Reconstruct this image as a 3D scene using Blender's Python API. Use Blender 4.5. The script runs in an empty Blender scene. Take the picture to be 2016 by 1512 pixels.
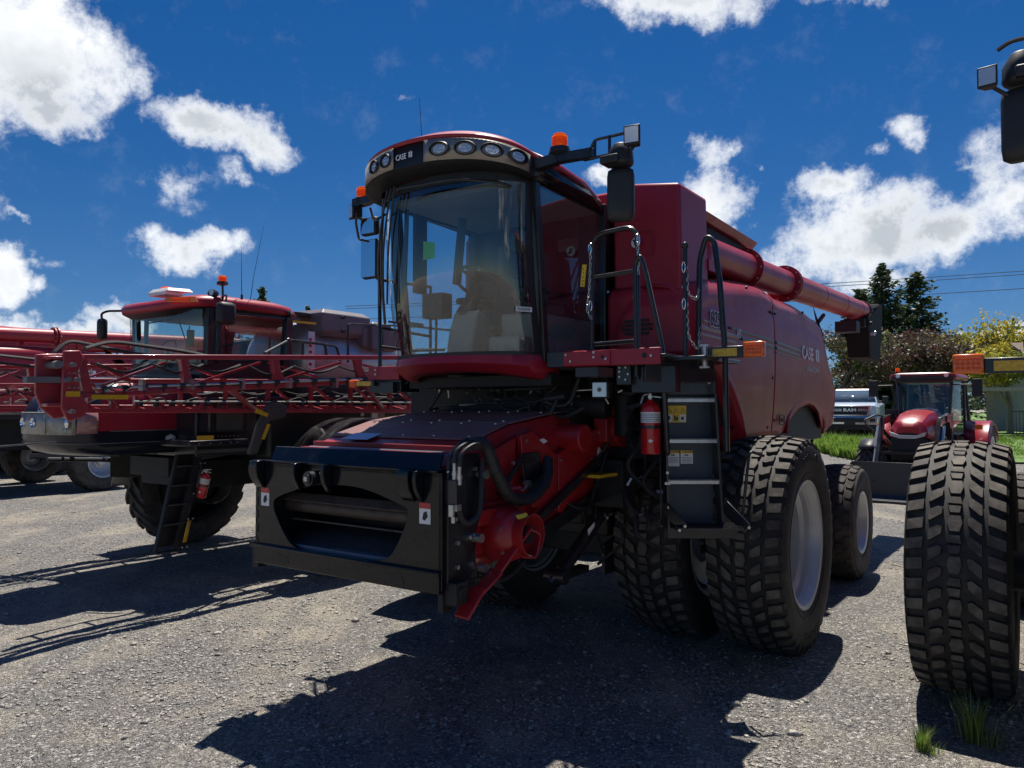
import bpy, bmesh, math, random
from mathutils import Vector, Matrix, Euler
R = math.radians
random.seed(7)
scene = bpy.context.scene
COL = scene.collection

# ------------------------------------------------------------ camera
FPX, CAMH = 1514.0, 2.2
cam_d = bpy.data.cameras.new('camera'); cam = bpy.data.objects.new('camera', cam_d); COL.objects.link(cam)
cam_d.sensor_width = 36.0; cam_d.lens = 36.0*FPX/2016.0
cam_d.clip_start = 0.1; cam_d.clip_end = 6000
cam.location = (0, 0, CAMH); cam.rotation_euler = (R(90)+math.atan(44/FPX), 0, 0)
scene.camera = cam
scene.render.resolution_x = 1024; scene.render.resolution_y = 768

# ------------------------------------------------------------ sun and sky
SUN = Vector((0.07, 0.36, 1.0)).normalized()
SUN_EL = math.asin(SUN.z); SUN_AZ = math.atan2(SUN.x, SUN.y)
sd = bpy.data.lights.new('sun', 'SUN'); sd.energy = 5.0; sd.angle = R(0.5); sd.color = (1.0, 0.95, 0.87)
so = bpy.data.objects.new('sun', sd); COL.objects.link(so)
so.rotation_euler = (-SUN).to_track_quat('-Z', 'Y').to_euler(); so.location = (8, 20, 40)
world = bpy.data.worlds.new('World'); scene.world = world; world.use_nodes = True
scene.view_settings.view_transform = 'Standard'; scene.view_settings.look = 'None'
scene.view_settings.gamma = 1; scene.view_settings.exposure = 0.42

def build_world():
    nt = world.node_tree; N = nt.nodes; L = nt.links; N.clear()
    out = N.new('ShaderNodeOutputWorld'); bg = N.new('ShaderNodeBackground'); L.new(bg.outputs[0], out.inputs[0])
    bg.inputs[1].default_value = 0.045
    world.cycles.sampling_method = 'MANUAL'; world.cycles.sample_map_resolution = 256
    sky = N.new('ShaderNodeTexSky'); sky.sky_type = 'NISHITA'; sky.sun_disc = False
    sky.sun_elevation = SUN_EL; sky.sun_rotation = SUN_AZ
    sky.air_density = 1.0; sky.dust_density = 0.25; sky.ozone_density = 2.5; sky.altitude = 800
    tc = N.new('ShaderNodeTexCoord')
    sv = N.new('ShaderNodeVectorMath'); sv.operation = 'MULTIPLY_ADD'; sv.inputs[1].default_value = (1, 1, .95); sv.inputs[2].default_value = (0, 0, .07); L.new(tc.outputs['Generated'], sv.inputs[0])
    sn = N.new('ShaderNodeVectorMath'); sn.operation = 'NORMALIZE'; L.new(sv.outputs[0], sn.inputs[0]); L.new(sn.outputs[0], sky.inputs['Vector'])
    hs = N.new('ShaderNodeHueSaturation'); hs.inputs['Saturation'].default_value = 1.42; hs.inputs['Value'].default_value = 1.22
    hs.inputs['Hue'].default_value = .508; L.new(sky.outputs[0], hs.inputs['Color'])
    # noise displaced direction
    n1 = N.new('ShaderNodeTexNoise'); n1.inputs['Scale'].default_value = 9; n1.inputs['Detail'].default_value = 6; n1.inputs['Roughness'].default_value = .62
    L.new(tc.outputs['Generated'], n1.inputs['Vector'])
    sub = N.new('ShaderNodeVectorMath'); sub.operation = 'SUBTRACT'; sub.inputs[1].default_value = (.5, .5, .5); L.new(n1.outputs['Color'], sub.inputs[0])
    scl = N.new('ShaderNodeVectorMath'); scl.operation = 'SCALE'; scl.inputs['Scale'].default_value = .10; L.new(sub.outputs[0], scl.inputs[0])
    add = N.new('ShaderNodeVectorMath'); add.operation = 'ADD'; L.new(tc.outputs['Generated'], add.inputs[0]); L.new(scl.outputs[0], add.inputs[1])
    # clouds: (direction given as azimuth tangent, elevation tangent), half sizes, tilt, strength
    P = math.atan(44/FPX)
    def direc(u, v):
        x = (u-1008)/FPX; z = -(v-756)/FPX
        return Vector((x, math.cos(P)-z*math.sin(P), math.sin(P)+z*math.cos(P))).normalized()
    clouds = [(25, 85, 190, 185, 0, 1.6), (90, 225, 95, 60, 10, 1.1), (415, 248, 142, 58, 14, 1.3), (510, 290, 85, 48, 25, 1.0), (352, 372, 80, 40, 0, .36), (478, 352, 55, 28, 20, .46),
              (392, 482, 105, 42, 0, 1.0), (10, 515, 58, 62, 0, 1.0), (85, 508, 45, 22, 20, .55), (72, 556, 28, 20, 0, .55), (45, 428, 36, 15, 25, .5), (165, 655, 130, 26, 0, .8), (5, 625, 60, 42, 0, .9), (240, 630, 70, 30, 0, .85),
              (1330, -12, 190, 72, 0, 1.3), (1690, 0, 110, 24, 0, .6), (1398, 308, 56, 46, -15, .85), (1420, 400, 80, 56, 10, 1.0), (1188, 352, 34, 24, 0, .9), (1455, 440, 32, 24, 0, .8),
              (1690, 480, 215, 100, -22, 1.15), (1830, 455, 200, 80, -14, 1.2), (1640, 385, 80, 46, -20, .8), (1965, 395, 100, 52, -40, .95), (1700, 545, 110, 40, 0, .9), (1560, 520, 70, 50, 0, .7),
              (1785, 258, 54, 28, -20, .5), (1712, 297, 40, 20, -20, .45), (1925, 322, 36, 18, -30, .4), (800, 203, 28, 14, 0, .38), (270, 140, 50, 40, 30, .42), (1512, 345, 16, 12, -30, .4), (1990, 690, 90, 46, -12, 1.1), (1860, 700, 120, 40, 0, .8),
              (2200, 300, 260, 120, 0, 1.2), (-350, 400, 300, 160, 0, 1.3), (900, -500, 400, 160, 0, 1.2), (2500, -200, 300, 160, 0, 1.2), (-700, -200, 300, 200, 0, 1.2)]
    last = None
    for (u, v, a, b, rot, w) in clouds:
        c = direc(u, v); dist = 1/(c.y)
        rt = Vector((1, 0, 0)); rt = (rt - c*rt.dot(c)).normalized(); up = c.cross(rt)*-1.0
        if up.z < 0: up = -up
        cr, sr = math.cos(R(-rot)), math.sin(R(-rot))
        ax = rt*cr+up*sr; ay = c.cross(ax)
        k = c.y
        d1 = N.new('ShaderNodeVectorMath'); d1.operation = 'DOT_PRODUCT'; d1.inputs[1].default_value = ax*(FPX/a/k); L.new(add.outputs[0], d1.inputs[0])
        d2 = N.new('ShaderNodeVectorMath'); d2.operation = 'DOT_PRODUCT'; d2.inputs[1].default_value = ay*(FPX/b/k); L.new(add.outputs[0], d2.inputs[0])
        cb = N.new('ShaderNodeCombineXYZ'); L.new(d1.outputs['Value'], cb.inputs[0]); L.new(d2.outputs['Value'], cb.inputs[1])
        ln = N.new('ShaderNodeVectorMath'); ln.operation = 'LENGTH'; L.new(cb.outputs[0], ln.inputs[0])
        mr = N.new('ShaderNodeMath'); mr.operation = 'MULTIPLY_ADD'; mr.inputs[1].default_value = -w*1.02; mr.inputs[2].default_value = w*1.16; L.new(ln.outputs['Value'], mr.inputs[0])
        if last is None: last = mr
        else:
            mx = N.new('ShaderNodeMath'); mx.operation = 'MAXIMUM'; L.new(last.outputs[0], mx.inputs[0]); L.new(mr.outputs[0], mx.inputs[1]); last = mx
    # generic clouds for the half of the sky behind the photographer
    nb = N.new('ShaderNodeTexNoise'); nb.inputs['Scale'].default_value = 2.6; nb.inputs['Detail'].default_value = 5; L.new(tc.outputs['Generated'], nb.inputs['Vector'])
    sep = N.new('ShaderNodeSeparateXYZ'); L.new(tc.outputs['Generated'], sep.inputs[0])
    bm = N.new('ShaderNodeMapRange'); bm.inputs[1].default_value = -.1; bm.inputs[2].default_value = -.4; L.new(sep.outputs['Y'], bm.inputs[0])
    nb2 = N.new('ShaderNodeMath'); nb2.operation = 'MULTIPLY_ADD'; nb2.inputs[1].default_value = 4.0; nb2.inputs[2].default_value = -2.25; L.new(nb.outputs['Fac'], nb2.inputs[0])
    nb3 = N.new('ShaderNodeMath'); nb3.operation = 'MULTIPLY'; L.new(nb2.outputs[0], nb3.inputs[0]); L.new(bm.outputs[0], nb3.inputs[1])
    mx = N.new('ShaderNodeMath'); mx.operation = 'MAXIMUM'; L.new(last.outputs[0], mx.inputs[0]); L.new(nb3.outputs[0], mx.inputs[1]); last = mx
    n2 = N.new('ShaderNodeTexNoise'); n2.inputs['Scale'].default_value = 21; n2.inputs['Detail'].default_value = 9; n2.inputs['Roughness'].default_value = .68; n2.inputs['Distortion'].default_value = .0
    L.new(tc.outputs['Generated'], n2.inputs['Vector'])
    e = N.new('ShaderNodeMath'); e.operation = 'MULTIPLY_ADD'; e.inputs[1].default_value = 2.5; e.inputs[2].default_value = -1.29; L.new(n2.outputs['Fac'], e.inputs[0])
    tot = N.new('ShaderNodeMath'); tot.operation = 'ADD'; L.new(last.outputs[0], tot.inputs[0]); L.new(e.outputs[0], tot.inputs[1])
    dens = N.new('ShaderNodeMapRange'); dens.interpolation_type = 'SMOOTHSTEP'; dens.inputs[1].default_value = -.03; dens.inputs[2].default_value = .95; L.new(tot.outputs[0], dens.inputs[0])
    gate = N.new('ShaderNodeMapRange'); gate.inputs[1].default_value = -.02; gate.inputs[2].default_value = .22; L.new(last.outputs[0], gate.inputs[0])
    dm = N.new('ShaderNodeMath'); dm.operation = 'MULTIPLY'; L.new(dens.outputs[0], dm.inputs[0]); L.new(gate.outputs[0], dm.inputs[1])
    # thick middles are greyer
    n3 = N.new('ShaderNodeTexNoise'); n3.inputs['Scale'].default_value = 7; n3.inputs['Detail'].default_value = 5; L.new(tc.outputs['Generated'], n3.inputs['Vector'])
    th = N.new('ShaderNodeMapRange'); th.inputs[1].default_value = .35; th.inputs[2].default_value = 1.15; L.new(tot.outputs[0], th.inputs[0])
    t3 = N.new('ShaderNodeMapRange'); t3.inputs[1].default_value = .34; t3.inputs[2].default_value = .60; L.new(n3.outputs['Fac'], t3.inputs[0])
    tm = N.new('ShaderNodeMath'); tm.operation = 'MULTIPLY'; L.new(th.outputs[0], tm.inputs[0]); L.new(t3.outputs[0], tm.inputs[1])
    cc = N.new('ShaderNodeMixRGB'); cc.inputs[1].default_value = (19.0, 19.4, 19.8, 1); cc.inputs[2].default_value = (9.0, 9.8, 10.8, 1); L.new(tm.outputs[0], cc.inputs[0])
    mix = N.new('ShaderNodeMixRGB'); L.new(dm.outputs[0], mix.inputs[0]); L.new(hs.outputs[0], mix.inputs[1]); L.new(cc.outputs[0], mix.inputs[2])
    L.new(mix.outputs[0], bg.inputs[0])
build_world()

# ------------------------------------------------------------ mesh helpers
class MB:
    def __init__(s): s.v = []; s.f = []; s.sm = []; s.mi = []; s.m = 0
    def add(s, vs, fs, smooth=False):
        o = len(s.v); s.v += [tuple(v) for v in vs]
        for f in fs: s.f.append(tuple(i+o for i in f)); s.sm.append(smooth); s.mi.append(s.m)
        return s
    def box(s, x0, x1, y0, y1, z0, z1):
        vs = [(x0,y0,z0),(x1,y0,z0),(x1,y1,z0),(x0,y1,z0),(x0,y0,z1),(x1,y0,z1),(x1,y1,z1),(x0,y1,z1)]
        return s.add(vs, [(0,3,2,1),(4,5,6,7),(0,1,5,4),(1,2,6,5),(2,3,7,6),(3,0,4,7)])
    def hexa(s, lo, hi):
        return s.add(list(lo)+list(hi), [(0,3,2,1),(4,5,6,7),(0,1,5,4),(1,2,6,5),(2,3,7,6),(3,0,4,7)])
    def beam(s, p0, p1, w, h, up=(0,0,1)):
        p0 = Vector(p0); p1 = Vector(p1); d = (p1-p0).normalized(); up = Vector(up)
        a = d.cross(up)
        if a.length < 1e-4: a = d.cross(Vector((1,0,0)))
        a.normalize(); b = a.cross(d)
        a *= w/2; b *= h/2
        return s.hexa([p0-a-b, p0+a-b, p0+a+b, p0-a+b], [p1-a-b, p1+a-b, p1+a+b, p1-a+b])
    def rings(s, rings, closed=True, caps=True, smooth=True):
        n = len(rings[0]); vs = [p for r in rings for p in r]; fs = []
        for i in range(len(rings)-1):
            for j in range(n if closed else n-1):
                k = (j+1) % n
                fs.append((i*n+j, i*n+k, (i+1)*n+k, (i+1)*n+j))
        s.add(vs, fs, smooth)
        if caps and closed:
            s.add(rings[0], [tuple(range(n))[::-1]]); s.add(rings[-1], [tuple(range(n))])
        return s
    def tube(s, pts, r, n=10, fil=0.0, closed=False):
        P = [Vector(p) for p in pts]
        if fil: P = fillet(P, fil, closed)
        m = len(P); rg = []; a0 = None
        for i in range(m):
            if closed: d = (P[(i+1) % m]-P[i-1])
            else: d = (P[min(i+1, m-1)]-P[max(i-1, 0)])
            d.normalize()
            if a0 is None:
                a0 = d.cross(Vector((0,0,1)))
                if a0.length < .05: a0 = d.cross(Vector((1,0,0)))
            a0 = (a0-d*a0.dot(d)).normalized(); b = d.cross(a0)
            rr = r[i] if isinstance(r, (list, tuple)) else r
            rg.append([P[i]+a0*(rr*math.cos(2*math.pi*k/n))+b*(rr*math.sin(2*math.pi*k/n)) for k in range(n)])
        if closed: rg.append(rg[0]); return s.rings(rg, True, False)
        return s.rings(rg)
    def cyl(s, p0, p1, r0, r1=None, n=20):
        return s.tube([p0, p1], [r0, r0 if r1 is None else r1], n)
    def lathe(s, prof, o=(0,0,0), ax='x', n=32, caps=True, smooth=True):
        o = Vector(o); rg = []
        for (a, r) in prof:
            ring = []
            for k in range(n):
                t = 2*math.pi*k/n; c, q = r*math.cos(t), r*math.sin(t)
                ring.append(o+Vector({'x': (a, c, q), 'y': (c, a, q), 'z': (c, q, a)}[ax]))
            rg.append(ring)
        return s.rings(rg, True, caps, smooth)
    def prism(s, poly, ax, d0, d1):
        def m(p, d): return {'x': (d, p[0], p[1]), 'y': (p[0], d, p[1]), 'z': (p[0], p[1], d)}[ax]
        n = len(poly); vs = [m(p, d0) for p in poly]+[m(p, d1) for p in poly]
        fs = [tuple(range(n)), tuple(range(n, 2*n))[::-1]]+[(i, i+n, (i+1) % n+n, (i+1) % n) for i in range(n)]
        return s.add(vs, fs)
    def plate(s, pts, th):
        P = [Vector(p) for p in pts]; nn = Vector((0,0,0))
        for i in range(len(P)): nn += (P[i]-P[0]).cross(P[(i+1) % len(P)]-P[0])
        nn.normalize(); n = len(P); Q = [p+nn*th for p in P]
        return s.add(P+Q, [tuple(range(n))[::-1], tuple(range(n, 2*n))]+[(i, (i+1) % n, (i+1) % n+n, i+n) for i in range(n)])
    def ringplate(s, outer, inner, ax, d0, d1):
        def m(p, d): return {'x': (d, p[0], p[1]), 'y': (p[0], d, p[1]), 'z': (p[0], p[1], d)}[ax]
        n = len(outer); vs = [m(p, d0) for p in outer]+[m(p, d0) for p in inner]+[m(p, d1) for p in outer]+[m(p, d1) for p in inner]; fs = []
        for i in range(n):
            k = (i+1) % n
            fs += [(i, k, n+k, n+i), (2*n+i, 3*n+i, 3*n+k, 2*n+k), (i, 2*n+i, 2*n+k, k), (n+i, n+k, 3*n+k, 3*n+i)]
        return s.add(vs, fs)
    def grid(s, G, smooth=True):
        return s.rings(G, False, False, smooth)
    def ball(s, c, r, n=12, sc=(1,1,1)):
        rg = []
        for i in range(1, n//2):
            t = math.pi*i/(n//2)
            rg.append([(c[0]+r*sc[0]*math.sin(t)*math.cos(2*math.pi*k/n), c[1]+r*sc[1]*math.sin(t)*math.sin(2*math.pi*k/n), c[2]-r*sc[2]*math.cos(t)) for k in range(n)])
        return s.rings(rg)
    def bolt(s, p, ax, r=.012, h=.01):
        p = Vector(p); d = {'x': Vector((1,0,0)), 'y': Vector((0,1,0)), 'z': Vector((0,0,1)), '-y': Vector((0,-1,0))}[ax]
        return s.tube([p, p+d*h], r, 6)

def fillet(P, rad, closed=False, seg=5):
    out = []; m = len(P)
    for i in range(m):
        if not closed and i in (0, m-1): out.append(P[i]); continue
        a, b, c = P[i-1], P[i], P[(i+1) % m]
        u = a-b; w = c-b; k = min(rad, u.length*.49, w.length*.49)
        p, q = b+u.normalized()*k, b+w.normalized()*k
        for j in range(seg+1):
            t = j/seg; out.append(p*(1-t)**2+b*(2*t*(1-t))+q*t*t)
    return out

XF = None
def obj(name, mb, mat, parent=None, bevel=0, ang=35, solid=0, loc=None):
    if XF: mb.v = [XF(v) for v in mb.v]
    me = bpy.data.meshes.new(name); me.from_pydata(mb.v, [], mb.f)
    me.polygons.foreach_set('use_smooth', [True]*len(me.polygons) if bevel else mb.sm)
    me.polygons.foreach_set('material_index', mb.mi)
    bm = bmesh.new(); bm.from_mesh(me); bmesh.ops.remove_doubles(bm, verts=bm.verts, dist=1e-5)
    bmesh.ops.recalc_face_normals(bm, faces=bm.faces); bm.to_mesh(me); bm.free()
    try: me.set_sharp_from_angle(angle=R(ang))
    except Exception: pass
    for m_ in (mat if isinstance(mat, (list, tuple)) else [mat]): me.materials.append(m_)
    o = bpy.data.objects.new(name, me); COL.objects.link(o)
    if parent: o.parent = parent
    if loc: o.location = loc
    if solid:
        md = o.modifiers.new('solid', 'SOLIDIFY'); md.thickness = solid; md.offset = -1
    if bevel:
        md = o.modifiers.new('bevel', 'BEVEL'); md.width = bevel; md.segments = 2; md.limit_method = 'ANGLE'; md.angle_limit = R(40); md.harden_normals = False
    return o

def pieces(name, mb, mat, parent=None, **kw):
    # one object for every loose piece of the mesh
    par = list(range(len(mb.v)))
    def find(i):
        while par[i] != i: par[i] = par[par[i]]; i = par[i]
        return i
    for f in mb.f:
        for k in f[1:]: par[find(k)] = find(f[0])
    groups = {}
    for fi, f in enumerate(mb.f): groups.setdefault(find(f[0]), []).append(fi)
    out = []
    for g in groups.values():
        m = MB(); idx = {}
        for fi in g:
            t = []
            for k in mb.f[fi]:
                if k not in idx: idx[k] = len(m.v); m.v.append(mb.v[k])
                t.append(idx[k])
            m.f.append(tuple(t)); m.sm.append(mb.sm[fi]); m.mi.append(mb.mi[fi])
        out.append(obj(name, m, mat, parent, **kw))
    return out
def empty(name, loc=(0,0,0), rz=0, parent=None):
    o = bpy.data.objects.new(name, None); COL.objects.link(o); o.location = loc; o.rotation_euler = (0,0,rz)
    if parent: o.parent = parent
    return o
def tag(o, label=None, cat=None, group=None, kind=None):
    if label: o['label'] = label
    if cat: o['category'] = cat
    if group: o['group'] = group
    if kind: o['kind'] = kind
    return o
def copy_tree(o, parent=None):
    c = o.copy(); COL.objects.link(c)
    if parent: c.parent = parent
    for ch in list(o.children): copy_tree(ch, c)
    return c
def text(name, s, size, mat, parent, M, shear=0, off=0, ext=.001, sx=1, align='LEFT'):
    cu = bpy.data.curves.new(name, 'FONT'); cu.body = s; cu.size = size; cu.shear = shear; cu.offset = off; cu.extrude = ext; cu.align_x = align; cu.resolution_u = 3
    t = bpy.data.objects.new(name+'_c', cu); COL.objects.link(t)
    dg = bpy.context.evaluated_depsgraph_get(); me = bpy.data.meshes.new_from_object(t.evaluated_get(dg))
    bpy.data.objects.remove(t); me.transform(M @ Matrix.Diagonal((sx, 1, 1, 1))); me.materials.clear(); me.materials.append(mat)
    me.name = name; o = bpy.data.objects.new(name, me); COL.objects.link(o)
    if parent: o.parent = parent
    return o
def frame3(o, x, y):
    x = Vector(x).normalized(); y = Vector(y); y = (y-x*y.dot(x)).normalized(); z = x.cross(y)
    M = Matrix((x, y, z)).transposed().to_4x4(); M.translation = Vector(o); return M

# ------------------------------------------------------------ materials
def mat(name, col, rough=.5, metal=0, coat=0, spec=.5, noise=None, bump=None, trans=None, rvar=0):
    m = bpy.data.materials.new(name); m.use_nodes = True; nt = m.node_tree; b = nt.nodes['Principled BSDF']
    b.inputs['Base Color'].default_value = (*col, 1); b.inputs['Roughness'].default_value = rough; b.inputs['Metallic'].default_value = metal
    b.inputs['Coat Weight'].default_value = coat; b.inputs['Coat Roughness'].default_value = .06; b.inputs['Specular IOR Level'].default_value = spec
    tc = nt.nodes.new('ShaderNodeTexCoord')
    if noise:   # (scale, other colour, low, high)
        sc, c2, lo, hi = noise
        n = nt.nodes.new('ShaderNodeTexNoise'); n.inputs['Scale'].default_value = sc; n.inputs['Detail'].default_value = 7; n.inputs['Roughness'].default_value = .65
        nt.links.new(tc.outputs['Object'], n.inputs['Vector'])
        mr = nt.nodes.new('ShaderNodeMapRange'); mr.inputs[1].default_value = lo; mr.inputs[2].default_value = hi; nt.links.new(n.outputs['Fac'], mr.inputs[0])
        mx = nt.nodes.new('ShaderNodeMixRGB'); mx.inputs[1].default_value = (*col, 1); mx.inputs[2].default_value = (*c2, 1)
        nt.links.new(mr.outputs[0], mx.inputs[0]); nt.links.new(mx.outputs[0], b.inputs['Base Color'])
        if rvar:
            r2 = nt.nodes.new('ShaderNodeMapRange'); r2.inputs[3].default_value = rough; r2.inputs[4].default_value = min(1, rough+rvar); nt.links.new(mr.outputs[0], r2.inputs[0]); nt.links.new(r2.outputs[0], b.inputs['Roughness'])
    if bump:
        sc, st, dist = bump
        n = nt.nodes.new('ShaderNodeTexNoise'); n.inputs['Scale'].default_value = sc; n.inputs['Detail'].default_value = 5
        nt.links.new(tc.outputs['Object'], n.inputs['Vector'])
        bp = nt.nodes.new('ShaderNodeBump'); bp.inputs['Strength'].default_value = st; bp.inputs['Distance'].default_value = dist
        nt.links.new(n.outputs['Fac'], bp.inputs['Height']); nt.links.new(bp.outputs[0], b.inputs['Normal'])
    return m
def glass(name, tint, refl=1.0, rough=.0, base=.085):
    m = bpy.data.materials.new(name); m.use_nodes = True; nt = m.node_tree; nt.nodes.clear()
    out = nt.nodes.new('ShaderNodeOutputMaterial'); t = nt.nodes.new('ShaderNodeBsdfTransparent'); t.inputs[0].default_value = (*tint, 1)
    g = nt.nodes.new('ShaderNodeBsdfGlossy'); g.inputs['Roughness'].default_value = rough; g.inputs[0].default_value = (refl, refl, refl, 1)
    ge = nt.nodes.new('ShaderNodeNewGeometry'); dp = nt.nodes.new('ShaderNodeVectorMath'); dp.operation = 'DOT_PRODUCT'; nt.links.new(ge.outputs['Normal'], dp.inputs[0]); nt.links.new(ge.outputs['Incoming'], dp.inputs[1])
    ab = nt.nodes.new('ShaderNodeMath'); ab.operation = 'ABSOLUTE'; nt.links.new(dp.outputs['Value'], ab.inputs[0])
    om = nt.nodes.new('ShaderNodeMath'); om.operation = 'SUBTRACT'; om.inputs[0].default_value = 1; nt.links.new(ab.outputs[0], om.inputs[1])
    pw = nt.nodes.new('ShaderNodeMath'); pw.operation = 'POWER'; pw.inputs[1].default_value = 4.6; nt.links.new(om.outputs[0], pw.inputs[0])
    f = nt.nodes.new('ShaderNodeMath'); f.operation = 'MULTIPLY_ADD'; f.inputs[1].default_value = .9; f.inputs[2].default_value = base; f.use_clamp = True; nt.links.new(pw.outputs[0], f.inputs[0])
    mx = nt.nodes.new('ShaderNodeMixShader'); nt.links.new(f.outputs[0], mx.inputs[0]); nt.links.new(t.outputs[0], mx.inputs[1]); nt.links.new(g.outputs[0], mx.inputs[2])
    nt.links.new(mx.outputs[0], out.inputs[0]); return m

RED = mat('red_paint', (.35, .011, .028), .40, 0, .08, .5, noise=(1.6, (.29, .020, .036), .42, .75), bump=(3.0, .03, .02), rvar=.12)
REDD = mat('dusty_red_paint', (.29, .018, .026), .42, 0, .25, .5, noise=(4, (.20, .05, .045), .5, .85), rvar=.3)
REDF = mat('feeder_red_paint', (.34, .010, .014), .40, 0, .2, .5, noise=(5, (.20, .035, .03), .5, .9), rvar=.3)
DUSTRED = mat('dust_covered_steel', (.20, .13, .12), .5, 0, 0, .5, noise=(3, (.24, .08, .075), .35, .7), rvar=.2)
BLACK = mat('black_paint', (.012, .013, .016), .33, 0, .3, .5, noise=(6, (.035, .034, .032), .5, .85), rvar=.3)
BLACKG = mat('gloss_black_paint', (.006, .007, .010), .20, 0, .22, .3, noise=(5, (.022, .020, .018), .55, .9), rvar=.25)
BLKPL = mat('black_plastic', (.018, .019, .021), .5, noise=(8, (.035, .035, .035), .5, .9))
DARK = mat('dark_machinery', (.010, .011, .012), .6, noise=(7, (.03, .028, .026), .45, .9), bump=(30, .3, .01))
DUSTHAZEBLK = mat('dusty_hazed_black_steel', (.05, .047, .043), .55, noise=(5, (.09, .082, .072), .4, .8), rvar=.2)
RUBBER = mat('tyre_rubber', (.020, .019, .018), .72, noise=(5, (.075, .066, .054), .48, .80), bump=(60, .25, .004))
BLOCKT = mat('worn_tread_rubber', (.055, .048, .042), .8, noise=(7, (.17, .15, .12), .42, .70), bump=(50, .3, .004))
RUBBERD = mat('dry_muddy_tyre_rubber', (.045, .041, .037), .85, noise=(6, (.12, .108, .09), .42, .72), bump=(50, .3, .004))
HOSE = mat('hose_rubber', (.02, .021, .023), .55, bump=(60, .5, .004))
STEEL = mat('zinc_steel', (.55, .55, .53), .35, .9, noise=(20, (.35, .34, .32), .5, .8))
RIM = mat('silver_rim_paint', (.56, .57, .59), .42, .35, noise=(3, (.42, .42, .42), .5, .85))
CHROME = mat('chrome', (.75, .76, .78), .1, 1)
MIRROR = mat('mirror_glass', (.85, .87, .9), .02, 1)
BEIGE = mat('champagne_bezel', (.33, .30, .26), .3, .4, noise=(9, (.24, .22, .19), .45, .8))
WHITE = mat('white_decal', (.78, .78, .76), .4)
SILV = mat('silver_decal', (.50, .47, .44), .35, .2)
STRIPE = mat('charcoal_decal', (.045, .03, .035), .35)
TAUPE = mat('taupe_decal', (.30, .22, .19), .35)
YEL = mat('yellow_decal', (.78, .52, .02), .35)
YELR = mat('amber_reflector', (.62, .34, .015), .3, noise=(60, (.75, .48, .05), .45, .6))
GREYT = mat('grey_text', (.18, .18, .18), .5)
INK = mat('black_ink', (.01, .01, .01), .5)
BLUEW = mat('pale_blue_film', (.30, .42, .62), .35)
GREEN = mat('green_sticker', (.12, .45, .07), .4)
EXRED = mat('extinguisher_red', (.50, .008, .016), .25, 0, .5)
SEAT = mat('grey_seat_fabric', (.09, .09, .095), .9, bump=(150, .3, .002))
TRIM = mat('beige_cab_trim', (.22, .21, .19), .6, noise=(3, (.27, .25, .22), .4, .7))
CABD = mat('dark_cab_trim', (.035, .035, .037), .6)
LENSC = mat('clear_lamp_lens', (.68, .70, .72), .15, .5, .6)
LENSA = mat('amber_lamp_lens', (.85, .16, .008), .2, 0, .6)
def amber():
    m = mat('amber_beacon_lens', (.98, .26, .01), .2, 0, .5); b = m.node_tree.nodes['Principled BSDF']
    b.inputs['Transmission Weight'].default_value = .25
    b.inputs['Subsurface Weight'].default_value = 0
    nt = m.node_tree; t = nt.nodes.new('ShaderNodeBsdfTranslucent'); t.inputs[0].default_value = (1, .28, .01, 1)
    mx = nt.nodes.new('ShaderNodeMixShader'); mx.inputs[0].default_value = .6; out = nt.nodes['Material Output']
    nt.links.new(b.outputs[0], mx.inputs[1]); nt.links.new(t.outputs[0], mx.inputs[2]); nt.links.new(mx.outputs[0], out.inputs[0]); return m
AMBER = amber()
GREYPL = mat('grey_poly_tank', (.19, .17, .18), .45, noise=(2.5, (.15, .14, .15), .4, .7))
TANKS = mat('stainless_tank', (.55, .55, .55), .34, .6, noise=(2, (.36, .36, .37), .45, .7))
TEAL = mat('dark_blue_belt', (.016, .022, .04), .5, noise=(40, (.05, .05, .05), .4, .7))
WS = glass('windshield_glass', (.84, .97, .95), base=.11); DOORG = glass('door_glass', (.62, .80, .86), base=.2); GLS = glass('clear_glass', (.78, .88, .86))
# ------------------------------------------------------------ tyres and wheels (axis along X, centred at the hub, outer face towards +X)
def block(mb, P, poly, h, inset=.006, drop=.012):
    # poly in (s metres along the tread, t metres across), P(s, t, dr) -> point
    cs = sum(p[0] for p in poly)/len(poly); ct = sum(p[1] for p in poly)/len(poly)
    n = len(poly); top = []; bot = []
    for (s, t) in poly:
        ds, dt = s-cs, t-ct; l = math.hypot(ds, dt)
        top.append(P(s-ds/l*inset, t-dt/l*inset, h)); bot.append(P(s, t, -drop))
    mid = P(cs, ct, h)
    o = top+bot+[mid]
    mb.m = 1; mb.add(o, [(i, (i+1) % n, 2*n) for i in range(n)]); mb.m = 0
    mb.add(o, [(i, i+n, (i+1) % n+n, (i+1) % n) for i in range(n)])

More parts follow.
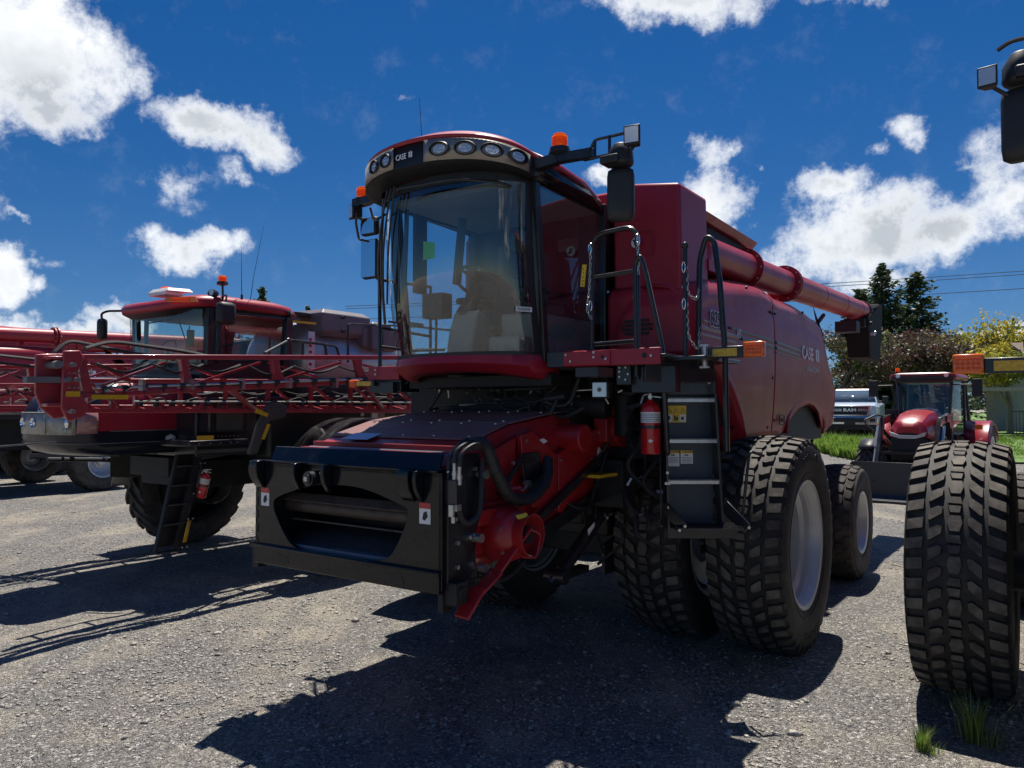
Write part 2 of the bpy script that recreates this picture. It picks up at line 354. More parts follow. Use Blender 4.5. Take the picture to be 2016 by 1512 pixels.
def make_tyre(name, ro, hw, rr, mode, pitches, material, parent=None):
    # ro outer radius, hw half width, rr rim radius
    mb = MB(); rng = random.Random(3)
    h = {'block': .024, 'lug': .045, 'car': .006, 'oval': .016}[mode]
    rb = ro-h; sh = hw*.93
    def Rt(t): return rb-.035*(abs(t)/sh)**2.4
    def P(s, t, dr):
        a = s/rb; r = Rt(t)+dr; return (t, r*math.sin(a), r*math.cos(a))
    sw = ro-rr
    prof = [(-hw*.80, rr-.02), (-hw*.86, rr+.012), (-hw*.93, rr+sw*.12), (-hw*1.0, rr+sw*.34), (-hw*1.03, rr+sw*.52), (-hw*1.02, rr+sw*.66), (-hw*.985, rr+sw*.78), (-sh*.985, Rt(sh)-.012)]
    prof += [(t, Rt(t)) for t in (-sh*.94, -sh*.6, -sh*.3, 0, sh*.3, sh*.6, sh*.94)]
    prof += [(-a, r) for a, r in prof[:8][::-1]]
    mb.lathe(prof, n=96, caps=False)
    # moulded ridges on the side walls
    for sgn in (-1, 1):
        for k in (.20, .60): 
            a = hw*(1.0 if k > .4 else .955)+.002; r = rr+sw*k
            mb.lathe([(sgn*(a-.004), r-.012), (sgn*(a+.005), r-.006), (sgn*(a+.005), r+.006), (sgn*(a-.004), r+.012)], n=96, caps=False)
    C = 2*math.pi*rb; p = C/pitches
    j = lambda k=.003: rng.uniform(-k, k)
    for i in range(pitches):
        s0 = i*p
        if mode == 'block':
            q = hw/.325
            c = .052*q
            if i % 2: block(mb, P, [(s0, -c*.72), (s0, c*.6), (s0+p*.42, c), (s0+p*.86, c*.62), (s0+p*.86, -c*.6), (s0+p*.42, -c)], h)
            else:
                block(mb, P, [(s0, -c*.7), (s0, c*.8), (s0+p*.40, c*.95), (s0+p*.42, -c*.9)], h); block(mb, P, [(s0+p*.50, -c*.8), (s0+p*.48, c*.95), (s0+p*.9, c*.65), (s0+p*.9, -c*.65)], h)
            for sg, k1, k2 in ((-1, .50, .30), (1, .34, .16)):
                o = p*.5 if sg > 0 else 0
                a, b = .073*q, .168*q; l = p*.60
                def S(t): return s0+o+k1*(abs(t)-.06*q)
                block(mb, P, [(S(a)+l*.1, sg*a), (S(a)+l*.75, sg*(a+.004)), (S(b)+l, sg*(b-.012*q)), (S(b)+l*.95, sg*b), (S(b), sg*b), (S(a)-l*.0, sg*(a+.03*q))], h)
                a, b = .192*q, sh+.004
                def S2(t): return s0+o+p*.38+k1*(.115*q)+k2*(abs(t)-.19*q)
                block(mb, P, [(S2(a), sg*a), (S2(a)+l, sg*(a+.003)), (S2(b)+l, sg*b), (S2(b), sg*b)], h)
                # shoulder buttress
                y0, y1 = S2(b)+.006, S2(b)+l-.006
                def Q(s, x, r): a_ = s/rb; return (x, r*math.sin(a_), r*math.cos(a_))
                re = Rt(sh)+h-.006
                mb.hexa([Q(y0, sg*(sh-.02), re-.05), Q(y1, sg*(sh-.02), re-.05), Q(y1, sg*(sh+.0), re), Q(y0, sg*(sh+.0), re)],
                        [Q(y0+.01, sg*hw*.995, re-.09), Q(y1-.01, sg*hw*.995, re-.09), Q(y1-.004, sg*(sh+.014), re-.02), Q(y0+.004, sg*(sh+.014), re-.02)])
        elif mode == 'oval':
            for t0, o in ((-.19, 0), (-.095, .5), (0, 0), (.095, .5), (.19, 0)):
                q = hw/.26; t = t0*q; e = .043*q; l = p*.84; s1 = s0+o*p
                block(mb, P, [(s1+l*.15, t-e), (s1, t-e*.4), (s1, t+e*.6), (s1+l*.3, t+e), (s1+l*.85, t+e), (s1+l, t+e*.3), (s1+l, t-e*.6), (s1+l*.7, t-e)], h)
        elif mode == 'lug':
            for sg in (-1, 1):
                o = p*.5 if sg > 0 else 0; N = 6; rg = []
                for m in range(N+1):
                    f = m/N; t = -.03+f*(sh+.035); sl = (t+.03)*.95+.05*f*f
                    wd = .030+.018*f; rg.append((s0+o+sl, t*sg, wd))
                def Q(s, t, dr, x=None):
                    a_ = s/rb; r = Rt(min(abs(t), sh))+dr; return (t, r*math.sin(a_), r*math.cos(a_))
                R_ = []
                for (s_, t_, w_) in rg:
                    R_.append([Q(s_-w_*1.35, t_, -.01), Q(s_-w_, t_, h), Q(s_+w_, t_, h), Q(s_+w_*1.35, t_, -.01)])
                s_, t_, w_ = rg[-1]; x = sg*hw*1.0; re = Rt(sh)
                def Z(s, x, r): a_ = s/rb; return (x, r*math.sin(a_), r*math.cos(a_))
                R_.append([Z(s_-w_*1.3+.02, x, re-.11), Z(s_-w_+.03, x+sg*.006, re-.06), Z(s_+w_+.03, x+sg*.006, re-.06), Z(s_+w_*1.3+.02, x, re-.11)])
                mb.rings(R_, True, True, False)
        else:
            for t0 in (-.6, -.2, .2, .6):
                t = t0*sh; e = sh*.15; block(mb, P, [(s0, t-e), (s0+p*.7, t-e), (s0+p*.8, t+e), (s0+p*.1, t+e)], h, .002, .004)
    return obj(name, mb, [material, BLOCKT if material is RUBBER else RUBBERD], parent, ang=28)

def rim_mesh(rr, hw, dish, bolts=10, hub=.14):
    mb = MB(); f = hw*.80
    prof = [(f-.06, rr-.055), (f+.012, rr-.012), (f+.03, rr+.022), (f+.040, rr+.018), (f+.030, rr-.015), (f-.02, rr-.035), (f-.05, rr-.05), (f-.11, rr-.052), (f-.15, rr-.085), (dish+.05, rr-.09), (dish+.02, rr-.11), (dish, rr-.16), (dish-.005, hub*1.9), (dish+.03, hub*1.6), (dish+.03, hub), (dish+.10, hub*.92), (dish+.11, 0.001)]
    mb.lathe(prof, n=64, caps=False)
    mb.lathe([(-f-.03, rr+.02), (-f+.02, rr-.04), (dish-.02, rr-.09)], n=64, caps=False)
    for k in range(bolts):
        a = 2*math.pi*k/bolts; y, z = hub*1.32*math.sin(a), hub*1.32*math.cos(a)
        mb.tube([(dish+.03, y, z), (dish+.06, y, z)], .017, 6)
    return mb
def wheel(parent, loc, protos, flip=False, rz=0, name='wheel'):
    w = empty(name, loc, rz+(math.pi if flip else 0), parent)
    for o in protos:
        c = o.copy(); COL.objects.link(c); c.parent = w
    return w
def proto(o):
    for c in list(o.users_collection): c.objects.unlink(o)
    return o
TYRE_B = proto(make_tyre('tyre', .975, .325, .56, 'block', 42, RUBBER))
TYRE_BM = TYRE_B.copy()
TYRE_R = proto(make_tyre('tyre', .735, .26, .375, 'oval', 30, RUBBERD))
TYRE_L = proto(make_tyre('tyre', .97, .24, .60, 'lug', 23, RUBBERD))
TYRE_T = proto(make_tyre('tyre', .68, .24, .38, 'lug', 20, RUBBERD))
TYRE_C = proto(make_tyre('tyre', .41, .14, .23, 'car', 46, RUBBER))
RIM_O = proto(obj('rim', rim_mesh(.56, .325, -.10), RIM, ang=30))
RIM_I = proto(obj('rim', rim_mesh(.56, .325, .20), RIM, ang=30))
RIM_R = proto(obj('rim', rim_mesh(.375, .26, .02, 8, .10), RIM, ang=30))
RIM_L = proto(obj('rim', rim_mesh(.60, .24, .02, 10, .16), RIM, ang=30))
RIM_T = proto(obj('rim', rim_mesh(.38, .24, .06, 8, .10), RIM, ang=30))
RIM_C = proto(obj('rim', rim_mesh(.24, .14, .06, 8, .05), RIM, ang=30))

RIM_S = RIM_L.copy(); RIM_S.data = RIM_L.data.copy(); RIM_S.data.materials.clear(); RIM_S.data.materials.append(BLACK)

def sidewall_text(words, rad, x, size):
    b = MB(); objs_ = []
    for w, a0 in words:
        step = size*.78/rad
        for i, ch in enumerate(w):
            if ch == ' ': continue
            a = a0+(i-(len(w)-1)/2)*step       # clockwise seen from outside
            c = Vector((x, rad*math.sin(a), rad*math.cos(a))); up = Vector((0, math.sin(a), math.cos(a))); rt = Vector((0, math.cos(a), -math.sin(a)))
            M = Matrix((rt, up, rt.cross(up))).transposed().to_4x4(); M.translation = c
            t = text('t', ch, size, RUBBER, None, M, off=.002, ext=.003, align='CENTER')
            b.add([v.co.copy() for v in t.data.vertices], [tuple(p.vertices) for p in t.data.polygons]); me = t.data; bpy.data.objects.remove(t); bpy.data.meshes.remove(me)
    return b
LETTER = proto(obj('sidewall_lettering', sidewall_text([('ALLIANCE',0.0),('ALLIANCE',math.pi)], .765, .3365, .085), mat('scuffed_rubber',(.05,.048,.045),.7)))
# ------------------------------------------------------------ combine harvester. Local frame: X to its left side, Y rearwards, Z up, origin under the front axle
ANG = R(-34.7)
def pane_curve(W, Ys, D, z, n=24, e=.8):
    return [(W*math.sin(math.pi*(i/n-.5)), Ys-D*abs(math.cos(math.pi*(i/n-.5)))**e, z) for i in range(n+1)]
def Xs(y):      # half width of the side panels along the machine
    return 1.6 if y < .8 else 1.6-.19*((y-.8)/3.9)**1.3
def interp(tab, y):
    for (a, b), (c, d) in zip(tab, tab[1:]):
        if y <= c: return b+(d-b)*(y-a)/(c-a)
    return tab[-1][1]

def fire_extinguisher(loc, tilt=(0,0), rz=0, sc=1.0):
    t = empty('fire_extinguisher', loc, rz); t.rotation_euler = (tilt[0], tilt[1], rz); t.scale = (sc,)*3
    b = MB(); b.lathe([(0,.001),(0,.066),(.012,.073),(.33,.073),(.37,.062),(.395,.03),(.41,.022)], ax='z', n=28)
    obj('cylinder', b, EXRED, t, ang=50)
    b = MB(); b.lathe([(.235,.0742),(.315,.0742)], ax='z', n=28, caps=False); lab = obj('label_band', b, WHITE, t)
    b = MB()
    for i in range(5): b.lathe([(.245+i*.013,.0748),(.250+i*.013,.0748)], ax='z', n=28, caps=False)
    obj('print', b, GREYT, lab)
    b = MB(); b.lathe([(.19,.078),(.215,.078),(.215,.073),(.19,.073)], ax='z', n=28, caps=False); b.box(-.02,.02,.07,.11,.18,.225); obj('strap', b, BLACK, t)
    b = MB(); b.cyl((0,0,.41),(0,0,.455),.016); b.beam((-.01,0,.46),(.075,-.0,.475),.02,.008); b.beam((-.01,0,.435),(.08,0,.425),.02,.008); b.tube([(0,0,.45),(-.05,-.01,.45),(-.07,-.02,.38)],.008,8,.03); b.cyl((0,-.02,.43),(0,-.04,.43),.016)
    obj('valve', b, STEEL, t)
    b = MB(); b.plate([(-.012,-.0745,.10),(.0,-.0752,.085),(.025,-.0710,.10),(.0,-.0752,.115)],-.001); obj('diamond_mark', b, WHITE, t)
    return t

def beacon(parent, p, s=1.0):
    x, y, z = p
    b = MB(); b.lathe([(z-.07*s,.04*s),(z-.05*s,.085*s),(z-.005*s,.075*s),(z,.05*s)], (x,y,0), 'z', 24); h = obj('beacon_base', b, BLKPL, parent, ang=40)
    b = MB(); b.lathe([(z,.050*s),(z+.02*s,.058*s),(z+.085*s,.056*s),(z+.10*s,.045*s),(z+.103*s,.001)], (x,y,0), 'z', 24); l = obj('beacon_lens', b, AMBER, parent, ang=40)
    b = MB()
    for k in range(5): b.lathe([(z+.018*s+k*.014*s,.0585*s),(z+.022*s+k*.014*s,.0605*s),(z+.026*s+k*.014*s,.0585*s)], (x,y,0), 'z', 24, caps=False)
    obj('lens_ribs', b, AMBER, l)

def case_mark(name, M, size, mat_, parent, bold=.02):
    # lettering followed by the barred emblem
    t = text(name, 'CASE', size, mat_, parent, M, off=bold*size, sx=.78, ext=.0012)
    b = MB(); h = size*.70; w0 = size*2.28
    def bar(x0, x1, z0, z1, sk=0):
        b.add([M @ Vector(v) for v in ((x0,z0,-.001),(x1,z0,-.001),(x1+sk,z1,-.001),(x0+sk,z1,-.001),(x0,z0,.0012),(x1,z0,.0012),(x1+sk,z1,.0012),(x0+sk,z1,.0012))], [(0,3,2,1),(4,5,6,7),(0,1,5,4),(1,2,6,5),(2,3,7,6),(3,0,4,7)])
    bar(w0, w0+size*.22, 0, h); bar(w0+size*.27, w0+size*.33, 0, h*.62); bar(w0+size*.27, w0+size*.33, h*.74, h*1.22); bar(w0+size*.38, w0+size*.60, 0, h)
    obj('emblem', b, mat_, t)
    return t

def make_combine(loc, label, full=True):
    T = empty('combine_harvester', loc, ANG)
    tag(T, label, 'combine harvester', 'red combine harvesters')
    # ---------------- wheels
    for x, rim, mt in ((1.87, RIM_O, TYRE_B), (1.0, RIM_I, TYRE_B)):
        ps = (mt, rim, LETTER) if x > 1.5 else (mt, rim); wheel(T, (x, 0, .955), ps); wheel(T, (-x, 0, .955), ps, True)
    for s in (1, -1): wheel(T, (s*1.76, 3.45, .715), (TYRE_R, RIM_R), s < 0)
    b = MB(); b.box(-1.5,1.5,-.16,.16,.80,1.12); b.cyl((-1.9,0,.955),(1.9,0,.955),.15); b.box(-.55,.55,-.3,.35,.7,1.3); obj('front_axle', b, DARK, T, .01)
    b = MB(); b.box(-1.5,1.5,3.33,3.57,.66,.86); b.box(-.3,.3,3.1,3.8,.7,1.4); obj('rear_axle', b, DARK, T, .01)
    b = MB()   # sticker inside the rim
    b.plate([(1.905,.24,1.26),(1.905,.31,1.24),(1.905,.29,1.16),(1.905,.22,1.18)],.002); obj('rim_sticker', b, WHITE, T)
    # ---------------- chassis core
    b = MB(); b.box(-.60,.78,-1.30,-1.27,2.1,2.52); b.box(-.6,.55,-1.27,-1.2,1.9,2.5); obj('firewall_panel', b, DUSTHAZEBLK, T, .01)  # paler grey than the chassis: haze under the cab painted into the colour
    b = MB(); b.box(-.62,.62,-.9,4.3,1.0,2.5); b.box(-1.35,1.35,.75,4.2,1.75,3.0); b.box(-1.5,1.5,-1.1,1.0,2.02,2.6); b.box(-.55,.55,-1.25,-.9,1.15,2.2)
    b.box(-.60,-.50,-1.9,1.2,1.3,1.5); b.box(.50,.60,-1.9,1.2,1.3,1.5)
    obj('chassis', b, DARK, T, .015)
    b = MB(); b.box(-.7,.7,4.3,4.9,1.2,2.2); b.hexa([(-.9,4.2,1.0),(.9,4.2,1.0),(.9,5.2,.9),(-.9,5.2,.9)],[(-1.0,4.2,2.0),(1.0,4.2,2.0),(.9,4.9,2.1),(-.9,4.9,2.1)]); obj('straw_spreader', b, BLKPL, T, .02)
    # clutter under the cab: pipes, valves, hoses
    rng = random.Random(11)
    b = MB(); hb = MB(); st = MB()
    b.box(-.95,.95,-1.5,-.95,2.2,2.45); b.box(-.75,.75,-2.1,-1.35,2.36,2.46); b.beam((-.8,-1.6,2.15),(.8,-1.6,2.2),.08,.1); b.box(.55,1.5,-1.25,-1.12,1.75,2.5); b.box(.9,1.45,-1.3,-.95,1.95,2.3); b.box(-1.45,-.6,-1.3,-1.0,1.7,2.5)
    b.cyl((-.75,-1.45,2.3),(-.75,-1.3,2.3),.09); b.cyl((.62,-1.55,2.22),(.95,-1.5,2.2),.11); b.cyl((1.05,-1.4,1.95),(1.05,-1.4,2.3),.09); b.box(.75,1.05,-1.45,-1.2,1.35,1.75); b.box(.62,.75,-1.75,-1.2,1.5,2.2)
    for i in range(26):
        x = rng.uniform(-1.0,1.3); y = rng.uniform(-2.1,-1.2); z = rng.uniform(2.2,2.46); x2 = x+rng.uniform(-.5,.5); z2 = min(2.46,max(1.7, z+rng.uniform(-.35,.1)))
        hb.tube([(x,y,z),((x+x2)/2+rng.uniform(-.1,.1),y-.05,min(z,z2)-rng.uniform(.02,.12)),(x2,y+rng.uniform(-.2,.3),z2)], rng.uniform(.010,.020), 7, .15)
    for i in range(18):
        x = rng.uniform(.55,1.4); z = rng.uniform(1.2,2.3); y = -1.35-rng.uniform(0,.2)
        hb.tube([(x,y,z),(x+rng.uniform(-.2,.2),y-.12,z-.2),(x+rng.uniform(-.3,.3),y+.2,z-rng.uniform(.2,.6))], rng.uniform(.009,.018), 7, .15)
    for i in range(46):
        x = rng.uniform(-.8,1.4); z = rng.uniform(2.24,2.46) if x < .6 else rng.uniform(1.2,2.46); y = rng.uniform(-2.0,-1.45) if z > 2.2 else rng.uniform(-1.55,-1.3)
        d = Vector((rng.uniform(-1,1), rng.uniform(-.3,.3), rng.uniform(-.5,.5))).normalized()*rng.uniform(.02,.07)
        st.tube([Vector((x,y,z)), Vector((x,y,z))+d], rng.uniform(.006,.014), 6)
    st.tube([(.02,-1.9,2.335),(.55,-1.75,2.36)],.007,6); st.tube([(-.5,-2.0,2.38),(-.2,-1.95,2.385)],.013,8)
    obj('under_cab_valves', b, DARK, T, .01); obj('hydraulic_hoses', hb, HOSE, T); obj('hose_fittings', st, STEEL, T)
    # ---------------- feeder house (slopes from the cab down to the header face)
    b = MB()
    yF, yB = -3.50, -1.30
    secs = []
    for (y, zt, zb, w) in ((-3.50,1.80,1.08,.80),(-3.05,1.95,1.10,.80),(-2.62,2.06,1.18,.79),(-2.0,2.13,1.32,.78),(-1.3,2.17,1.55,.77)):
        secs.append([(-w,y,zb),(w,y,zb),(w,y,zt-.22),(w-.07,y,zt),(-w+.07,y,zt),(-w,y,zt-.22)])
    b.rings(secs, True, False, False); b.add(secs[-1],[tuple(range(6))]); obj('feeder_house', b, REDF, T, .008)
    b = MB()   # dusty top cover sheet
    for (y0,z0,y1,z1) in ((-3.02,1.962,-2.62,2.066),(-2.60,2.07,-2.0,2.139),(-1.98,2.141,-1.3,2.178)):
        b.hexa([(-.735,y0,z0),(.71,y0,z0),(.70,y1,z1),(-.72,y1,z1)],[(-.735,y0,z0+.012),(.71,y0,z0+.012),(.70,y1,z1+.012),(-.72,y1,z1+.012)])
    cov = obj('feeder_cover', b, DUSTRED, T, .003)
    b = MB()
    for x in (-.62,-.3,0,.3,.62):
        for y in (-2.98,-2.66,-2.56,-2.04,-1.9,-1.4): b.bolt((x,y,interp([(-3.02,1.962),(-2.62,2.066),(-2.0,2.139),(-1.3,2.178)],y)+.012),'z',.011,.008)
    obj('bolt_heads', b, STEEL, cov)
    b = MB(); b.box(-.55,.60,-1.62,-1.36,2.19,2.215); b.tube([(-.6,-1.66,2.225),(.62,-1.66,2.23)],.008,6); b.tube([(.70,-1.7,2.17),(.74,-1.75,2.33),(.95,-1.65,2.34),(1.0,-1.6,2.22)],.008,8,.05); obj('hinge_strip', b, STEEL, cov)
    b = MB()
    for (y,z,hh) in ((-3.44,1.84,.02),(-3.32,1.875,.02),(-3.2,1.91,.022)): b.box(-.72,.72,y-.025,y+.025,z-.02,z+hh)
    pieces('stiffener_rib', b, REDF, T, bevel=.004)
    b = MB(); b.plate([(-.50,-3.14,1.950),(-.22,-3.14,1.950),(-.22,-2.98,1.99),(-.50,-2.98,1.99)],.003); obj('blue_patch', b, BLUEW, T)  # small flat pale blue patch on the feeder top
    # left side guard panels
    b = MB()
    b.prism([(-2.66,1.99),(-2.5,2.02),(-2.16,1.83),(-2.16,1.42),(-2.2,1.39),(-2.50,1.46),(-2.50,1.70),(-2.62,1.70)],'x',.80,.845)
    b.prism([(-2.145,1.83),(-1.45,2.04),(-1.25,1.94),(-1.28,1.78),(-1.60,1.72),(-2.10,1.37),(-2.145,1.39)],'x',.80,.85)
    b.prism([(-3.30,1.78),(-2.67,1.98),(-2.70,1.60),(-2.95,1.38),(-3.22,1.30)],'x',.80,.812)
    g = obj('side_guard', b, REDF, T, .006)
    b = MB()
    for (y,z) in ((-2.60,1.95),(-2.52,1.52),(-2.2,1.50),(-2.12,1.78),(-2.12,1.45),(-1.5,1.98),(-1.34,1.85),(-1.62,1.76)): b.bolt((.85,y,z),'x',.012,.008)
    obj('bolt_heads', b, STEEL, g)
    b = MB(); b.plate([(.852,-1.50,1.86),(.852,-1.42,1.80),(.852,-1.48,1.70),(.852,-1.55,1.76)],.001); obj('warning_sticker', b, WHITE, g)
    b = MB(); b.plate([(.848,-2.42,1.95),(.848,-2.36,1.96),(.848,-2.30,1.935),(.848,-2.36,1.92)],.002); obj('slot_mark', b, WHITE, g)
    b = MB(); b.beam((.87,-2.65,1.30),(.87,-1.38,1.82),.05,.06); b.beam((.80,-2.9,1.12),(.80,-1.2,1.5),.06,.10); obj('lift_arm', b, BLACK, T, .005)
    b = MB(); b.cyl((.62,-1.95,1.95),(.98,-1.95,1.95),.11); b.cyl((.84,-1.28,2.0),(.98,-1.28,2.0),.15); b.cyl((.84,-1.28,2.16),(.95,-1.28,2.16),.10); b.box(.80,.93,-1.5,-1.2,1.9,2.12); b.cyl((.84,-1.12,1.88),(.97,-1.12,1.88),.12)
    obj('drive_gearbox', b, REDF, T, .01)
    # telescopic lift cylinders and light
    b = MB(); b.cyl((.72,-1.9,.86),(.80,-1.05,1.45),.055); b.cyl((.62,-1.95,.84),(.80,-1.95,.84),.06); b.box(.66,.76,-2.0,-1.5,.80,.86); obj('lift_cylinder', b, BLACK, T, .006)
    b = MB(); b.cyl((.70,-2.02,.82),(.745,-1.62,1.05),.026); obj('cylinder_rod', b, CHROME, T)
    b = MB(); b.plate([(.79,-1.58,1.17),(.80,-1.48,1.22),(.81,-1.50,1.14),(.80,-1.58,1.10)],.002); obj('cylinder_sticker', b, WHITE, T)
    b = MB(); b.box(.62,1.0,-1.75,-1.2,1.62,1.645); b.plate([(.74,-2.03,1.56),(.74,-1.85,1.57),(.74,-1.85,1.535),(.74,-2.03,1.525)],.004); obj('yellow_tab', b, YELR, T)
    b = MB(); b.box(1.02,1.17,-1.93,-1.86,2.26,2.40); h = obj('work_lamp', b, BLKPL, T, .01)
    b = MB(); b.box(1.035,1.155,-1.937,-1.931,2.275,2.385); obj('lens', b, LENSC, h); b = MB(); b.cyl((1.095,-1.94,2.33),(1.095,-1.937,2.33),.018); obj('bulb', b, GREYT, h)
    b = MB(); b.prism([(-.8,.62),(1.4,.62),(1.4,1.0),(-.3,1.0),(-.8,.9)],'x',.50,.535); obj('belly_guard', b, DUSTHAZEBLK, T, .006)
    # ---------------- header mounting face
    zb, zt, yf = 1.05, 1.79, -3.62
    outer = [(-.89,zb+.13),(-.89,1.45),(-.89,zt),(-.3,zt),(.3,zt),(.91,zt),(.91,1.45),(.91,zb+.13),(.3,zb+.13),(-.3,zb+.13)]
    inner = [(-.50,1.19),(-.72,1.50),(-.60,1.56),(-.25,1.66),(.20,1.67),(.55,1.58),(.66,1.54),(.48,1.20),(.2,1.19),(-.2,1.19)]
    # smoother opening: resample both loops together
    def res(loop, n=8):
        o = []
        for i in range(len(loop)):
            a, c = loop[i], loop[(i+1) % len(loop)]
            for k in range(n): o.append((a[0]+(c[0]-a[0])*k/n, a[1]+(c[1]-a[1])*k/n))
        return o
    O, I = res(outer), res(inner); m = len(I)
    for _ in range(10): I = [((I[i-1][0]+2*I[i][0]+I[(i+1) % m][0])/4, (I[i-1][1]+2*I[i][1]+I[(i+1) % m][1])/4) for i in range(m)]
    # curved lower corners
    b = MB(); b.ringplate(O, I, 'y', yf, yf+.03)
    b.box(-.89,.91,yf,yf+.22,zt-.03,zt); b.box(-.89,-.86,yf,yf+.25,zb,zt); b.box(.88,.91,yf,yf+.34,zb+.02,zt)
    fr = obj('header_frame', b, BLACKG, T, .004)
    b = MB(); b.box(-.87,.90,yf-.02,yf+.20,zb,zb+.135); b.box(-.88,.91,yf-.035,yf+.02,zb+.125,zb+.14); obj('bottom_beam', b, BLACKG, fr, .006)
    b = MB()
    for x in (-.60,.50): b.prism([(x,zb+.09),(x+.10,zb+.09),(x+.12,zb+.03),(x+.03,zb+.03)],'y',yf-.022,yf-.0195)
    obj('beam_slots', b, INK, fr)
    b = MB()
    b.hexa([(-.75,yf+.02,1.80),(.86,yf+.02,1.80),(.86,yf+.04,1.80),(-.75,yf+.04,1.80)],[(-.75,yf+.07,1.905),(.86,yf+.07,1.905),(.86,yf+.09,1.905),(-.75,yf+.09,1.905)]); b.box(-.80,.87,yf-.01,yf+.12,1.79,1.806)
    obj('top_flap', b, BLACKG, fr, .004)
    b = MB(); b.hexa([(-.70,yf+.12,1.80),(.76,yf+.12,1.80),(.76,yf+.34,1.84),(-.70,yf+.34,1.84)],[(-.70,yf+.12,1.86),(.76,yf+.12,1.86),(.74,yf+.34,1.90),(-.68,yf+.34,1.90)]); obj('steel_shroud', b, mat('shroud_steel',(.22,.25,.30),.35,.5), fr, .004)
    b = MB()   # hooks
    for x, w in ((-.87,.09),(-.40,.035),(-.10,.035),(.60,.10),(.735,.03)):
        b.prism([(yf-.005,1.81),(yf-.075,1.80),(yf-.085,1.74),(yf-.07,1.68),(yf-.03,1.62),(yf-.005,1.60)],'x',x,x+w)
    pieces('mounting_hook', b, BLACKG, fr, bevel=.006)
    b = MB(); b.cyl((-.235,yf-.07,1.70),(-.235,yf,1.70),.052,n=28); b.cyl((-.235,yf-.085,1.70),(-.235,yf-.07,1.70),.035); pn = obj('centre_pin', b, BLACK, fr, .003)
    b = MB(); b.box(-.25,-.22,yf-.09,yf-.084,1.685,1.715); obj('pin_end', b, STEEL, pn)
    b = MB()
    for x in (-.18,-.05): b.bolt((x,yf+.04,1.806),'z',.010,.012)
    obj('bolt_heads', b, STEEL, fr)
    for x in (-.82,.73):
        b = MB(); b.box(x,x+.09,yf-.003,yf-.001,1.47,1.60); s = obj('warning_sticker', b, WHITE, fr)
        b = MB(); b.box(x,x+.09,yf-.005,yf-.003,1.565,1.60); obj('red_band', b, EXRED, s)
        b = MB(); b.plate([(x+.025,yf-.004,1.50),(x+.045,yf-.004,1.49),(x+.07,yf-.004,1.515),(x+.06,yf-.004,1.55),(x+.035,yf-.004,1.54)],.001); obj('symbol', b, INK, s)
    b = MB()
    for z in (1.17,1.27,1.37,1.47,1.57,1.67): b.box(-.875,-.855,yf-.004,yf-.002,z,z+.06)
    obj('side_slots', b, INK, fr)
    # throat of the feeder: chamber, drum with slats, floor
    b = MB(); b.box(-.80,-.77,yf+.03,yf+.5,1.1,1.76); b.box(.76,.79,yf+.03,yf+.5,1.1,1.76); b.box(-.77,.76,yf+.03,yf+.5,1.72,1.75); b.box(-.77,.76,yf+.5,yf+.53,1.1,1.75); obj('throat', b, DARK, fr)
    b = MB(); b.cyl((-.74,yf+.20,1.47),(.74,yf+.20,1.47),.055,n=16)
    for k in range(3):
        a = 2*math.pi*k/3+.35; dy, dz = math.cos(a), math.sin(a); c = Vector((0,yf+.20,1.47))
        for s in (0,):
            p = c+Vector((0,dy*.10,dz*.10)); tng = Vector((0,-dz,dy))
            b.hexa([p+Vector((-.66,0,0))-tng*.035, p+Vector((.66,0,0))-tng*.035, p+Vector((.72,0,0))+tng*.035, p+Vector((-.72,0,0))+tng*.035],[q+Vector((0,dy*.014,dz*.014)) for q in (p+Vector((-.66,0,0))-tng*.035, p+Vector((.66,0,0))-tng*.035, p+Vector((.72,0,0))+tng*.035, p+Vector((-.72,0,0))+tng*.035)])
    obj('conveyor_drum', b, mat('rusty_drum_steel',(.10,.075,.062),.6,.3,noise=(8,(.05,.04,.035),.4,.7)), fr, .004)
    b = MB(); rg = []
    for k in range(9):
        t = k/8; rg.append([(-.70,yf+.05+.40*t,1.20+.10*math.sin(t*1.6)+.02*t),(.70,yf+.05+.40*t,1.20+.10*math.sin(t*1.6)+.02*t)])
    b.grid(rg); obj('throat_floor', b, mat('worn_floor_steel',(.10,.11,.13),.4,.4,noise=(30,(.05,.05,.055),.4,.7)), fr, solid=.01)
    b = MB(); b.box(-.70,.70,yf+.035,yf+.055,1.17,1.215); obj('floor_lip', b, mat('blue_lip_paint',(.05,.10,.18),.35), fr)
    # right-hand end of the face (machine's left): coupler block, black plate, hose loop
    b = MB(); b.prism([(yf+.04,zb+.05),(yf+.04,1.78),(yf+.16,1.90),(yf+.36,1.90),(yf+.44,1.6),(yf+.30,1.35),(yf+.34,1.1)],'x',.895,.925); b.box(.86,1.0,yf+.03,yf+.12,1.60,1.75)
    cp = obj('coupler_plate', b, BLACK, T, .004)
    b = MB()
    for i, (x, z) in enumerate(((.91,1.71),(.96,1.76),(1.0,1.74))): b.cyl((x,yf+.06,z-.02),(x,yf+.06,z+.045),.016); b.cyl((x,yf+.06,z+.045),(x,yf+.06,z+.09),.012); b.cyl((x,yf+.06,z+.02),(x,yf+.06,z+.03),.021)
    b.box(.935,1.0,yf+.03,yf+.08,1.56,1.60); b.cyl((.97,yf+.02,1.53),(.97,yf+.02,1.60),.02); b.box(.975,1.0,yf+.01,yf+.02,1.49,1.53)
    for (y,z) in ((yf+.1,1.66),(yf+.1,1.5),(yf+.12,1.35),(yf+.12,1.2),(yf+.3,1.8),(yf+.26,1.2),(yf+.28,1.38),(yf+.24,1.37)): b.bolt((.926,y,z),'x',.014,.02)
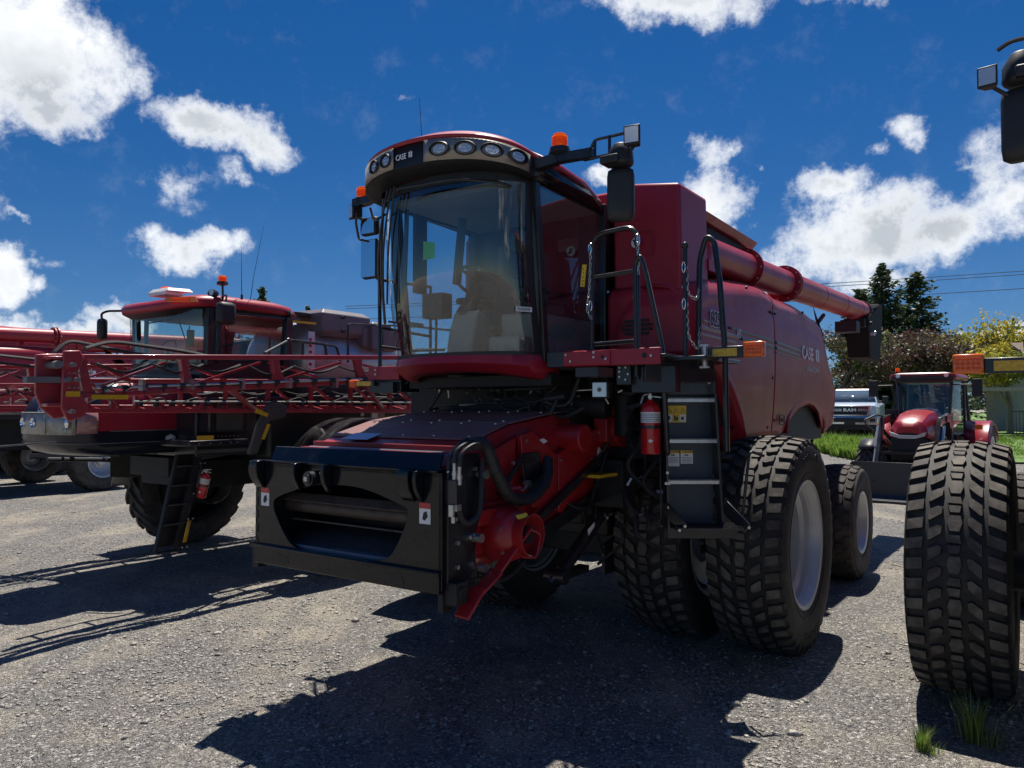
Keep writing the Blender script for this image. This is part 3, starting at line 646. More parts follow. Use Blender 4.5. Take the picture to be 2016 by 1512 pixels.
    b.cyl((.925,yf+.36,1.76),(.99,yf+.36,1.76),.028); b.cyl((.925,yf+.30,1.36),(.99,yf+.30,1.36),.03); b.cyl((.925,yf+.36,1.16),(.98,yf+.36,1.16),.028)
    pieces('coupler', b, STEEL, cp, bevel=.002)
    b = MB()
    for i, (x, z) in enumerate(((.91,1.80),(.96,1.85),(1.0,1.83))):
        b.tube([(x,yf+.06,z),(x+.0,yf+.07,z+.08),(x+.03,yf+.16,1.99-.01*i),(x+.02,yf+.30,1.99-.02*i),(1.0,yf+.40,1.84)],.013,8,.08)
    obj('hydraulic_hoses', b, HOSE, cp)
    b = MB(); pts = fillet([Vector(p) for p in ((.98,yf+.20,1.96),(1.0,yf+.32,1.97),(1.02,yf+.42,1.76),(1.0,yf+.60,1.57),(.98,yf+.92,1.55),(.93,yf+1.18,1.66),(.86,yf+1.30,1.80))], .16, seg=7)
    b.tube(pts,.042,14); hs = obj('wrapped_hose_bundle', b, HOSE, T)
    b = MB()
    for i in range(2, len(pts)-2, 1):
        d = (pts[i+1]-pts[i-1]).normalized(); 
        if i % 2 == 0: b.tube([pts[i]-d*.008, pts[i]+d*.008], .0445, 14)
    obj('hose_wraps', b, BLKPL, hs)
    b = MB(); b.tube([(.93,yf+.1,1.62),(.94,yf+.18,1.45),(.97,yf+.30,1.50),(.95,yf+.36,1.85)],.022,10,.08); b.tube([(.90,yf+.3,1.1),(.95,yf+.6,1.02),(.9,yf+.9,1.1)],.02,8,.2); b.tube([(.8,-2.0,1.45),(.86,-1.8,1.36),(.84,-1.4,1.42),(.8,-1.25,1.3)],.012,7,.1); b.tube([(.78,-1.55,1.72),(.83,-1.5,1.6),(.86,-1.7,1.3)],.01,7,.1); pieces('loose_hose', b, HOSE, T)
    b = MB(); b.box(.845,.86,-2.62,-2.50,1.66,1.72); b.beam((.86,-2.96,1.60),(.86,-2.66,1.83),.03,.03); b.prism([(-2.68,1.86),(-2.42,1.86),(-2.40,1.66),(-2.5,1.56),(-2.62,1.60)],'x',.846,.86); obj('latch_plate', b, BLACK, T, .004)
    b = MB(); b.cyl((.86,-2.63,1.64),(.90,-2.63,1.64),.03); b.tube([(.88,-2.63,1.64),(.89,-2.7,1.60),(.885,-2.82,1.63)],.008,6); b.cyl((.85,-2.78,1.80),(.87,-2.78,1.80),.014); obj('latch_bolt', b, STEEL, T)
    b = MB()
    for k in range(7): b.lathe([(-2.86+k*.018,.018),(-2.853+k*.018,.022),(-2.846+k*.018,.018)], (.885,0,1.62), 'y', 10, caps=False)
    obj('red_spring', b, EXRED, T)
    # red gearbox cone and folded drive-shaft arm
    b = MB(); b.lathe([(.80,.16),(.86,.19),(.98,.185),(1.06,.15),(1.09,.11)], (0,-2.98,1.34), 'x', 28); b.box(.78,.92,-3.26,-2.72,1.42,1.52); b.prism([(-3.35,1.55),(-2.75,1.55),(-2.70,1.40),(-3.1,1.22),(-3.35,1.2)],'x',.80,.86)
    gb = obj('gearbox_housing', b, REDF, T, .008, ang=50)
    b = MB(); b.lathe([(1.02,.125),(1.15,.14),(1.16,.14),(1.16,.132),(1.04,.11)], (0,-2.98,1.35), 'x', 28, caps=False); obj('shaft_guard', b, REDF, gb)
    b = MB(); b.cyl((1.0,-2.98,1.35),(1.13,-2.98,1.35),.06); obj('output_shaft', b, DARK, gb)
    b = MB(); b.plate([(1.10,-3.1,1.49),(1.13,-3.02,1.50),(1.15,-3.02,1.475),(1.12,-3.1,1.465)],.003); obj('yellow_sticker', b, YEL, gb)
    b = MB()
    for (y,z) in ((-3.14,1.40),(-3.12,1.24),(-2.86,1.22),(-2.84,1.44)): b.bolt((1.0,y,z),'x',.014,.02)
    obj('bolt_heads', b, STEEL, gb)
    b = MB(); b.beam((1.12,-2.98,1.40),(1.04,-3.22,1.14),.02,.075,(1,0,0)); b.beam((1.04,-3.22,1.14),(1.0,-3.40,1.02),.02,.10,(1,0,0)); b.beam((1.0,-3.36,1.06),(.985,-3.52,.90),.024,.11,(1,0,0))
    arm = obj('drive_arm', b, REDF, T, .006)
    b = MB(); b.tube([(1.13,-2.96,1.38),(1.17,-2.90,1.35),(1.17,-2.96,1.20),(1.13,-3.08,1.22)],.009,8,.03); obj('arm_handle', b, REDF, arm)
    b = MB()
    for (y,z) in ((-3.42,.98),(-3.46,.95),(-3.50,.91)): b.bolt((1.0,y,z),'x',.014,.012)
    obj('bolt_heads', b, STEEL, arm)
    b = MB(); b.box(.89,.99,yf+.04,yf+.16,.98,1.12); b.cyl((.86,yf+.10,1.06),(1.0,yf+.10,1.06),.035); b.box(.86,.9,yf+.02,yf+.12,.93,1.05); obj('lower_lock', b, DARK, T, .005); b = MB(); b.box(-.95,-.88,yf+.02,yf+.1,1.0,1.16); b.cyl((-.96,yf+.03,1.18),(-.90,yf+.03,1.18),.035); obj('lower_lock', b, DARK, T, .005)
    # ---------------- cab
    lo, hi = .70, .71
    G0 = pane_curve(.70,-2.15,.42,2.58); G1 = pane_curve(.71,-2.30,.42,4.0)
    b = MB(); rg = []
    for k in range(9):
        t = k/8; rg.append([(a[0]+(c[0]-a[0])*t, a[1]+(c[1]-a[1])*t-.05*math.sin(t*math.pi), a[2]+(c[2]-a[2])*t) for a, c in zip(G0, G1)])
    b.grid(rg); ws = obj('windshield', b, WS, T)
    # frosted black border printed on the glass
    b = MB(); b.grid([[(p[0]*1.006,p[1]-.006,p[2]-.01) for p in rg[0]],[(p[0]*1.006,p[1]-.012,p[2]+.045) for p in rg[0]]]); b.grid([[(p[0]*1.006,p[1]-.008,p[2]-.09) for p in rg[8]],[(p[0]*1.006,p[1]-.006,p[2]) for p in rg[8]]])
    for j in (0,-1,-2) if False else (0,): pass
    for idx in ((0,1),(23,24)):
        b.grid([[(rg[k][i][0]*1.006,rg[k][i][1]-.006,rg[k][i][2]) for i in idx] for k in range(9)])
    obj('glass_border', b, BLKPL, ws)
    b = MB(); b.plate([(.655,-2.425,2.83),(.70,-2.33,2.83),(.70,-2.33,2.865),(.655,-2.425,2.865)],-.002)
    s = rg[2]; p, q = Vector(s[21]), Vector(s[23]); M = frame3(p+Vector((.012,-.012,0)), q-p, (0,0,1))
    b = MB(); b.plate([M@Vector(v) for v in ((-.02,-.01,0),(.13,-.01,0),(.13,.028,0),(-.02,.028,0))],.001); sk = obj('serial_sticker', b, WHITE, ws)
    text('serial_number','YLG243298',.026,INK,sk,frame3(p+Vector((.014,-.016,0))+(q-p)*.0, q-p,(0,0,1)),sx=.9,ext=.0004)
    # pillars and door frames
    b = MB()
    for s_ in (1,-1):
        b.beam((s_*.715,-2.14,2.55),(s_*.725,-2.30,4.02),.06,.07,(0,1,0))
        b.beam((s_*.725,-1.18,2.55),(s_*.725,-1.18,4.0),.09,.07,(0,1,0)); b.beam((s_*.725,-2.16,2.60),(s_*.725,-1.18,2.60),.04,.06); b.beam((s_*.725,-2.28,3.96),(s_*.725,-1.18,3.96),.04,.08)
    b.box(-.74,.74,-1.14,-1.10,2.5,3.05); b.box(-.74,-.45,-1.14,-1.10,3.05,4.0); b.box(.45,.74,-1.14,-1.10,3.05,4.0); b.box(-.45,.45,-1.14,-1.10,3.75,4.0)
    b.box(.69,.74,-1.13,-.95,2.5,3.98); b.box(-.74,-.69,-1.13,-.95,2.5,3.98)
    pl = obj('cab_frame', b, BLACK, T, .008)
    b = MB(); b.cyl((.765,-2.20,3.10),(.765,-2.17,3.10),.02); b.cyl((.765,-2.20,3.02),(.765,-2.17,3.02),.02); b.box(.75,.765,-2.22,-2.16,3.0,3.12); obj('door_hinge', b, BLACK, pl)
    for s_ in (1,-1):
        b = MB(); x = s_*.742; G = [[(x,-2.13+.0,2.63),(x,-1.235,2.63)],[(x,-2.25,3.92),(x,-1.235,3.92)]]; b.grid(G); d = obj('door_window', b, DOORG, T)
    b = MB(); b.box(.748,.758,-1.60,-1.38,3.30,3.35); 
    # interior
    b = MB(); b.box(-.66,.66,-2.35,-1.15,2.50,2.545); b.box(.30,.66,-2.15,-1.2,2.55,2.95); b.box(.32,.60,-2.35,-2.1,2.55,2.75); b.prism([(-2.35,2.55),(-2.15,2.55),(-2.0,2.62),(-2.05,2.95),(-2.22,3.0),(-2.3,2.8)],'x',-.13,.13); obj('cab_floor', b, TRIM, T, .02)
    b = MB(); b.box(-.30,.22,-1.85,-1.40,2.86,3.0); b.prism([(-1.48,2.98),(-1.32,2.98),(-1.22,3.62),(-1.36,3.62)],'x',-.30,.22); b.box(-.2,.14,-1.75,-1.45,2.55,2.86); st_ = obj('driver_seat', b, SEAT, T, .04)
    b = MB(); b.prism([(-1.36,3.62),(-1.25,3.62),(-1.22,3.85),(-1.33,3.85)],'x',-.17,.10); obj('headrest', b, SEAT, st_, .03)
    b = MB(); b.box(-.42,-.32,-1.85,-1.35,3.12,3.18); b.box(.26,.46,-2.0,-1.35,3.10,3.19); b.cyl((.36,-1.95,3.19),(.36,-1.95,3.33),.03); obj('armrests', b, CABD, st_, .02)
    b = MB(); b.beam((-.03,-2.22,2.95),(-.03,-2.05,3.22),.09,.08); sc_ = obj('steering_column', b, CABD, T, .02)
    b = MB(); cpt = Vector((-.03,-2.03,3.26)); nn = Vector((0,.55,.83)).normalized(); u = Vector((1,0,0)); w_ = nn.cross(u)
    b.tube([cpt+u*(.2*math.cos(a))+w_*(.2*math.sin(a)) for a in [2*math.pi*k/24 for k in range(24)]],.015,8,closed=True)
    for a in (0.3,2.4,4.4): b.tube([cpt, cpt+u*(.2*math.cos(a))+w_*(.2*math.sin(a))],.012,6)
    obj('steering_wheel', b, CABD, sc_)
    b = MB(); b.box(.36,.42,-2.28,-1.98,3.25,3.47); b.tube([(.42,-2.1,2.95),(.42,-2.1,3.3)],.015,8); b.box(-.62,-.58,-2.2,-2.05,3.2,3.9); b.tube([(-.6,-2.3,2.6),(-.62,-2.3,3.3),(-.55,-2.35,3.9)],.02,8,.1); b.box(.52,.62,-2.0,-1.86,3.15,3.3); b.tube([(-.35,-2.2,2.6),(-.3,-2.25,3.0),(-.42,-2.2,3.2),(-.5,-2.1,3.0)],.012,7,.1); b.box(-.42,-.20,-2.3,-2.16,2.95,3.16); b.beam((0,-2.35,3.2),(.02,-2.30,3.75),.05,.06)
    obj('monitor', b, CABD, T, .015)
    b = MB(); b.plate([(-.30,-2.42,3.42),(-.16,-2.44,3.42),(-.16,-2.44,3.55),(-.30,-2.42,3.58)],.003); obj('green_sticker', b, GREEN, T)
    b = MB(); b.box(-.68,.68,-2.35,-1.15,3.93,3.99); obj('headliner', b, TRIM, T); b = MB(); b.box(-.68,-.42,-1.16,-1.145,2.55,2.9); b.prism([(-1.5,2.55),(-1.18,2.55),(-1.18,2.85),(-1.35,2.85)],'x',-.68,-.45); b.box(.62,.68,-1.9,-1.16,2.55,2.72); b.prism([(-2.2,2.55),(-2.05,2.55),(-2.0,3.4),(-2.1,3.9),(-2.2,3.9),(-2.12,3.3)],'x',.02,.10) if False else None; obj('rear_trim', b, TRIM, T, .02)
    b = MB(); b.grid([[(-.45,-1.12,3.05),(.45,-1.12,3.05)],[(-.45,-1.12,3.75),(.45,-1.12,3.75)]]); obj('rear_window', b, DOORG, T)
    # skirt below the glass
    A = pane_curve(.715,-2.13,.45,2.60); B_ = pane_curve(.74,-2.13,.47,2.52); C_ = pane_curve(.70,-2.08,.40,2.44)
    A = [(-.715,-1.6,2.60)]+A+[(.715,-1.95,2.60)]; B_ = [(-.74,-1.6,2.52)]+[(p[0],p[1],p[2]-.035*abs(p[0]/.74)**3+.02) for p in B_]+[(.745,-1.95,2.50)]; C_ = [(-.70,-1.6,2.44)]+[(p[0],p[1],p[2]+.045-.06*abs(p[0]/.7)**3) for p in C_]+[(.70,-1.95,2.43)]
    D_ = [(p[0]*.9,p[1]+.1,p[2]-.02) for p in C_]
    b = MB(); b.grid([[(p[0],p[1]+.03,p[2]+.005) for p in A],A,B_,C_,D_]); obj('cab_skirt', b, RED, T, solid=.012, ang=60)
    # roof with lamp bezel
    def roofc(W, Yc, D, z, n=64, zc=0):
        o = []
        for i in range(n+1):
            a = math.pi*(i/n-.5); x = W*math.sin(a); y = Yc-D*abs(math.cos(a))**.75; o.append((x, y, z+zc*math.cos(a)))
        return o
    r0 = roofc(.72,-2.34,.42,3.94,zc=.05); r1 = roofc(.80,-2.36,.58,3.945,zc=.08); r2 = roofc(.80,-2.34,.60,4.09,zc=.11); r3 = roofc(.77,-2.30,.56,4.13,zc=.11)
    b = MB(); b.grid([r0, r1, [(p[0]*.985,p[1]+.015,p[2]) for p in r2]]); br = obj('roof_visor', b, BLKPL, T, solid=.02, ang=60)
    # champagne bezels either side of the badge
    def band(i0, i1, t0, t1, off):
        return [[(r1[i][0]+(r2[i][0]-r1[i][0])*t, r1[i][1]+(r2[i][1]-r1[i][1])*t-off, r1[i][2]+(r2[i][2]-r1[i][2])*t) for i in range(i0, i1+1)] for t in (t0, (t0+t1)/2, t1)]
    def vis(i, t, off):   # point and frame on the visor front
        a, c = Vector(r1[i]), Vector(r2[i]); p = a+(c-a)*t; tg = (Vector(r1[min(i+1,64)])-Vector(r1[max(i-1,0)])).normalized(); upv = (c-a).normalized(); n = tg.cross(upv).normalized()
        return p+n*off, tg, upv, n
    for (i0, i1, lamps) in ((13, 28, (21.5, 26.0)), (36, 62, (39.6, 45.2, 51.2, 57.8))):
        b = MB(); b.grid(band(i0, i1, .04, .97, .012)); bz = obj('lamp_bezel', b, BEIGE, br, solid=.01, ang=60)
        for q in lamps:
            i = int(q); p, tg, upv, n = vis(i, .5, .022); f = q-i; p2 = vis(min(i+1,64), .5, .022)[0]; p = p+(p2-p)*f
            ws_ = .078 if i > 30 else .06
            def ell(r, d, w=ws_, h=.05): return [p+tg*(w*r*math.cos(a))+upv*(h*r*math.sin(a))+n*d for a in [2*math.pi*k/28 for k in range(28)]]
            b = MB(); b.rings([ell(1.12,.0), ell(1.0,.012), ell(.86,-.03), ell(.3,-.035)], True, False); lp = obj('roof_lamp', b, BLKPL, br, ang=50)
            b = MB(); b.rings([ell(.74,-.012), ell(.66,.0), ell(.01,.003)], True, False); b2 = obj('lens', b, LENSC, lp, ang=50)
            b = MB()
            for k in range(6):
                c = p+tg*(.022*(k % 3-1))+upv*(.018*(k//3-.5)*1.4)+n*.001; b.rings([[c+tg*(.008*math.cos(a))+upv*(.008*math.sin(a))+n*dd for a in [2*math.pi*m_/8 for m_ in range(8)]] for dd in (-.001,.004)])
            obj('reflector', b, STEEL, lp)
    p, tg, upv, n = vis(29, .34, .016); p3 = vis(33, .34, .016)[0]
    case_mark('roof_lettering', frame3(p, p3-p, upv), .060, WHITE, br)
    b = MB(); rr_ = [r2, [(p[0]*.99,p[1]+.0,p[2]+.03) for p in r2], [(p[0]*.86,p[1]+.10,p[2]+.075) for p in r3], [(p[0]*.5,p[1]*.9-.05,p[2]+.10) for p in r3]]
    b.grid(rr_)
    # rest of the roof: sides slope to the rear
    def rrow(y, zs, zc, W): return [(W*math.sin(math.pi*(k/16-.5)), y, zs+(zc-zs)*math.cos(math.pi*(k/16-.5))**.7 if abs(k-8) < 8 else zs) for k in range(17)]
    b.grid([rrow(-2.36,4.08,4.24,.80), rrow(-2.0,4.08,4.25,.81), rrow(-1.6,4.05,4.22,.80), rrow(-1.25,3.98,4.12,.76), rrow(-1.08,3.88,4.0,.72)])
    obj('cab_roof', b, RED, T, solid=.02, ang=60)
    b = MB(); b.grid([[(.79,-2.36,4.10),(.80,-2.0,4.09),(.80,-1.6,4.06),(.76,-1.25,3.99),(.74,-1.1,3.9)],[(.765,-2.36,3.94),(.77,-2.0,3.93),(.77,-1.6,3.92),(.755,-1.25,3.90),(.74,-1.1,3.88)]]); b.grid([[(-.79,-2.36,4.10),(-.80,-2.0,4.09),(-.80,-1.6,4.06),(-.76,-1.25,3.99),(-.74,-1.1,3.9)],[(-.765,-2.36,3.94),(-.77,-2.0,3.93),(-.77,-1.6,3.92),(-.755,-1.25,3.90),(-.74,-1.1,3.88)]]); obj('roof_side_trim', b, BLACKG, T, solid=.01)
    # wipers on the glass, grab bars at the brow
    b = MB()
    for k in range(3):
        x = -.42-.06*k; b.tube([(x+.12,-2.77+.02*k,3.96),(x,-2.72,3.5),(x-.10,-2.62+.02*k,3.05)],.009,6,.3)
    b.tube([(-.47,-2.72,3.9),(-.62,-2.60,3.4),(-.66,-2.5,2.9)],.012,6,.3)
    b.tube([(-.2,-2.80,3.86),(-.2,-2.86,3.90),(.35,-2.82,3.90),(.62,-2.60,3.88),(.66,-2.52,3.86)],.011,8,.08); b.tube([(-.78,-2.35,3.90),(-.80,-2.5,3.80),(-.62,-2.72,3.84)],.010,8,.08)
    obj('wiper', b, BLACK, T)
    b = MB(); b.tube([(-.74,-2.24,3.75),(-.75,-2.22,3.2),(-.72,-2.18,2.7)],.010,6,.2); b.box(-.76,-.73,-2.26,-2.2,3.15,3.24); b.box(-.76,-.73,-2.26,-2.2,2.95,3.02); obj('right_wiper', b, BLACK, T); bpy.data.objects.remove(bpy.data.objects[-1]) if False else None
    b = MB(); b.tube([(-1.00,-1.6,4.2),(-1.08,-1.6,5.25)],[.006,.002],6); b.tube([(-.75,-1.6,4.05),(-1.0,-1.6,4.2)],.012,6); obj('whip_aerial', b, BLACK, T)
    # beacons and mirror arms
    for s_ in (1,-1):
        ba = MB(); x0 = s_*.70
        ba.beam((x0,-2.38,4.02),(s_*.95,-2.32,4.07),.09,.075); ba.beam((s_*.95,-2.32,4.07),(s_*1.17,-2.30,4.07),.075,.065); ba.box(min(s_*1.15,s_*1.24),max(s_*1.15,s_*1.24),-2.34,-2.26,4.03,4.10)
        if s_ > 0:
            ba.tube([(1.22,-2.30,4.09),(1.26,-2.30,4.16),(1.52,-2.28,4.17),(1.58,-2.27,4.14)],.012,8,.03); ba.tube([(1.22,-2.30,4.03),(1.40,-2.30,4.03),(1.44,-2.30,4.0),(1.46,-2.3,3.95)],.012,8,.03); ba.tube([(1.26,-2.3,4.16),(1.26,-2.3,4.03)],.012,8); ba.tube([(1.38,-2.3,4.165),(1.38,-2.3,4.03)],.012,8)
        else:
            ba.tube([(-1.24,-2.30,4.04),(-1.30,-2.26,4.04),(-1.30,-2.2,3.96),(-1.2,-2.2,3.93)],.012,8,.03); ba.tube([(-1.22,-2.30,3.98),(-1.27,-2.26,3.9),(-1.27,-2.22,3.75),(-1.15,-2.2,3.72)],.012,8,.03)
        am = obj('mirror_arm', ba, BLACK, T, 0)
        beacon(am, (.97,-2.32,4.155) if s_ > 0 else (-1.17,-2.27,4.11), 1.0)
        if s_ > 0:
            b = MB(); b.box(1.36,1.50,-2.42,-2.28,3.93,3.99); b.lathe([(3.92,.07),(3.94,.095),(4.02,.09),(4.09,.05)],(1.47,-2.30,0),'z',18); hd = obj('mirror_pivot', b, BLKPL, am, .01, ang=50)
            cx, cy = 1.47, -2.30
            ca, sa = math.cos(R(18)), math.sin(R(18))
            def rot(x, y): return (cx+(x*ca-y*sa), cy+(x*sa+y*ca))
            def shell(z, w, d): return [(*rot(w*(abs(math.cos(a))**.5)*(1 if math.cos(a) > 0 else -1), d*(abs(math.sin(a))**.6)*(1 if math.sin(a) > 0 else -1)), z) for a in [2*math.pi*(k+.5)/24 for k in range(24)]]
            b = MB(); b.rings([shell(3.53,.07,.03), shell(3.545,.092,.048), shell(3.6,.098,.055), shell(3.85,.098,.055), shell(3.89,.092,.048), shell(3.905,.07,.03)]); mh = obj('mirror_housing', b, BLKPL, am, ang=60)
            b = MB(); q = [rot(-.085,.057), rot(.085,.057)]; b.plate([(*q[0],3.56),(*q[1],3.56),(*q[1],3.88),(*q[0],3.88)],.003); obj('mirror_glass', b, MIRROR, mh)
            b = MB(); b.hexa([(1.56,-2.44,4.02),(1.68,-2.42,4.02),(1.64,-2.33,4.03),(1.58,-2.33,4.03)],[(1.56,-2.44,4.16),(1.68,-2.42,4.16),(1.64,-2.33,4.14),(1.58,-2.33,4.14)]); b.tube([(1.5,-2.3,3.97),(1.6,-2.34,4.05)],.015,8); wl = obj('work_lamp', b, BLKPL, am, .012)
            b = MB(); b.plate([(1.572,-2.442,4.035),(1.668,-2.426,4.035),(1.668,-2.426,4.145),(1.572,-2.442,4.145)],.004); obj('lens', b, LENSC, wl)
        else:
            b = MB(); b.box(-1.26,-1.06,-2.22,-2.15,3.78,3.95); mh = obj('mirror_housing', b, BLKPL, am, .025)
            b = MB(); b.box(-1.245,-1.075,-2.225,-2.221,3.795,3.935); obj('mirror_glass', b, MIRROR, mh)
            b = MB(); b.box(-1.27,-1.06,-2.20,-2.13,3.38,3.75); mh2 = obj('mirror_housing', b, BLKPL, am, .03)
            b = MB(); b.plate([(-1.255,-2.205,3.395),(-1.075,-2.205,3.395),(-1.075,-2.205,3.735),(-1.255,-2.205,3.735)],.003); obj('mirror_glass', b, MIRROR, mh2)
            b = MB(); b.hexa([(-1.35,-2.28,3.93),(-1.25,-2.32,3.93),(-1.22,-2.22,3.95),(-1.3,-2.2,3.95)],[(-1.35,-2.28,4.07),(-1.25,-2.32,4.07),(-1.22,-2.22,4.05),(-1.3,-2.2,4.05)]); wl = obj('work_lamp', b, BLKPL, am, .012)
            b = MB(); b.plate([(-1.338,-2.287,3.945),(-1.262,-2.317,3.945),(-1.262,-2.317,4.055),(-1.338,-2.287,4.055)],-.004); obj('lens', b, LENSC, wl)
    return T
def make_combine_body(T):
    # ---------------- grain tank
    def zt(x): return 4.07+(1.5-abs(x))*.17
    b = MB()
    pl = [(1.5,-1.24),(.82,-1.14),(.80,-.93),(-.80,-.93),(-.90,-.50),(-1.42,-.45),(-1.45,-.40),(-1.28,-.35),(-1.28,1.25),(1.0,1.25),(1.0,-.55),(1.5,-.60)]
    lo = [(x*(1.0 if abs(x) > 1.2 else 1),y,2.60) for x, y in pl]; hi = [(x*.985,y+.0,zt(x)) for x, y in pl]
    b.rings([lo, hi], True, True, False); tk = obj('grain_tank', b, RED, T, .035)
    b = MB()   # folded tank cover
    b.hexa([(-1.2,-.55,3.98),(1.30,-.55,3.98),(1.30,1.28,3.94),(-1.2,1.28,3.94)],[(-1.2,-.55,4.09),(1.36,-.55,4.05),(1.36,1.30,4.02),(-1.2,1.30,4.06)]); b.box(-1.2,1.2,-.5,1.2,4.05,4.12); obj('tank_cover', b, REDD, tk, .012)
    b = MB(); b.box(1.0,1.26,-.52,1.2,3.80,3.97); b.box(.9,1.05,-.5,1.3,3.3,3.9); obj('tank_recess', b, DARK, tk)
    b = MB(); b.plate([(.765,-1.143,4.16),(.765+.06,-1.150,4.155),(.825,-1.150,4.06),(.765,-1.143,4.065)],.004); ys = obj('warning_sticker', b, YEL, tk)
    b = MB(); b.ringplate([(.772,4.115),(.795,4.15),(.818,4.115)],[(.781,4.121),(.795,4.141),(.809,4.121)],'y',-1.157,-1.155); b.box(.785,.805,-1.159,-1.157,4.072,4.10); obj('symbol', b, INK, ys)
    b = MB(); b.tube([(1.055,-1.206,3.705),(1.215,-1.226,3.70),(1.215,-1.226,3.50),(1.055,-1.206,3.50)],.005,6,.03,closed=True); obj('hatch_seam', b, RED, tk)
    b = MB(); b.plate([(1.065+.042*math.cos(a),-1.214-.006*math.cos(a),3.615+.046*math.sin(a)) for a in [2*math.pi*k/20 for k in range(20)]],.003); ns = obj('round_sticker', b, WHITE, tk)
    b = MB(); b.beam((1.04,-1.218,3.64),(1.09,-1.226,3.59),.012,.004,(0,1,0)); b.box(1.055,1.078,-1.224,-1.220,3.595,3.64); obj('symbol', b, INK, ns)
    # ---------------- lower front panel with vent
    b = MB(); G = []
    for j in range(15):
        z = 2.62+.62*j/14; row = []
        for i in range(22):
            x = .80+.80*i/21; edge = min((x-.80)/.16, 1); y = -1.30
            tb = .07*(1-min(1,(3.24-z)/.10))**2
            arc = .05 if (x > .9 and z < 3.10-.25*max(0,(1.15-x)/.25)**2) else 0
            if i > 18: y += .07*((i-18)/3)**2
            row.append((x, y+.05-arc+tb+.03*(1-edge), z))
        G.append(row)
    b.grid(G); fp = obj('front_body_panel', b, RED, T, solid=.02, ang=50)
    b = MB(); G2 = [[(-p[0],p[1]+.90,p[2]) for p in r] for r in G]; b.grid(G2); obj('rear_cab_panel', b, RED, T, solid=.02, ang=50)
    b = MB()
    for k, hw in enumerate((.105,.135,.135,.105)):
        z = 2.925-.036*k; b.prism([(1.115-hw,z-.010),(1.115+hw,z-.010),(1.115+hw+.012,z),(1.115+hw,z+.012),(1.115-hw,z+.012),(1.115-hw-.012,z)],'y',-1.316,-1.30)
    obj('vent_slots', b, INK, fp)
    b = MB()
    for p in ((.83,3.20),(1.52,3.18),(.86,2.66)): b.bolt((p[0],-1.27,p[1]),'-y',.012,.01)
    obj('bolt_heads', b, STEEL, fp)
    # ---------------- side panels
    top = [(-1.25,3.22),(-1.0,3.29),(-.85,3.335),(-.3,3.40),(.3,3.455),(.7,3.485),(1.06,3.475),(1.3,3.44),(1.6,3.45),(2.2,3.465),(3.0,3.44),(3.85,3.385),(4.05,3.18),(4.33,2.90),(4.6,2.72),(4.98,2.44)]
    bot = [(-1.25,2.62),(-.92,2.60),(-.6,2.46),(-.345,2.27),(-.15,2.07),(-.03,1.87),(.2,1.90),(1.5,1.90),(1.66,1.94),(1.9,2.06),(2.3,2.18),(2.9,2.235),(3.3,2.21),(3.6,2.13),(3.85,1.99),(3.98,1.90),(4.79,1.92),(4.98,2.40)]
    def side(y0, y1, s, n):
        b = MB(); G = []
        for i in range(n+1):
            y = y0+(y1-y0)*i/n; a, c = interp(bot, y), interp(top, y); col = []
            X = Xs(y); fr = max(0, 1-(y+1.25)/.12)
            for j in range(25):
                t = j/24; z = a+(c-a)*t
                d = min(1, (c-z)/.20); roll = .16*(1-math.sqrt(max(0, 1-(1-d)**2)))
                bulge = -.035*((z-2.75)/.7)**2
                crease = .018*math.exp(-((z-(c-.27))/.035)**2)
                flare = .0
                x = X-roll+bulge-crease-.12*fr**2
                col.append((s*x, y, z))
            col.append((s*(X-.16-.30), y, c+.012))
            G.append(col)
        b.grid(G); return obj('side_panel', b, RED, T, solid=.02, ang=42)
    p1 = side(-1.25, 1.055, 1, 60); p2 = side(1.067, 4.98, 1, 80); side(-.42, 1.055, -1, 40); side(1.067, 4.98, -1, 50)
    # catches, screws and the rubber seal of the side panels
    b = MB()
    for y, z in ((-.2,2.0),(.9,1.98),(.98,2.5),(.98,3.2),(1.15,3.2),(1.15,2.05),(4.0,3.1),(4.6,2.55),(4.7,2.1),(2.6,3.36),(.2,3.36)): X = Xs(y)-.035*((z-2.75)/.7)**2; b.cyl((X-.01,y,z),(X+.008,y,z),.016,n=10)
    obj('panel_screws', b, BLKPL, p1)
    b = MB(); b.tube([(Xs(1.06)-.012-.035*((z-2.75)/.7)**2,1.061,z) for z in [1.92+.1*k for k in range(14)]],.012,6); obj('panel_seal', b, INK, p1)
    b = MB(); X = Xs(1.5); b.tube([(X-.005,1.30,2.10),(X-.003,1.46,2.10),(X-.003,1.46,2.0),(X-.005,1.30,2.0)],.006,6,.02,closed=True); b.cyl((X-.01,1.38,2.05),(X+.006,1.38,2.05),.022,n=14); obj('panel_latch', b, BLKPL, p2)
    # wheel arch lips
    for s_ in (1,-1):
        b = MB(); G = []
        for (y, z) in fillet([Vector((0,y,z)) for y, z in ((-.98,2.62),(-.55,2.44),(-.25,2.15),(-.06,1.80))],.25).__iter__() if False else [(-.98,2.615),(-.8,2.56),(-.62,2.47),(-.46,2.37),(-.33,2.26),(-.22,2.15),(-.13,2.03),(-.06,1.90),(-.02,1.78)]:
            G.append([(s_*1.05,y-.05,z-.0),(s_*1.60,y-.05,z-.015),(s_*1.645,y-.015,z+.02),(s_*1.63,y+.06,z+.07),(s_*1.59,y+.14,z+.12)])
        b.grid(G); obj('front_fender', b, RED, T, solid=.012, ang=60)
        b = MB(); G = []
        for k in range(17):
            a = math.pi*k/16; y = 2.87-1.16*math.cos(a); z = 1.90+.345*math.sin(a)**.8; X = Xs(y)
            G.append([(s_*(X-.03),y+.0,z-.01),(s_*(X-.012),y*1.0-.02*math.cos(a),z+.02*math.sin(a)+.01),(s_*(X-.03),y-.045*math.cos(a),z+.06*math.sin(a)+.02)])
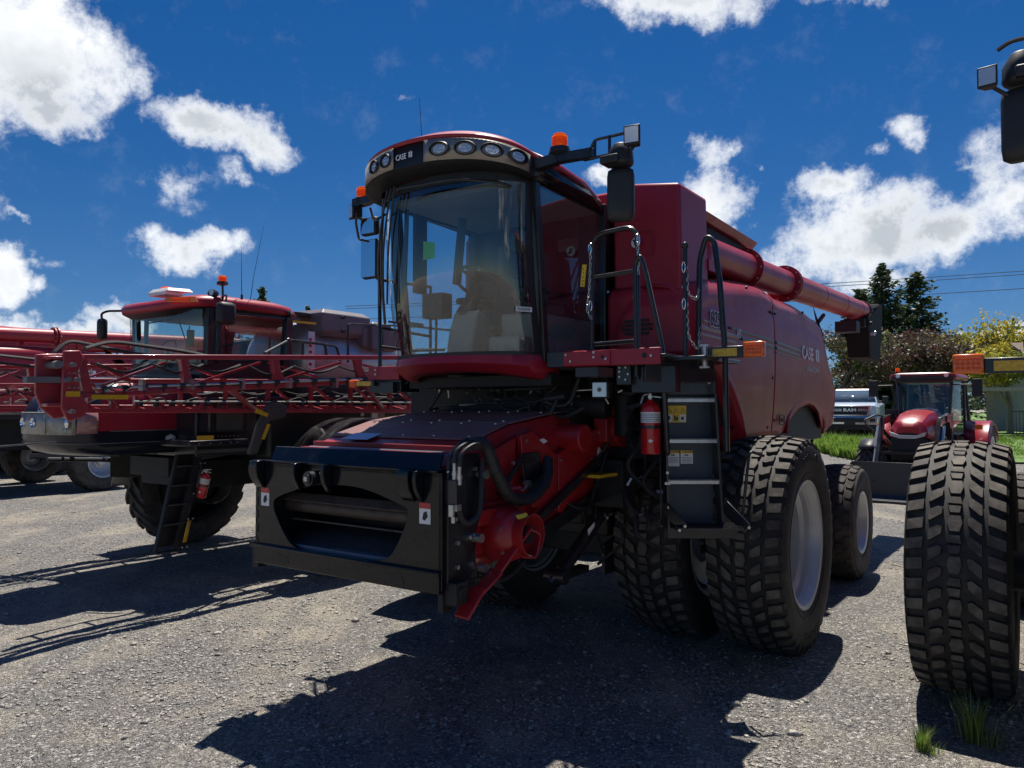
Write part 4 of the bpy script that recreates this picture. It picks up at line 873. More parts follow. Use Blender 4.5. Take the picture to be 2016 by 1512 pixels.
        b.grid(G); b.grid([[(s_*.9,g[0][1],g[0][2]+.01),g[0]] for g in G]); obj('rear_fender', b, RED, T, solid=.01, ang=60)
    # decals
    def strip(pts, mat_, name, off=.004, par=None):
        b = MB(); G = []
        for (y, z, h) in pts:
            X = Xs(y)+off; f = lambda z_: X-.035*((z_-2.75)/.7)**2
            G.append([(f(z-h/2),y,z-h/2),(f(z+h/2),y,z+h/2)])
        b.grid(G); return obj(name, b, mat_, par or T, solid=.002)
    def lin(y0,z0,y1,z1,h0,h1,n=12): return [(y0+(y1-y0)*k/n, z0+(z1-z0)*k/n, h0+(h1-h0)*k/n) for k in range(n+1)]
    strip(lin(-1.06,2.925,-.55,2.915,.020,.022), TAUPE, 'stripe', par=p1); strip(lin(-1.14,2.865,-.12,2.845,.035,.04), TAUPE, 'stripe', par=p1); strip(lin(-1.20,2.805,-.2,2.79,.022,.028), TAUPE, 'stripe', par=p1)
    strip(lin(-.42,2.915,1.05,2.885,.02,.03), STRIPE, 'stripe', par=p1); strip(lin(-.10,2.845,1.05,2.825,.04,.035), STRIPE, 'stripe', par=p1)
    strip(lin(1.07,2.885,2.35,2.855,.03,.03), STRIPE, 'stripe', par=p2); strip(lin(1.07,2.825,2.25,2.80,.035,.03), STRIPE, 'stripe', par=p2); strip(lin(1.07,2.78,2.15,2.765,.012,.012), STRIPE, 'stripe', par=p2)
    def sideM(y, z, off=.006, dy=1.0): return frame3((Xs(y)+off-.035*((z-2.75)/.7)**2, y, z), (Xs(y+dy)-Xs(y),dy,.0), (-.02,0,1))
    text('model_number','8250',.185,WHITE,p1,sideM(-.90,2.895,.006),shear=.25,off=.012,sx=.92)
    text('model_number','8250',.185,INK,p1,sideM(-.90,2.895,.010),shear=.25,off=.001,sx=.92)
    text('emblem_text','AFS',.11,SILV,p1,sideM(-.20,2.845,.006),shear=.3,off=.006,sx=.7)
    case_mark('side_lettering', sideM(2.36,2.785,.008) @ Matrix.Diagonal((1.72,1,1,1)), .225, WHITE, p2)
    text('side_caption','AXIAL-FLOW',.095,SILV,p2,sideM(2.62,2.64,.006),off=.003,sx=1.45)
    # rear face
    b = MB(); b.prism([(3.9,3.38),(4.98,2.44),(4.79,1.95),(4.2,1.8),(4.2,3.2)],'x',-1.38,1.38); b.box(-1.35,1.35,1.0,3.9,3.0,3.4); obj('engine_hood', b, RED, T, .03)
    b = MB(); b.tube([(1.2,4.3,1.9),(1.25,4.0,1.4),(1.0,3.9,1.0)],.02,7,.2); b.tube([(1.1,2.6,2.1),(1.15,2.9,1.75),(1.2,3.3,1.5)],.025,7,.2); b.tube([(1.1,2.4,2.1),(1.2,2.7,1.65),(1.2,3.2,1.3)],.02,7,.2); obj('rear_hoses', b, HOSE, T)
    # ---------------- unloading auger
    a0 = Vector((1.28,-.45,3.65)); a1 = Vector((1.30,7.75,3.885)); d = (a1-a0).normalized()
    def at(y): return a0+(a1-a0)*((y+.45)/8.2)
    b = MB(); b.tube([a0, at(1.0)],.175,28); b.tube([at(1.0),at(2.55)],.165,28); b.tube([at(2.55),a1],.17,28)
    ag = obj('unloading_auger', b, RED, T, ang=50)
    b = MB()
    for y in (1.0,2.55,2.62): b.tube([at(y)-d*.012,at(y)+d*.012],.225,28)
    for y in (4.2,5.6,6.8): b.tube([at(y)-d*.006,at(y)+d*.006],.174,28)
    fl = pieces('flange', b, RED, ag, ang=50)[0]
    b = MB(); b.box(1.15,1.5,-.62,-.3,3.42,3.52); b.tube([(1.28,-.5,3.5),(1.28,-.45,3.65)],.2,20); obj('auger_elbow', b, RED, ag, ang=50)
    b = MB()
    for y in (.98,2.53,2.64):
        for k in range(10):
            a = 2*math.pi*k/10; b.bolt(at(y)+Vector((.202*math.cos(a),-.012,.202*math.sin(a))),'y',.012,.03)
    obj('bolt_heads', b, STEEL, fl)
    b = MB(); e = at(7.75)
    b.hexa([(1.12,7.20,3.05),(1.48,7.20,3.05),(1.48,8.2,3.02),(1.12,8.2,3.02)],[(1.10,6.95,3.72),(1.50,6.95,3.72),(1.50,8.2,4.06),(1.10,8.2,4.06)]); b.hexa([(1.1,7.45,3.9),(1.5,7.45,3.9),(1.5,8.2,4.06),(1.1,8.2,4.06)],[(1.15,7.5,4.0),(1.45,7.5,4.0),(1.45,8.2,4.09),(1.15,8.2,4.09)])
    sp = obj('discharge_spout', b, mat('spout_rubber',(.012,.011,.011),.75,spec=.25), ag, .02)
    b = MB(); b.box(1.18,1.46,6.85,7.25,3.55,3.70); b.cyl((1.1,7.05,3.62),(1.55,7.05,3.62),.035); b.box(1.06,1.12,6.9,7.2,3.4,3.7); b.tube([at(7.35),at(7.55)],.19,24); obj('spout_bracket', b, DARK, sp, .008)
    b = MB(); b.box(1.5,1.56,7.1,7.22,3.42,3.47); b.cyl((1.5,7.3,3.48),(1.56,7.3,3.48),.03); obj('bracket_bolts', b, STEEL, sp)
    b = MB(); b.box(1.12,1.45,6.2,6.5,3.42,3.60); b.beam((1.28,6.35,2.9),(1.28,6.35,3.45),.0,.0) if False else None; b.tube([(1.28,4.2,3.35),(1.28,4.7,3.55)],.03,8); pieces('auger_cradle', b, DARK, T)
    # ---------------- platform, rails, ladder
    b = MB(); b.box(-1.16,-.78,-2.20,-2.17,2.44,2.56); b.box(-1.16,-1.13,-2.2,-1.4,2.44,2.56); obj('right_platform_beam', b, RED, T, .006)
    b = MB(); b.box(.93,1.72,-2.20,-2.17,2.50,2.62); b.box(.93,1.33,-2.215,-2.20,2.505,2.615)
    pf = obj('platform_front', b, RED, T, .006)
    b = MB()
    for (x,z) in ((.96,2.59),(1.20,2.60),(1.20,2.565),(1.30,2.55),(1.0,2.54),(1.66,2.56),(-1.05,2.53),(-1.05,2.49)): b.bolt((x,-2.216,z),'-y',.010,.008)
    obj('bolt_heads', b, STEEL, pf)
    b = MB(); b.cyl((1.27,-2.218,2.565),(1.27,-2.214,2.565),.014); b.cyl((1.60,-2.203,2.565),(1.60,-2.199,2.565),.02); obj('holes', b, INK, pf)
    b = MB(); b.box(.77,.93,-2.19,-2.16,2.50,2.62); b.box(.76,1.75,-2.17,-1.26,2.55,2.575); b.box(1.70,2.0,-2.05,-1.3,2.53,2.56); b.box(1.0,1.2,-2.15,-1.9,2.42,2.5); b.beam((1.55,-2.1,2.46),(1.9,-1.62,2.46),.03,.16); b.box(1.40,1.75,-2.0,-1.9,2.30,2.50); b.box(1.3,1.42,-2.05,-2.0,2.36,2.52)
    dk = obj('platform_deck', b, BLACK, T, .005)
    b = MB(); b.box(-1.13,-.76,-2.17,-1.3,2.50,2.52); b.box(-1.2,-.8,-2.15,-1.9,2.33,2.44); obj('right_platform_deck', b, BLACK, T, .005)
    b = MB()
    for (x,z) in ((1.33,2.49),(1.33,2.46),(1.33,2.42),(1.38,2.49),(1.38,2.40),(1.40,2.44)): b.bolt((x,-2.052,z),'-y',.009,.008)
    obj('bolt_heads', b, STEEL, dk)
    b = MB(); b.tube([(1.064,-2.0,2.55),(1.064,-2.0,3.53),(1.455,-2.0,3.56),(1.455,-2.0,2.40)],.019,10,.12); b.tube([(1.064,-2.0,3.20),(1.455,-2.0,3.22)],.017,8); b.tube([(1.064,-2.0,2.68),(1.455,-2.0,2.69)],.017,8); obj('front_guard_rail', b, BLACK, T)
    b = MB(); b.tube([(1.455,-2.02,2.42),(1.45,-2.03,3.27),(1.49,-2.03,3.33),(1.53,-2.02,3.2),(1.64,-1.97,2.62),(1.665,-1.95,1.87),(1.66,-1.93,1.85)],.019,10,.06); obj('ladder_handrail', b, BLACK, T)
    b = MB(); b.tube([(1.79,-1.9,2.55),(1.79,-1.9,3.36)],.018,10); b.ball((1.79,-1.9,3.385),.028); obj('gate_post', b, BLACK, T)
    b = MB(); b.tube([(1.83,-1.75,2.52),(1.845,-1.75,3.3),(1.90,-1.75,3.47),(1.96,-1.75,3.42),(2.0,-1.75,3.1),(2.035,-1.75,2.6),(2.04,-1.75,1.87)],.022,10,.08); obj('ladder_handrail', b, BLACK, T)
    b = MB(); b.tube([(-1.06,-2.15,2.56),(-1.10,-2.12,3.38),(-1.16,-2.08,3.46),(-1.36,-1.92,3.47),(-1.38,-1.85,3.44),(-1.1,-1.4,3.40)],.018,10,.06); b.tube([(-1.08,-2.13,2.95),(-1.25,-2.0,2.96),(-1.25,-1.9,2.95),(-1.1,-1.4,2.9)],.015,8,.05); b.tube([(-1.1,-1.4,2.5),(-1.1,-1.4,3.4)],.015,8); b.tube([(-1.07,-2.14,2.75),(-.9,-1.9,2.72),(-.75,-1.6,2.74)],.014,8,.05); obj('right_guard_rail', b, BLACK, T)
    # chains
    def chain(pts, name='chain'):
        P = fillet([Vector(p) for p in pts], .25, seg=8); L_ = 0; b = MB(); step = .030; acc = 0; k = 0
        for a, c in zip(P, P[1:]):
            sg = (c-a).length; dd = (c-a)/max(sg, 1e-6)
            while acc < sg:
                p = a+dd*acc; u = dd; v = u.cross(Vector((0,1,0))) if k % 2 else u.cross(Vector((1,0,0)))
                if v.length < .1: v = u.cross(Vector((1,0,0)))
                v.normalize()
                b.tube([p+u*(.018*math.cos(t))+v*(.009*math.sin(t)) for t in [2*math.pi*m/8 for m in range(8)]],.0032,5,closed=True); acc += step; k += 1
            acc -= sg
        return obj(name, b, STEEL, T)
    chain([(1.80,-1.9,3.25),(1.81,-1.9,3.02),(1.86,-1.85,2.98),(1.84,-1.75,3.1)]); chain([(1.80,-1.9,2.98),(1.81,-1.9,2.70),(1.87,-1.83,2.60),(1.84,-1.75,2.82)]); chain([(1.07,-2.02,3.45),(1.06,-2.03,3.1),(1.03,-2.02,2.95),(1.07,-2.02,2.88)]); chain([(1.47,-2.03,3.47),(1.475,-2.03,3.2)]); chain([(1.44,-2.03,3.05),(1.45,-2.03,2.80)])
    b = MB()
    for p in ((1.065,-2.03,3.42),(1.475,-2.03,3.44),(1.79,-1.93,3.22),(1.79,-1.93,2.95),(1.07,-2.03,2.98)): b.tube([Vector(p)+Vector((.012*math.cos(t),0,.04*math.sin(t))) for t in [2*math.pi*m/12 for m in range(12)]],.005,6,closed=True)
    obj('carabiner', b, CHROME, T)
    b = MB(); b.beam((1.03,-2.05,3.30),(1.01,-2.05,3.13),.035,.01,(0,1,0)); yt = obj('yellow_tag', b, YEL, T); b = MB()
    for k in range(5): b.beam((1.02+.006*(k%2),-2.057,3.27-.03*k),(1.028-.004*k,-2.057,3.26-.03*k),.004,.004)
    obj('tag_print', b, INK, yt)
    # ladder (swung forward): a = across, q = towards the viewer side
    a = Vector((.822,.569,0)); q = Vector((.569,-.822,0)); o = Vector((1.614,-1.759,0))
    def lp(s, n, z): return o+a*s+q*n+Vector((0,0,z))
    def plate3(b, s0, s1, n0, n1, z0, z1): b.hexa([lp(s0,n0,z0),lp(s1,n0,z0),lp(s1,n1,z0),lp(s0,n1,z0)],[lp(s0,n0,z1),lp(s1,n0,z1),lp(s1,n1,z1),lp(s0,n1,z1)])
    b = MB()
    b.hexa([lp(-.035,-.12,1.28),lp(-.02,-.12,1.28),lp(-.02,.03,1.28),lp(-.035,.03,1.28)],[lp(-.06,-.16,2.48),lp(-.045,-.16,2.48),lp(-.045,.02,2.48),lp(-.06,.02,2.48)])
    b.hexa([lp(.375,-.12,1.26),lp(.392,-.12,1.26),lp(.392,.03,1.26),lp(.375,.03,1.26)],[lp(.325,-.16,2.30),lp(.342,-.16,2.30),lp(.342,.02,2.30),lp(.325,.02,2.30)])
    plate3(b,-.06,.33,-.02,.0,2.29,2.50); b.tube([lp(-.05,.0,2.50),lp(.29,.0,2.50),lp(.335,.0,2.46),lp(.335,.0,2.3)],.014,6,.05)
    ld = obj('boarding_ladder', b, BLACK, T, .004)
    b = MB(); plate3(b,-.03,.35,-.15,-.14,1.27,2.32); obj('ladder_backplate', b, mat('slate_paint',(.03,.045,.065),.4), ld)
    for z, s0, s1 in ((2.255,-.045,.335),(1.945,-.035,.35),(1.635,-.03,.365)):
        b = MB(); plate3(b,s0,s1,-.13,.015,z-.022,z)
        for k in range(20): s = s0+.01+(s1-s0-.02)*k/19; plate3(b,s-.004,s+.004,-.12,.018,z,z+.010)
        obj('ladder_step', b, STEEL, ld)
    b = MB(); plate3(b,-.0,.50,-.05,.17,1.285,1.305)
    for k in range(24): s = .0+.5*k/23; plate3(b,s-.004,s+.004,-.04,.175,1.305,1.318)
    b.beam(lp(-.06,.0,1.45),lp(.06,.16,1.30),.012,.09); b.beam(lp(.40,.0,1.45),lp(.52,.16,1.30),.012,.09); plate3(b,-.03,.5,-.02,.0,1.20,1.28)
    b.tube([lp(.52,.02,1.30),lp(.60,-.02,1.86),lp(.72,-.05,1.82)],.012,8,.04); b.tube([lp(-.09,.02,1.9),lp(-.085,.02,1.35)],.006,6)
    bs = obj('bottom_step', b, BLACK, ld, .004)
    b = MB()
    for s, n, z in ((.06,.17,1.32),(.02,.17,1.29),(.53,.17,1.31),(.5,.1,1.30),(-.04,.035,1.7),(-.05,.035,1.62),(-.03,.035,1.62),(-.03,.035,1.44),(.22,-.01,2.40),(.08,-.01,2.42),(.29,-.01,2.38),(.32,-.01,2.44)): b.tube([lp(s,n,z),lp(s,n+.012,z)],.012,6)
    b.beam(lp(.02,.01,2.44),lp(.09,.012,2.38),.035,.006,(0,0,1)); obj('bolt_heads', b, STEEL, ld)
    def sticker(nm, s0, s1, z0, z1, mt, par, n=-.138): b = MB(); plate3(b,s0,s1,n,n+.003,z0,z1); return obj(nm, b, mt, par)
    stk = sticker('warning_sticker',-.015,.145,2.075,2.205,YEL,ld)
    sticker('white_panel',-.010,.035,2.08,2.135,WHITE,stk,-.134); sticker('white_panel',.095,.14,2.08,2.135,WHITE,stk,-.134)
    b = MB()
    for k in range(3):
        s = .012+.053*k; P = [lp(s-.02,-.133,2.150),lp(s+.02,-.133,2.150),lp(s,-.133,2.190)]; c = (P[0]+P[1]+P[2])/3
        b.tube(P,.0022,5,closed=True); b.tube([c+Vector((0,0,.008)),c-Vector((0,0,.004))],.002,5)
    plate3(b,.050,.06,-.134,-.131,2.085,2.13); plate3(b,.064,.08,-.134,-.131,2.09,2.12); plate3(b,-.0,.02,-.131,-.130,2.095,2.125); plate3(b,.105,.125,-.131,-.130,2.095,2.12); obj('symbol', b, INK, stk)
    for s in (-.005,.10):
        w = sticker('caution_sticker',s,s+.095,1.735 if s < 0 else 1.755,1.858,WHITE,ld); sticker('yellow_band',s,s+.095,1.835,1.858,YEL,w,-.134)
        text('caution_text','CAUTION',.021,INK,w,frame3(lp(s+.018,-.1295,1.84),a,(0,0,1)),off=.0006,sx=.9,ext=.0004)
        b = MB(); 
        for k in range(4): plate3(b,s+.01,s+.085,-.134,-.1325,1.765+.012*k,1.769+.012*k)
        plate3(b,s+.03,s+.06,-.134,-.1325,1.815,1.828); obj('print', b, GREYT, w)
    # turn signal arms
    b = MB(); b.box(1.93,2.19,-1.82,-1.78,2.55,2.635); sg = obj('signal_arm', b, BLACK, T, .006)
    b = MB(); b.box(1.965,2.145,-1.824,-1.82,2.562,2.618); obj('reflector', b, YELR, sg)
    b = MB(); b.cyl((1.90,-1.81,2.49),(1.90,-1.81,2.65),.022); b.box(1.87,1.93,-1.83,-1.79,2.64,2.655); b.box(1.87,1.93,-1.83,-1.79,2.48,2.495); obj('hinge_post', b, STEEL, sg)
    b = MB(); b.box(2.19,2.34,-1.835,-1.775,2.55,2.66); tl = obj('turn_lamp', b, LENSA, sg, .012)
    b = MB()
    for i in range(5):
        for j in range(3): b.cyl((2.215+.025*i,-1.840,2.58+.025*j),(2.215+.025*i,-1.834,2.58+.025*j),.010,.006,8)
    obj('lens_bubbles', b, AMBER, tl)
    b = MB(); b.box(-1.28,-1.05,-2.24,-2.20,2.385,2.43); b.box(-1.1,-.85,-2.2,-2.1,2.32,2.42); sg2 = obj('right_signal_arm', b, BLACK, T, .005)
    b = MB(); b.box(-1.27,-1.08,-2.244,-2.24,2.388,2.427); obj('reflector', b, YELR, sg2)
    b = MB(); b.box(-1.36,-1.28,-2.25,-2.19,2.375,2.445); tl = obj('turn_lamp', b, LENSA, sg2, .01)
    b = MB()
    for i in range(3):
        for j in range(3): b.cyl((-1.345+.025*i,-2.255,2.385+.024*j),(-1.345+.025*i,-2.249,2.385+.024*j),.009,.006,8)
    obj('lens_bubbles', b, AMBER, tl)
# ------------------------------------------------------------ self-propelled sprayer. Local frame: X to its left (near) side, Y rearwards
NAVY = mat('navy_black_paint', (.008, .012, .022), .3, 0, .15, .35, noise=(4, (.018,.018,.02), .5, .9), rvar=.2)
BOOMR = mat('boom_red_paint', (.40, .040, .055), .30, 0, .7, .5, noise=(5, (.27, .045, .05), .4, .8), rvar=.2)
def nose_x(y, w=.92, y0=-1.30, L_=1.06):
    if y >= y0: return w
    t = min(1, (y0-y)/L_); return w*max(.0, (1-t**2.4))**(1/2.0)
def ymap(tab, dz=None):
    def f(v):
        y = v[1]
        if y <= tab[0][0]: y2 = tab[0][1]+(y-tab[0][0])
        elif y >= tab[-1][0]: y2 = tab[-1][1]+(y-tab[-1][0])
        else: y2 = interp(tab, y)
        return (v[0], y2, dz(v, y2) if dz else v[2])
    return f
M_MID = ymap([(0,-2.46),(2,-.60)], lambda v, y: 1.642+.725*(v[2]-1.431)); M_CAB = ymap([(-.75,-1.50),(.40,-1.25),(1.76,.03)], lambda v, y: 2.83+(v[2]-3.05)*.723)
M_TANK = ymap([(0,-1.95),(5,3.70)], lambda v, y: .80*v[2]+.45); M_ROOF = ymap([(-1,-2.50),(2,.14)], lambda v, y: 3.43+(v[2]-3.88)*.78)
_bt = [(-1.99,-3.648),(-1.609,-3.396),(.08,-2.151),(1.454,-.957),(2.801,.416),(3.63,1.38),(4.911,3.107),(5.2,3.5)]
def _bz(v, y2): return 2.15+(v[2]-2.15)*((.53+.05*(y2+3.4))/(.815+.015*(v[1]+1.6)))
M_BOOM = ymap(_bt, _bz)
def make_sprayer(loc, rz, label):
    global XF
    T = empty('crop_sprayer', loc, rz); tag(T, label, 'crop sprayer', 'red crop sprayers')
    # wheels
    for s in (1,-1):
        wheel(T, (s*1.95,.30,.95), (TYRE_L, RIM_S), s < 0); wheel(T, (s*1.95,4.25,.95), (TYRE_L, RIM_S), s < 0)
    b = MB(); b.box(-.45,.45,-1.5,5.6,1.30,1.55); b.box(-1.75,1.75,.18,.42,1.25,1.45); b.box(-1.75,1.75,4.1,4.4,1.25,1.45); b.box(-.7,.7,-1.2,.9,1.15,1.5)
    for s in (1,-1):
        for y in (.3,4.25): b.box(min(s*1.5,s*1.74),max(s*1.5,s*1.74),y-.15,y+.15,.8,1.6); b.beam((s*1.6,y-.2,1.5),(s*.7,y-.7,1.45),.1,.1); b.cyl((s*1.55,y,.95),(s*1.75,y,.95),.24)
    obj('chassis', b, DARK, T, .01)
    b = MB()
    for k in range(9): b.lathe([(-1.70+.035*k,.30),(-1.685+.035*k,.32),(-1.67+.035*k,.30)],(0,.42,.95),'x',24,False)
    b.tube([(-1.2,-2.2,1.5),(-1.3,-1.4,1.45),(-1.5,-.4,1.3)],.03,8,.2); b.beam((-1.9,-2.1,1.52),(-.5,-1.6,1.56),.05,.05); obj('axle_hoses', b, HOSE, T)
    # hood with black nose and belly
    XF = lambda v: (v[0], v[1], v[2]+.075)
    W_, Y0, L0 = .74, -2.50, .36
    def plan(sc, sh, yb, n=28):
        arc = []
        for i in range(n+1):
            t = math.pi*(i/n-.5); arc.append((W_*sc*math.copysign(abs(math.sin(t))**.78, math.sin(t)), Y0+sh-(L0)*abs(math.cos(t))**.78))
        return [(-W_*sc, yb)]+arc+[(W_*sc, yb)]
    def rows(tab, yb): return [[(x, y, z) for x, y in plan(sc, sh, yb)] for z, sc, sh in tab]
    lowt = [(1.835,1,0),(1.75,1,.0),(1.67,.995,.03),(1.60,.975,.10),(1.555,.91,.25),(1.54,.4,.7)]; upt = [(1.84,1,0),(1.95,1,.0),(2.09,.995,.02),(2.2,.98,.08),(2.32,.95,.20),(2.42,.86,.36),(2.48,.55,.6)]
    b = MB(); b.grid(rows(lowt, -.75)); obj('lower_hood', b, NAVY, T, ang=60)
    U = rows(upt, -1.17); b = MB(); b.grid([r[2:29] for r in U]); nb = obj('nose', b, NAVY, T, ang=60)
    b = MB(); b.box(.5,1.2,-.55,3.3,1.42,2.12); b.box(-1.2,.5,-.55,3.3,1.42,2.1); sb = obj('side_tank', b, mat('dark_green_black',(.012,.018,.018),.4), T, .06)
    b = MB(); b.box(1.2,1.206,2.15,2.55,1.86,2.10); b.box(1.2,1.206,1.30,1.6,1.92,2.08); obj('side_labels', b, mat('tan_label',(.30,.25,.2),.6), sb)
    b = MB(); b.box(1.206,1.208,1.33,1.45,1.95,2.05); b.cyl((1.2,1.38,1.85),(1.21,1.38,1.85),.04); b.box(1.2,1.206,1.1,1.16,1.98,2.05); b.box(1.2,1.206,1.66,1.76,1.82,1.93); obj('side_stickers', b, WHITE, sb)
    b = MB(); b.grid([r[:3] for r in U]); b.grid([r[28:] for r in U]); b.grid([[r[0],r[-1]] for r in (U[-1],[(p[0],p[1],p[2]) for p in U[-1]])]) if False else None
    b.box(-.5,.5,-2.2,-1.17,2.40,2.47); hd = obj('hood', b, RED, T, ang=60)
    def arc_pts(t0, t1, z, off, n=24):
        o = []
        for i in range(n+1):
            t = math.pi/2*(t0+(t1-t0)*i/n); f = lambda t: Vector((W_*math.copysign(abs(math.sin(t))**.78, math.sin(t)), Y0-L0*abs(math.cos(t))**.78, z))
            d = (f(t+.01)-f(t-.01)); nn = Vector((-d.y, d.x, 0)).normalized()*-1; p = f(t)
            if nn.dot(Vector((p.x, p.y-Y0, 0))) < 0: nn = -nn
            o.append(p+nn*off)
        return o
    b = MB(); b.grid([arc_pts(-.80,.62,1.80,.012),arc_pts(-.80,.62,1.94,.016),arc_pts(-.80,.62,2.06,.012)]); hl = obj('headlamp', b, mat('hazed_lamp_lens',(.33,.33,.31),.35,0,.4,noise=(6,(.20,.20,.19),.4,.6)), nb, solid=.006)
    b = MB(); b.grid([arc_pts(.63,.955,1.815,.012,10),arc_pts(.64,.97,1.94,.014,10),arc_pts(.64,.955,2.065,.012,10)]); obj('side_lens', b, mat('smoked_red_lens',(.30,.15,.15),.1,0,.6), hl, solid=.005)
    b = MB()
    for t0 in (.12,.56): b.grid([arc_pts(t0,t0+.025,1.80,.02,2),arc_pts(t0,t0+.025,2.06,.02,2)])
    pieces('lamp_divider', b, BEIGE, hl, solid=.004)
    b = MB()
    for t0, r_ in ((-.25,.06),(-.02,.06),(.46,.085)): p = arc_pts(t0,t0+.01,1.935,.018,1)[0]; b.lathe([(-.004,r_),(-.012,r_*.95),(.004,r_*.6),(-.002,r_*.3),(-.006,.001)], p, 'y', 20, False)
    obj('lamp_reflector', b, CHROME, hl)
    p0, p1 = arc_pts(.02,.03,2.135,.02,1)[0], arc_pts(.22,.23,2.135,.02,1)[0]; case_mark('nose_lettering', frame3(p0, p1-p0, (0,.15,1)), .095, BLUEW, nb)
    b = MB(); b.tube(arc_pts(-.9,1.0,1.70,.002)+[(.742,-1.5,1.70),(.742,-.8,1.70)],.004,5); b.tube([(.745,-2.4,1.838),(.745,-.8,1.838)],.005,5); obj('hood_seam', b, GREYT, nb)
    b = MB(); c = Vector((.748,-1.66,1.725)); hexp = lambda r: [c+Vector((0,r*.072*math.cos(a),r*.062*math.sin(a))) for a in [math.pi/2+k*math.pi/3 for k in range(6)]]
    b.plate(hexp(1.0),.004); hx_ = obj('hexagon_badge', b, WHITE, T); b = MB(); b.tube([p+Vector((.004,0,0)) for p in hexp(.82)],.003,5,closed=True); b.beam(c+Vector((.007,-.04,-.015)),c+Vector((.007,.04,.015)),.008,.008); obj('badge_outline', b, INK, hx_)
    XF = None
    b = MB(); b.prism([(-1.32,1.20),(-.86,1.16),(-.86,1.56),(-1.32,1.56)],'x',-1.30,-1.285); obj('mud_flap', b, mat('olive_flap',(.075,.07,.055),.8), T)
    # mid body: tool boxes, tanks under the boom
    XF = M_MID
    b = MB(); b.box(.3,1.15,.95,1.9,1.35,2.45); b.box(.9,1.5,.62,1.5,1.55,1.65); b.box(.8,1.35,1.0,1.6,1.75,2.35); b.box(-1.15,.3,.95,1.9,1.35,2.4); b.box(-1.0,1.0,1.9,2.5,1.3,2.4); b.box(1.15,1.2,1.05,1.5,1.9,2.3); b.box(.6,1.1,3.8,5.8,1.5,2.3)
    pieces('tool_box', b, BLACK, T, bevel=.02)
    b = MB(); b.box(1.353,1.36,1.1,1.5,1.8,2.3); b.box(1.5,1.51,.7,1.45,1.44,1.50); obj('box_door', b, DUSTHAZEBLK, T)
    b = MB()
    for y in (.75,.9,1.05,1.2,1.3): b.bolt((1.505,y,1.60),'x',.012,.01)
    for k in range(12): b.bolt((1.37,.75+.06*k,1.70),'x',.008,.01)
    b.box(4.0,4.01,0,0.01,0,.01) if False else None
    obj('bolt_heads', b, STEEL, T)
    for (y0,y1,z0,z1,x) in ((.70,.93,1.66,1.73,1.53),): b = MB(); b.box(x,x+.006,y0,y1,z0,z1); obj('reflector', b, YELR, T)
    # fender arm beside the ladder
    b = MB(); b.prism([(1.20,1.42),(1.34,1.42),(1.52,1.95),(1.78,2.02),(1.80,2.22),(1.62,2.30),(1.50,2.24),(1.34,1.9)],'x',1.80,1.86); fa = obj('fender_arm', b, DUSTHAZEBLK, T, .015)
    b = MB(); b.plate([(1.868,1.38,1.66),(1.868,1.43,1.65),(1.868,1.52,1.90),(1.868,1.47,1.91)],.003); obj('reflector', b, YELR, fa); b = MB(); b.plate([(1.868,1.27,2.10),(1.868,1.47,2.02),(1.868,1.49,2.08),(1.868,1.30,2.17)],.003); obj('reflector', b, YELR, fa)
    XF = None
    for s in (1,-1):
        b = MB(); G = []
        for k in range(15):
            a = math.pi*(.02+.9*k/14); y = .30-1.12*math.cos(a); z = .95+1.10*math.sin(a); G.append([(s*1.66,y,z),(s*2.20,y,z),(s*2.23,y,z-.05)])
        b.grid(G); obj('wheel_fender', b, BLACK, T, solid=.012)
    XF = M_MID
    b = MB(); X_ = 1.12; b.tube([(X_,-1.40,1.68),(X_,-1.40,2.02),(X_,-1.32,2.10),(X_,-.70,2.10)],.012,8,.05); b.tube([(X_,-1.40,1.70),(X_,-1.33,1.65),(X_,-.70,1.69)],.012,8,.04); b.tube([(X_,-1.88,1.60),(X_,-1.93,1.75),(X_,-1.88,2.04),(X_,-1.80,2.11),(X_,-1.72,2.04),(X_,-1.69,1.78)],.015,8,.07); b.tube([(X_,-1.88,1.60),(X_,-1.8,1.52),(X_,-1.66,1.54)],.013,8,.05); obj('ladder_rail', b, BLACK, T)
    # ladder
    XF = None
    a = Vector((0,1,0)); t0 = Vector((1.06,-1.76,1.62)); b0 = Vector((1.10,-2.05,.50))
    dl = b0-t0
    b = MB()
    for s in (0,.27): b.beam(t0+a*s, b0+a*(s*.95), .09 if s else .03, .06, (1,0,.3))
    b.plate([t0+a*.02+Vector((-.06,0,0)),t0+a*.26+Vector((-.06,0,0)),b0+a*.24+Vector((-.06,0,.05)),b0+a*.02+Vector((-.06,0,.05))],.01)
    ld = obj('ladder', b, DARK, T, .004)
    for k in range(5):
        b = MB(); p = t0+dl*((k+.55)/5.0 if k < 4 else .995); b.box(p.x-.05,p.x+.06,p.y+.0,p.y+.265,p.z-.022,p.z-.003); obj('ladder_step', b, DUSTHAZEBLK, ld, .008)
    b = MB(); p = t0+dl*.72+a*.33; q_ = t0+dl*.94+a*.33; b.beam(p+Vector((.06,0,.02)), q_+Vector((.06,0,.02)), .045, .006, (0,1,0)); b.add([(v+Vector((.085,0,.02))) for v in (p+a*-.0, p+a*-.05, q_+a*-.05, q_)],[(0,1,2,3)]); obj('reflector', b, YELR, ld, solid=.004)
    b = MB()
    for k in (.1,.42,.68,.97): 
        for s in (.28,.34): p = t0+dl*k+a*s; b.bolt(p+Vector((.08,0,.0)),'x',.012,.01)
    obj('bolt_heads', b, STEEL, ld)
    b = MB(); b.beam(t0+a*.31+Vector((-.03,0,0)), b0+a*.31+Vector((-.03,0,0)), .05, .10, (1,0,.3)); b.beam((1.05,-1.5,1.55),(1.3,-.8,1.66),.03,.03); obj('ladder_link', b, BLACK, ld)
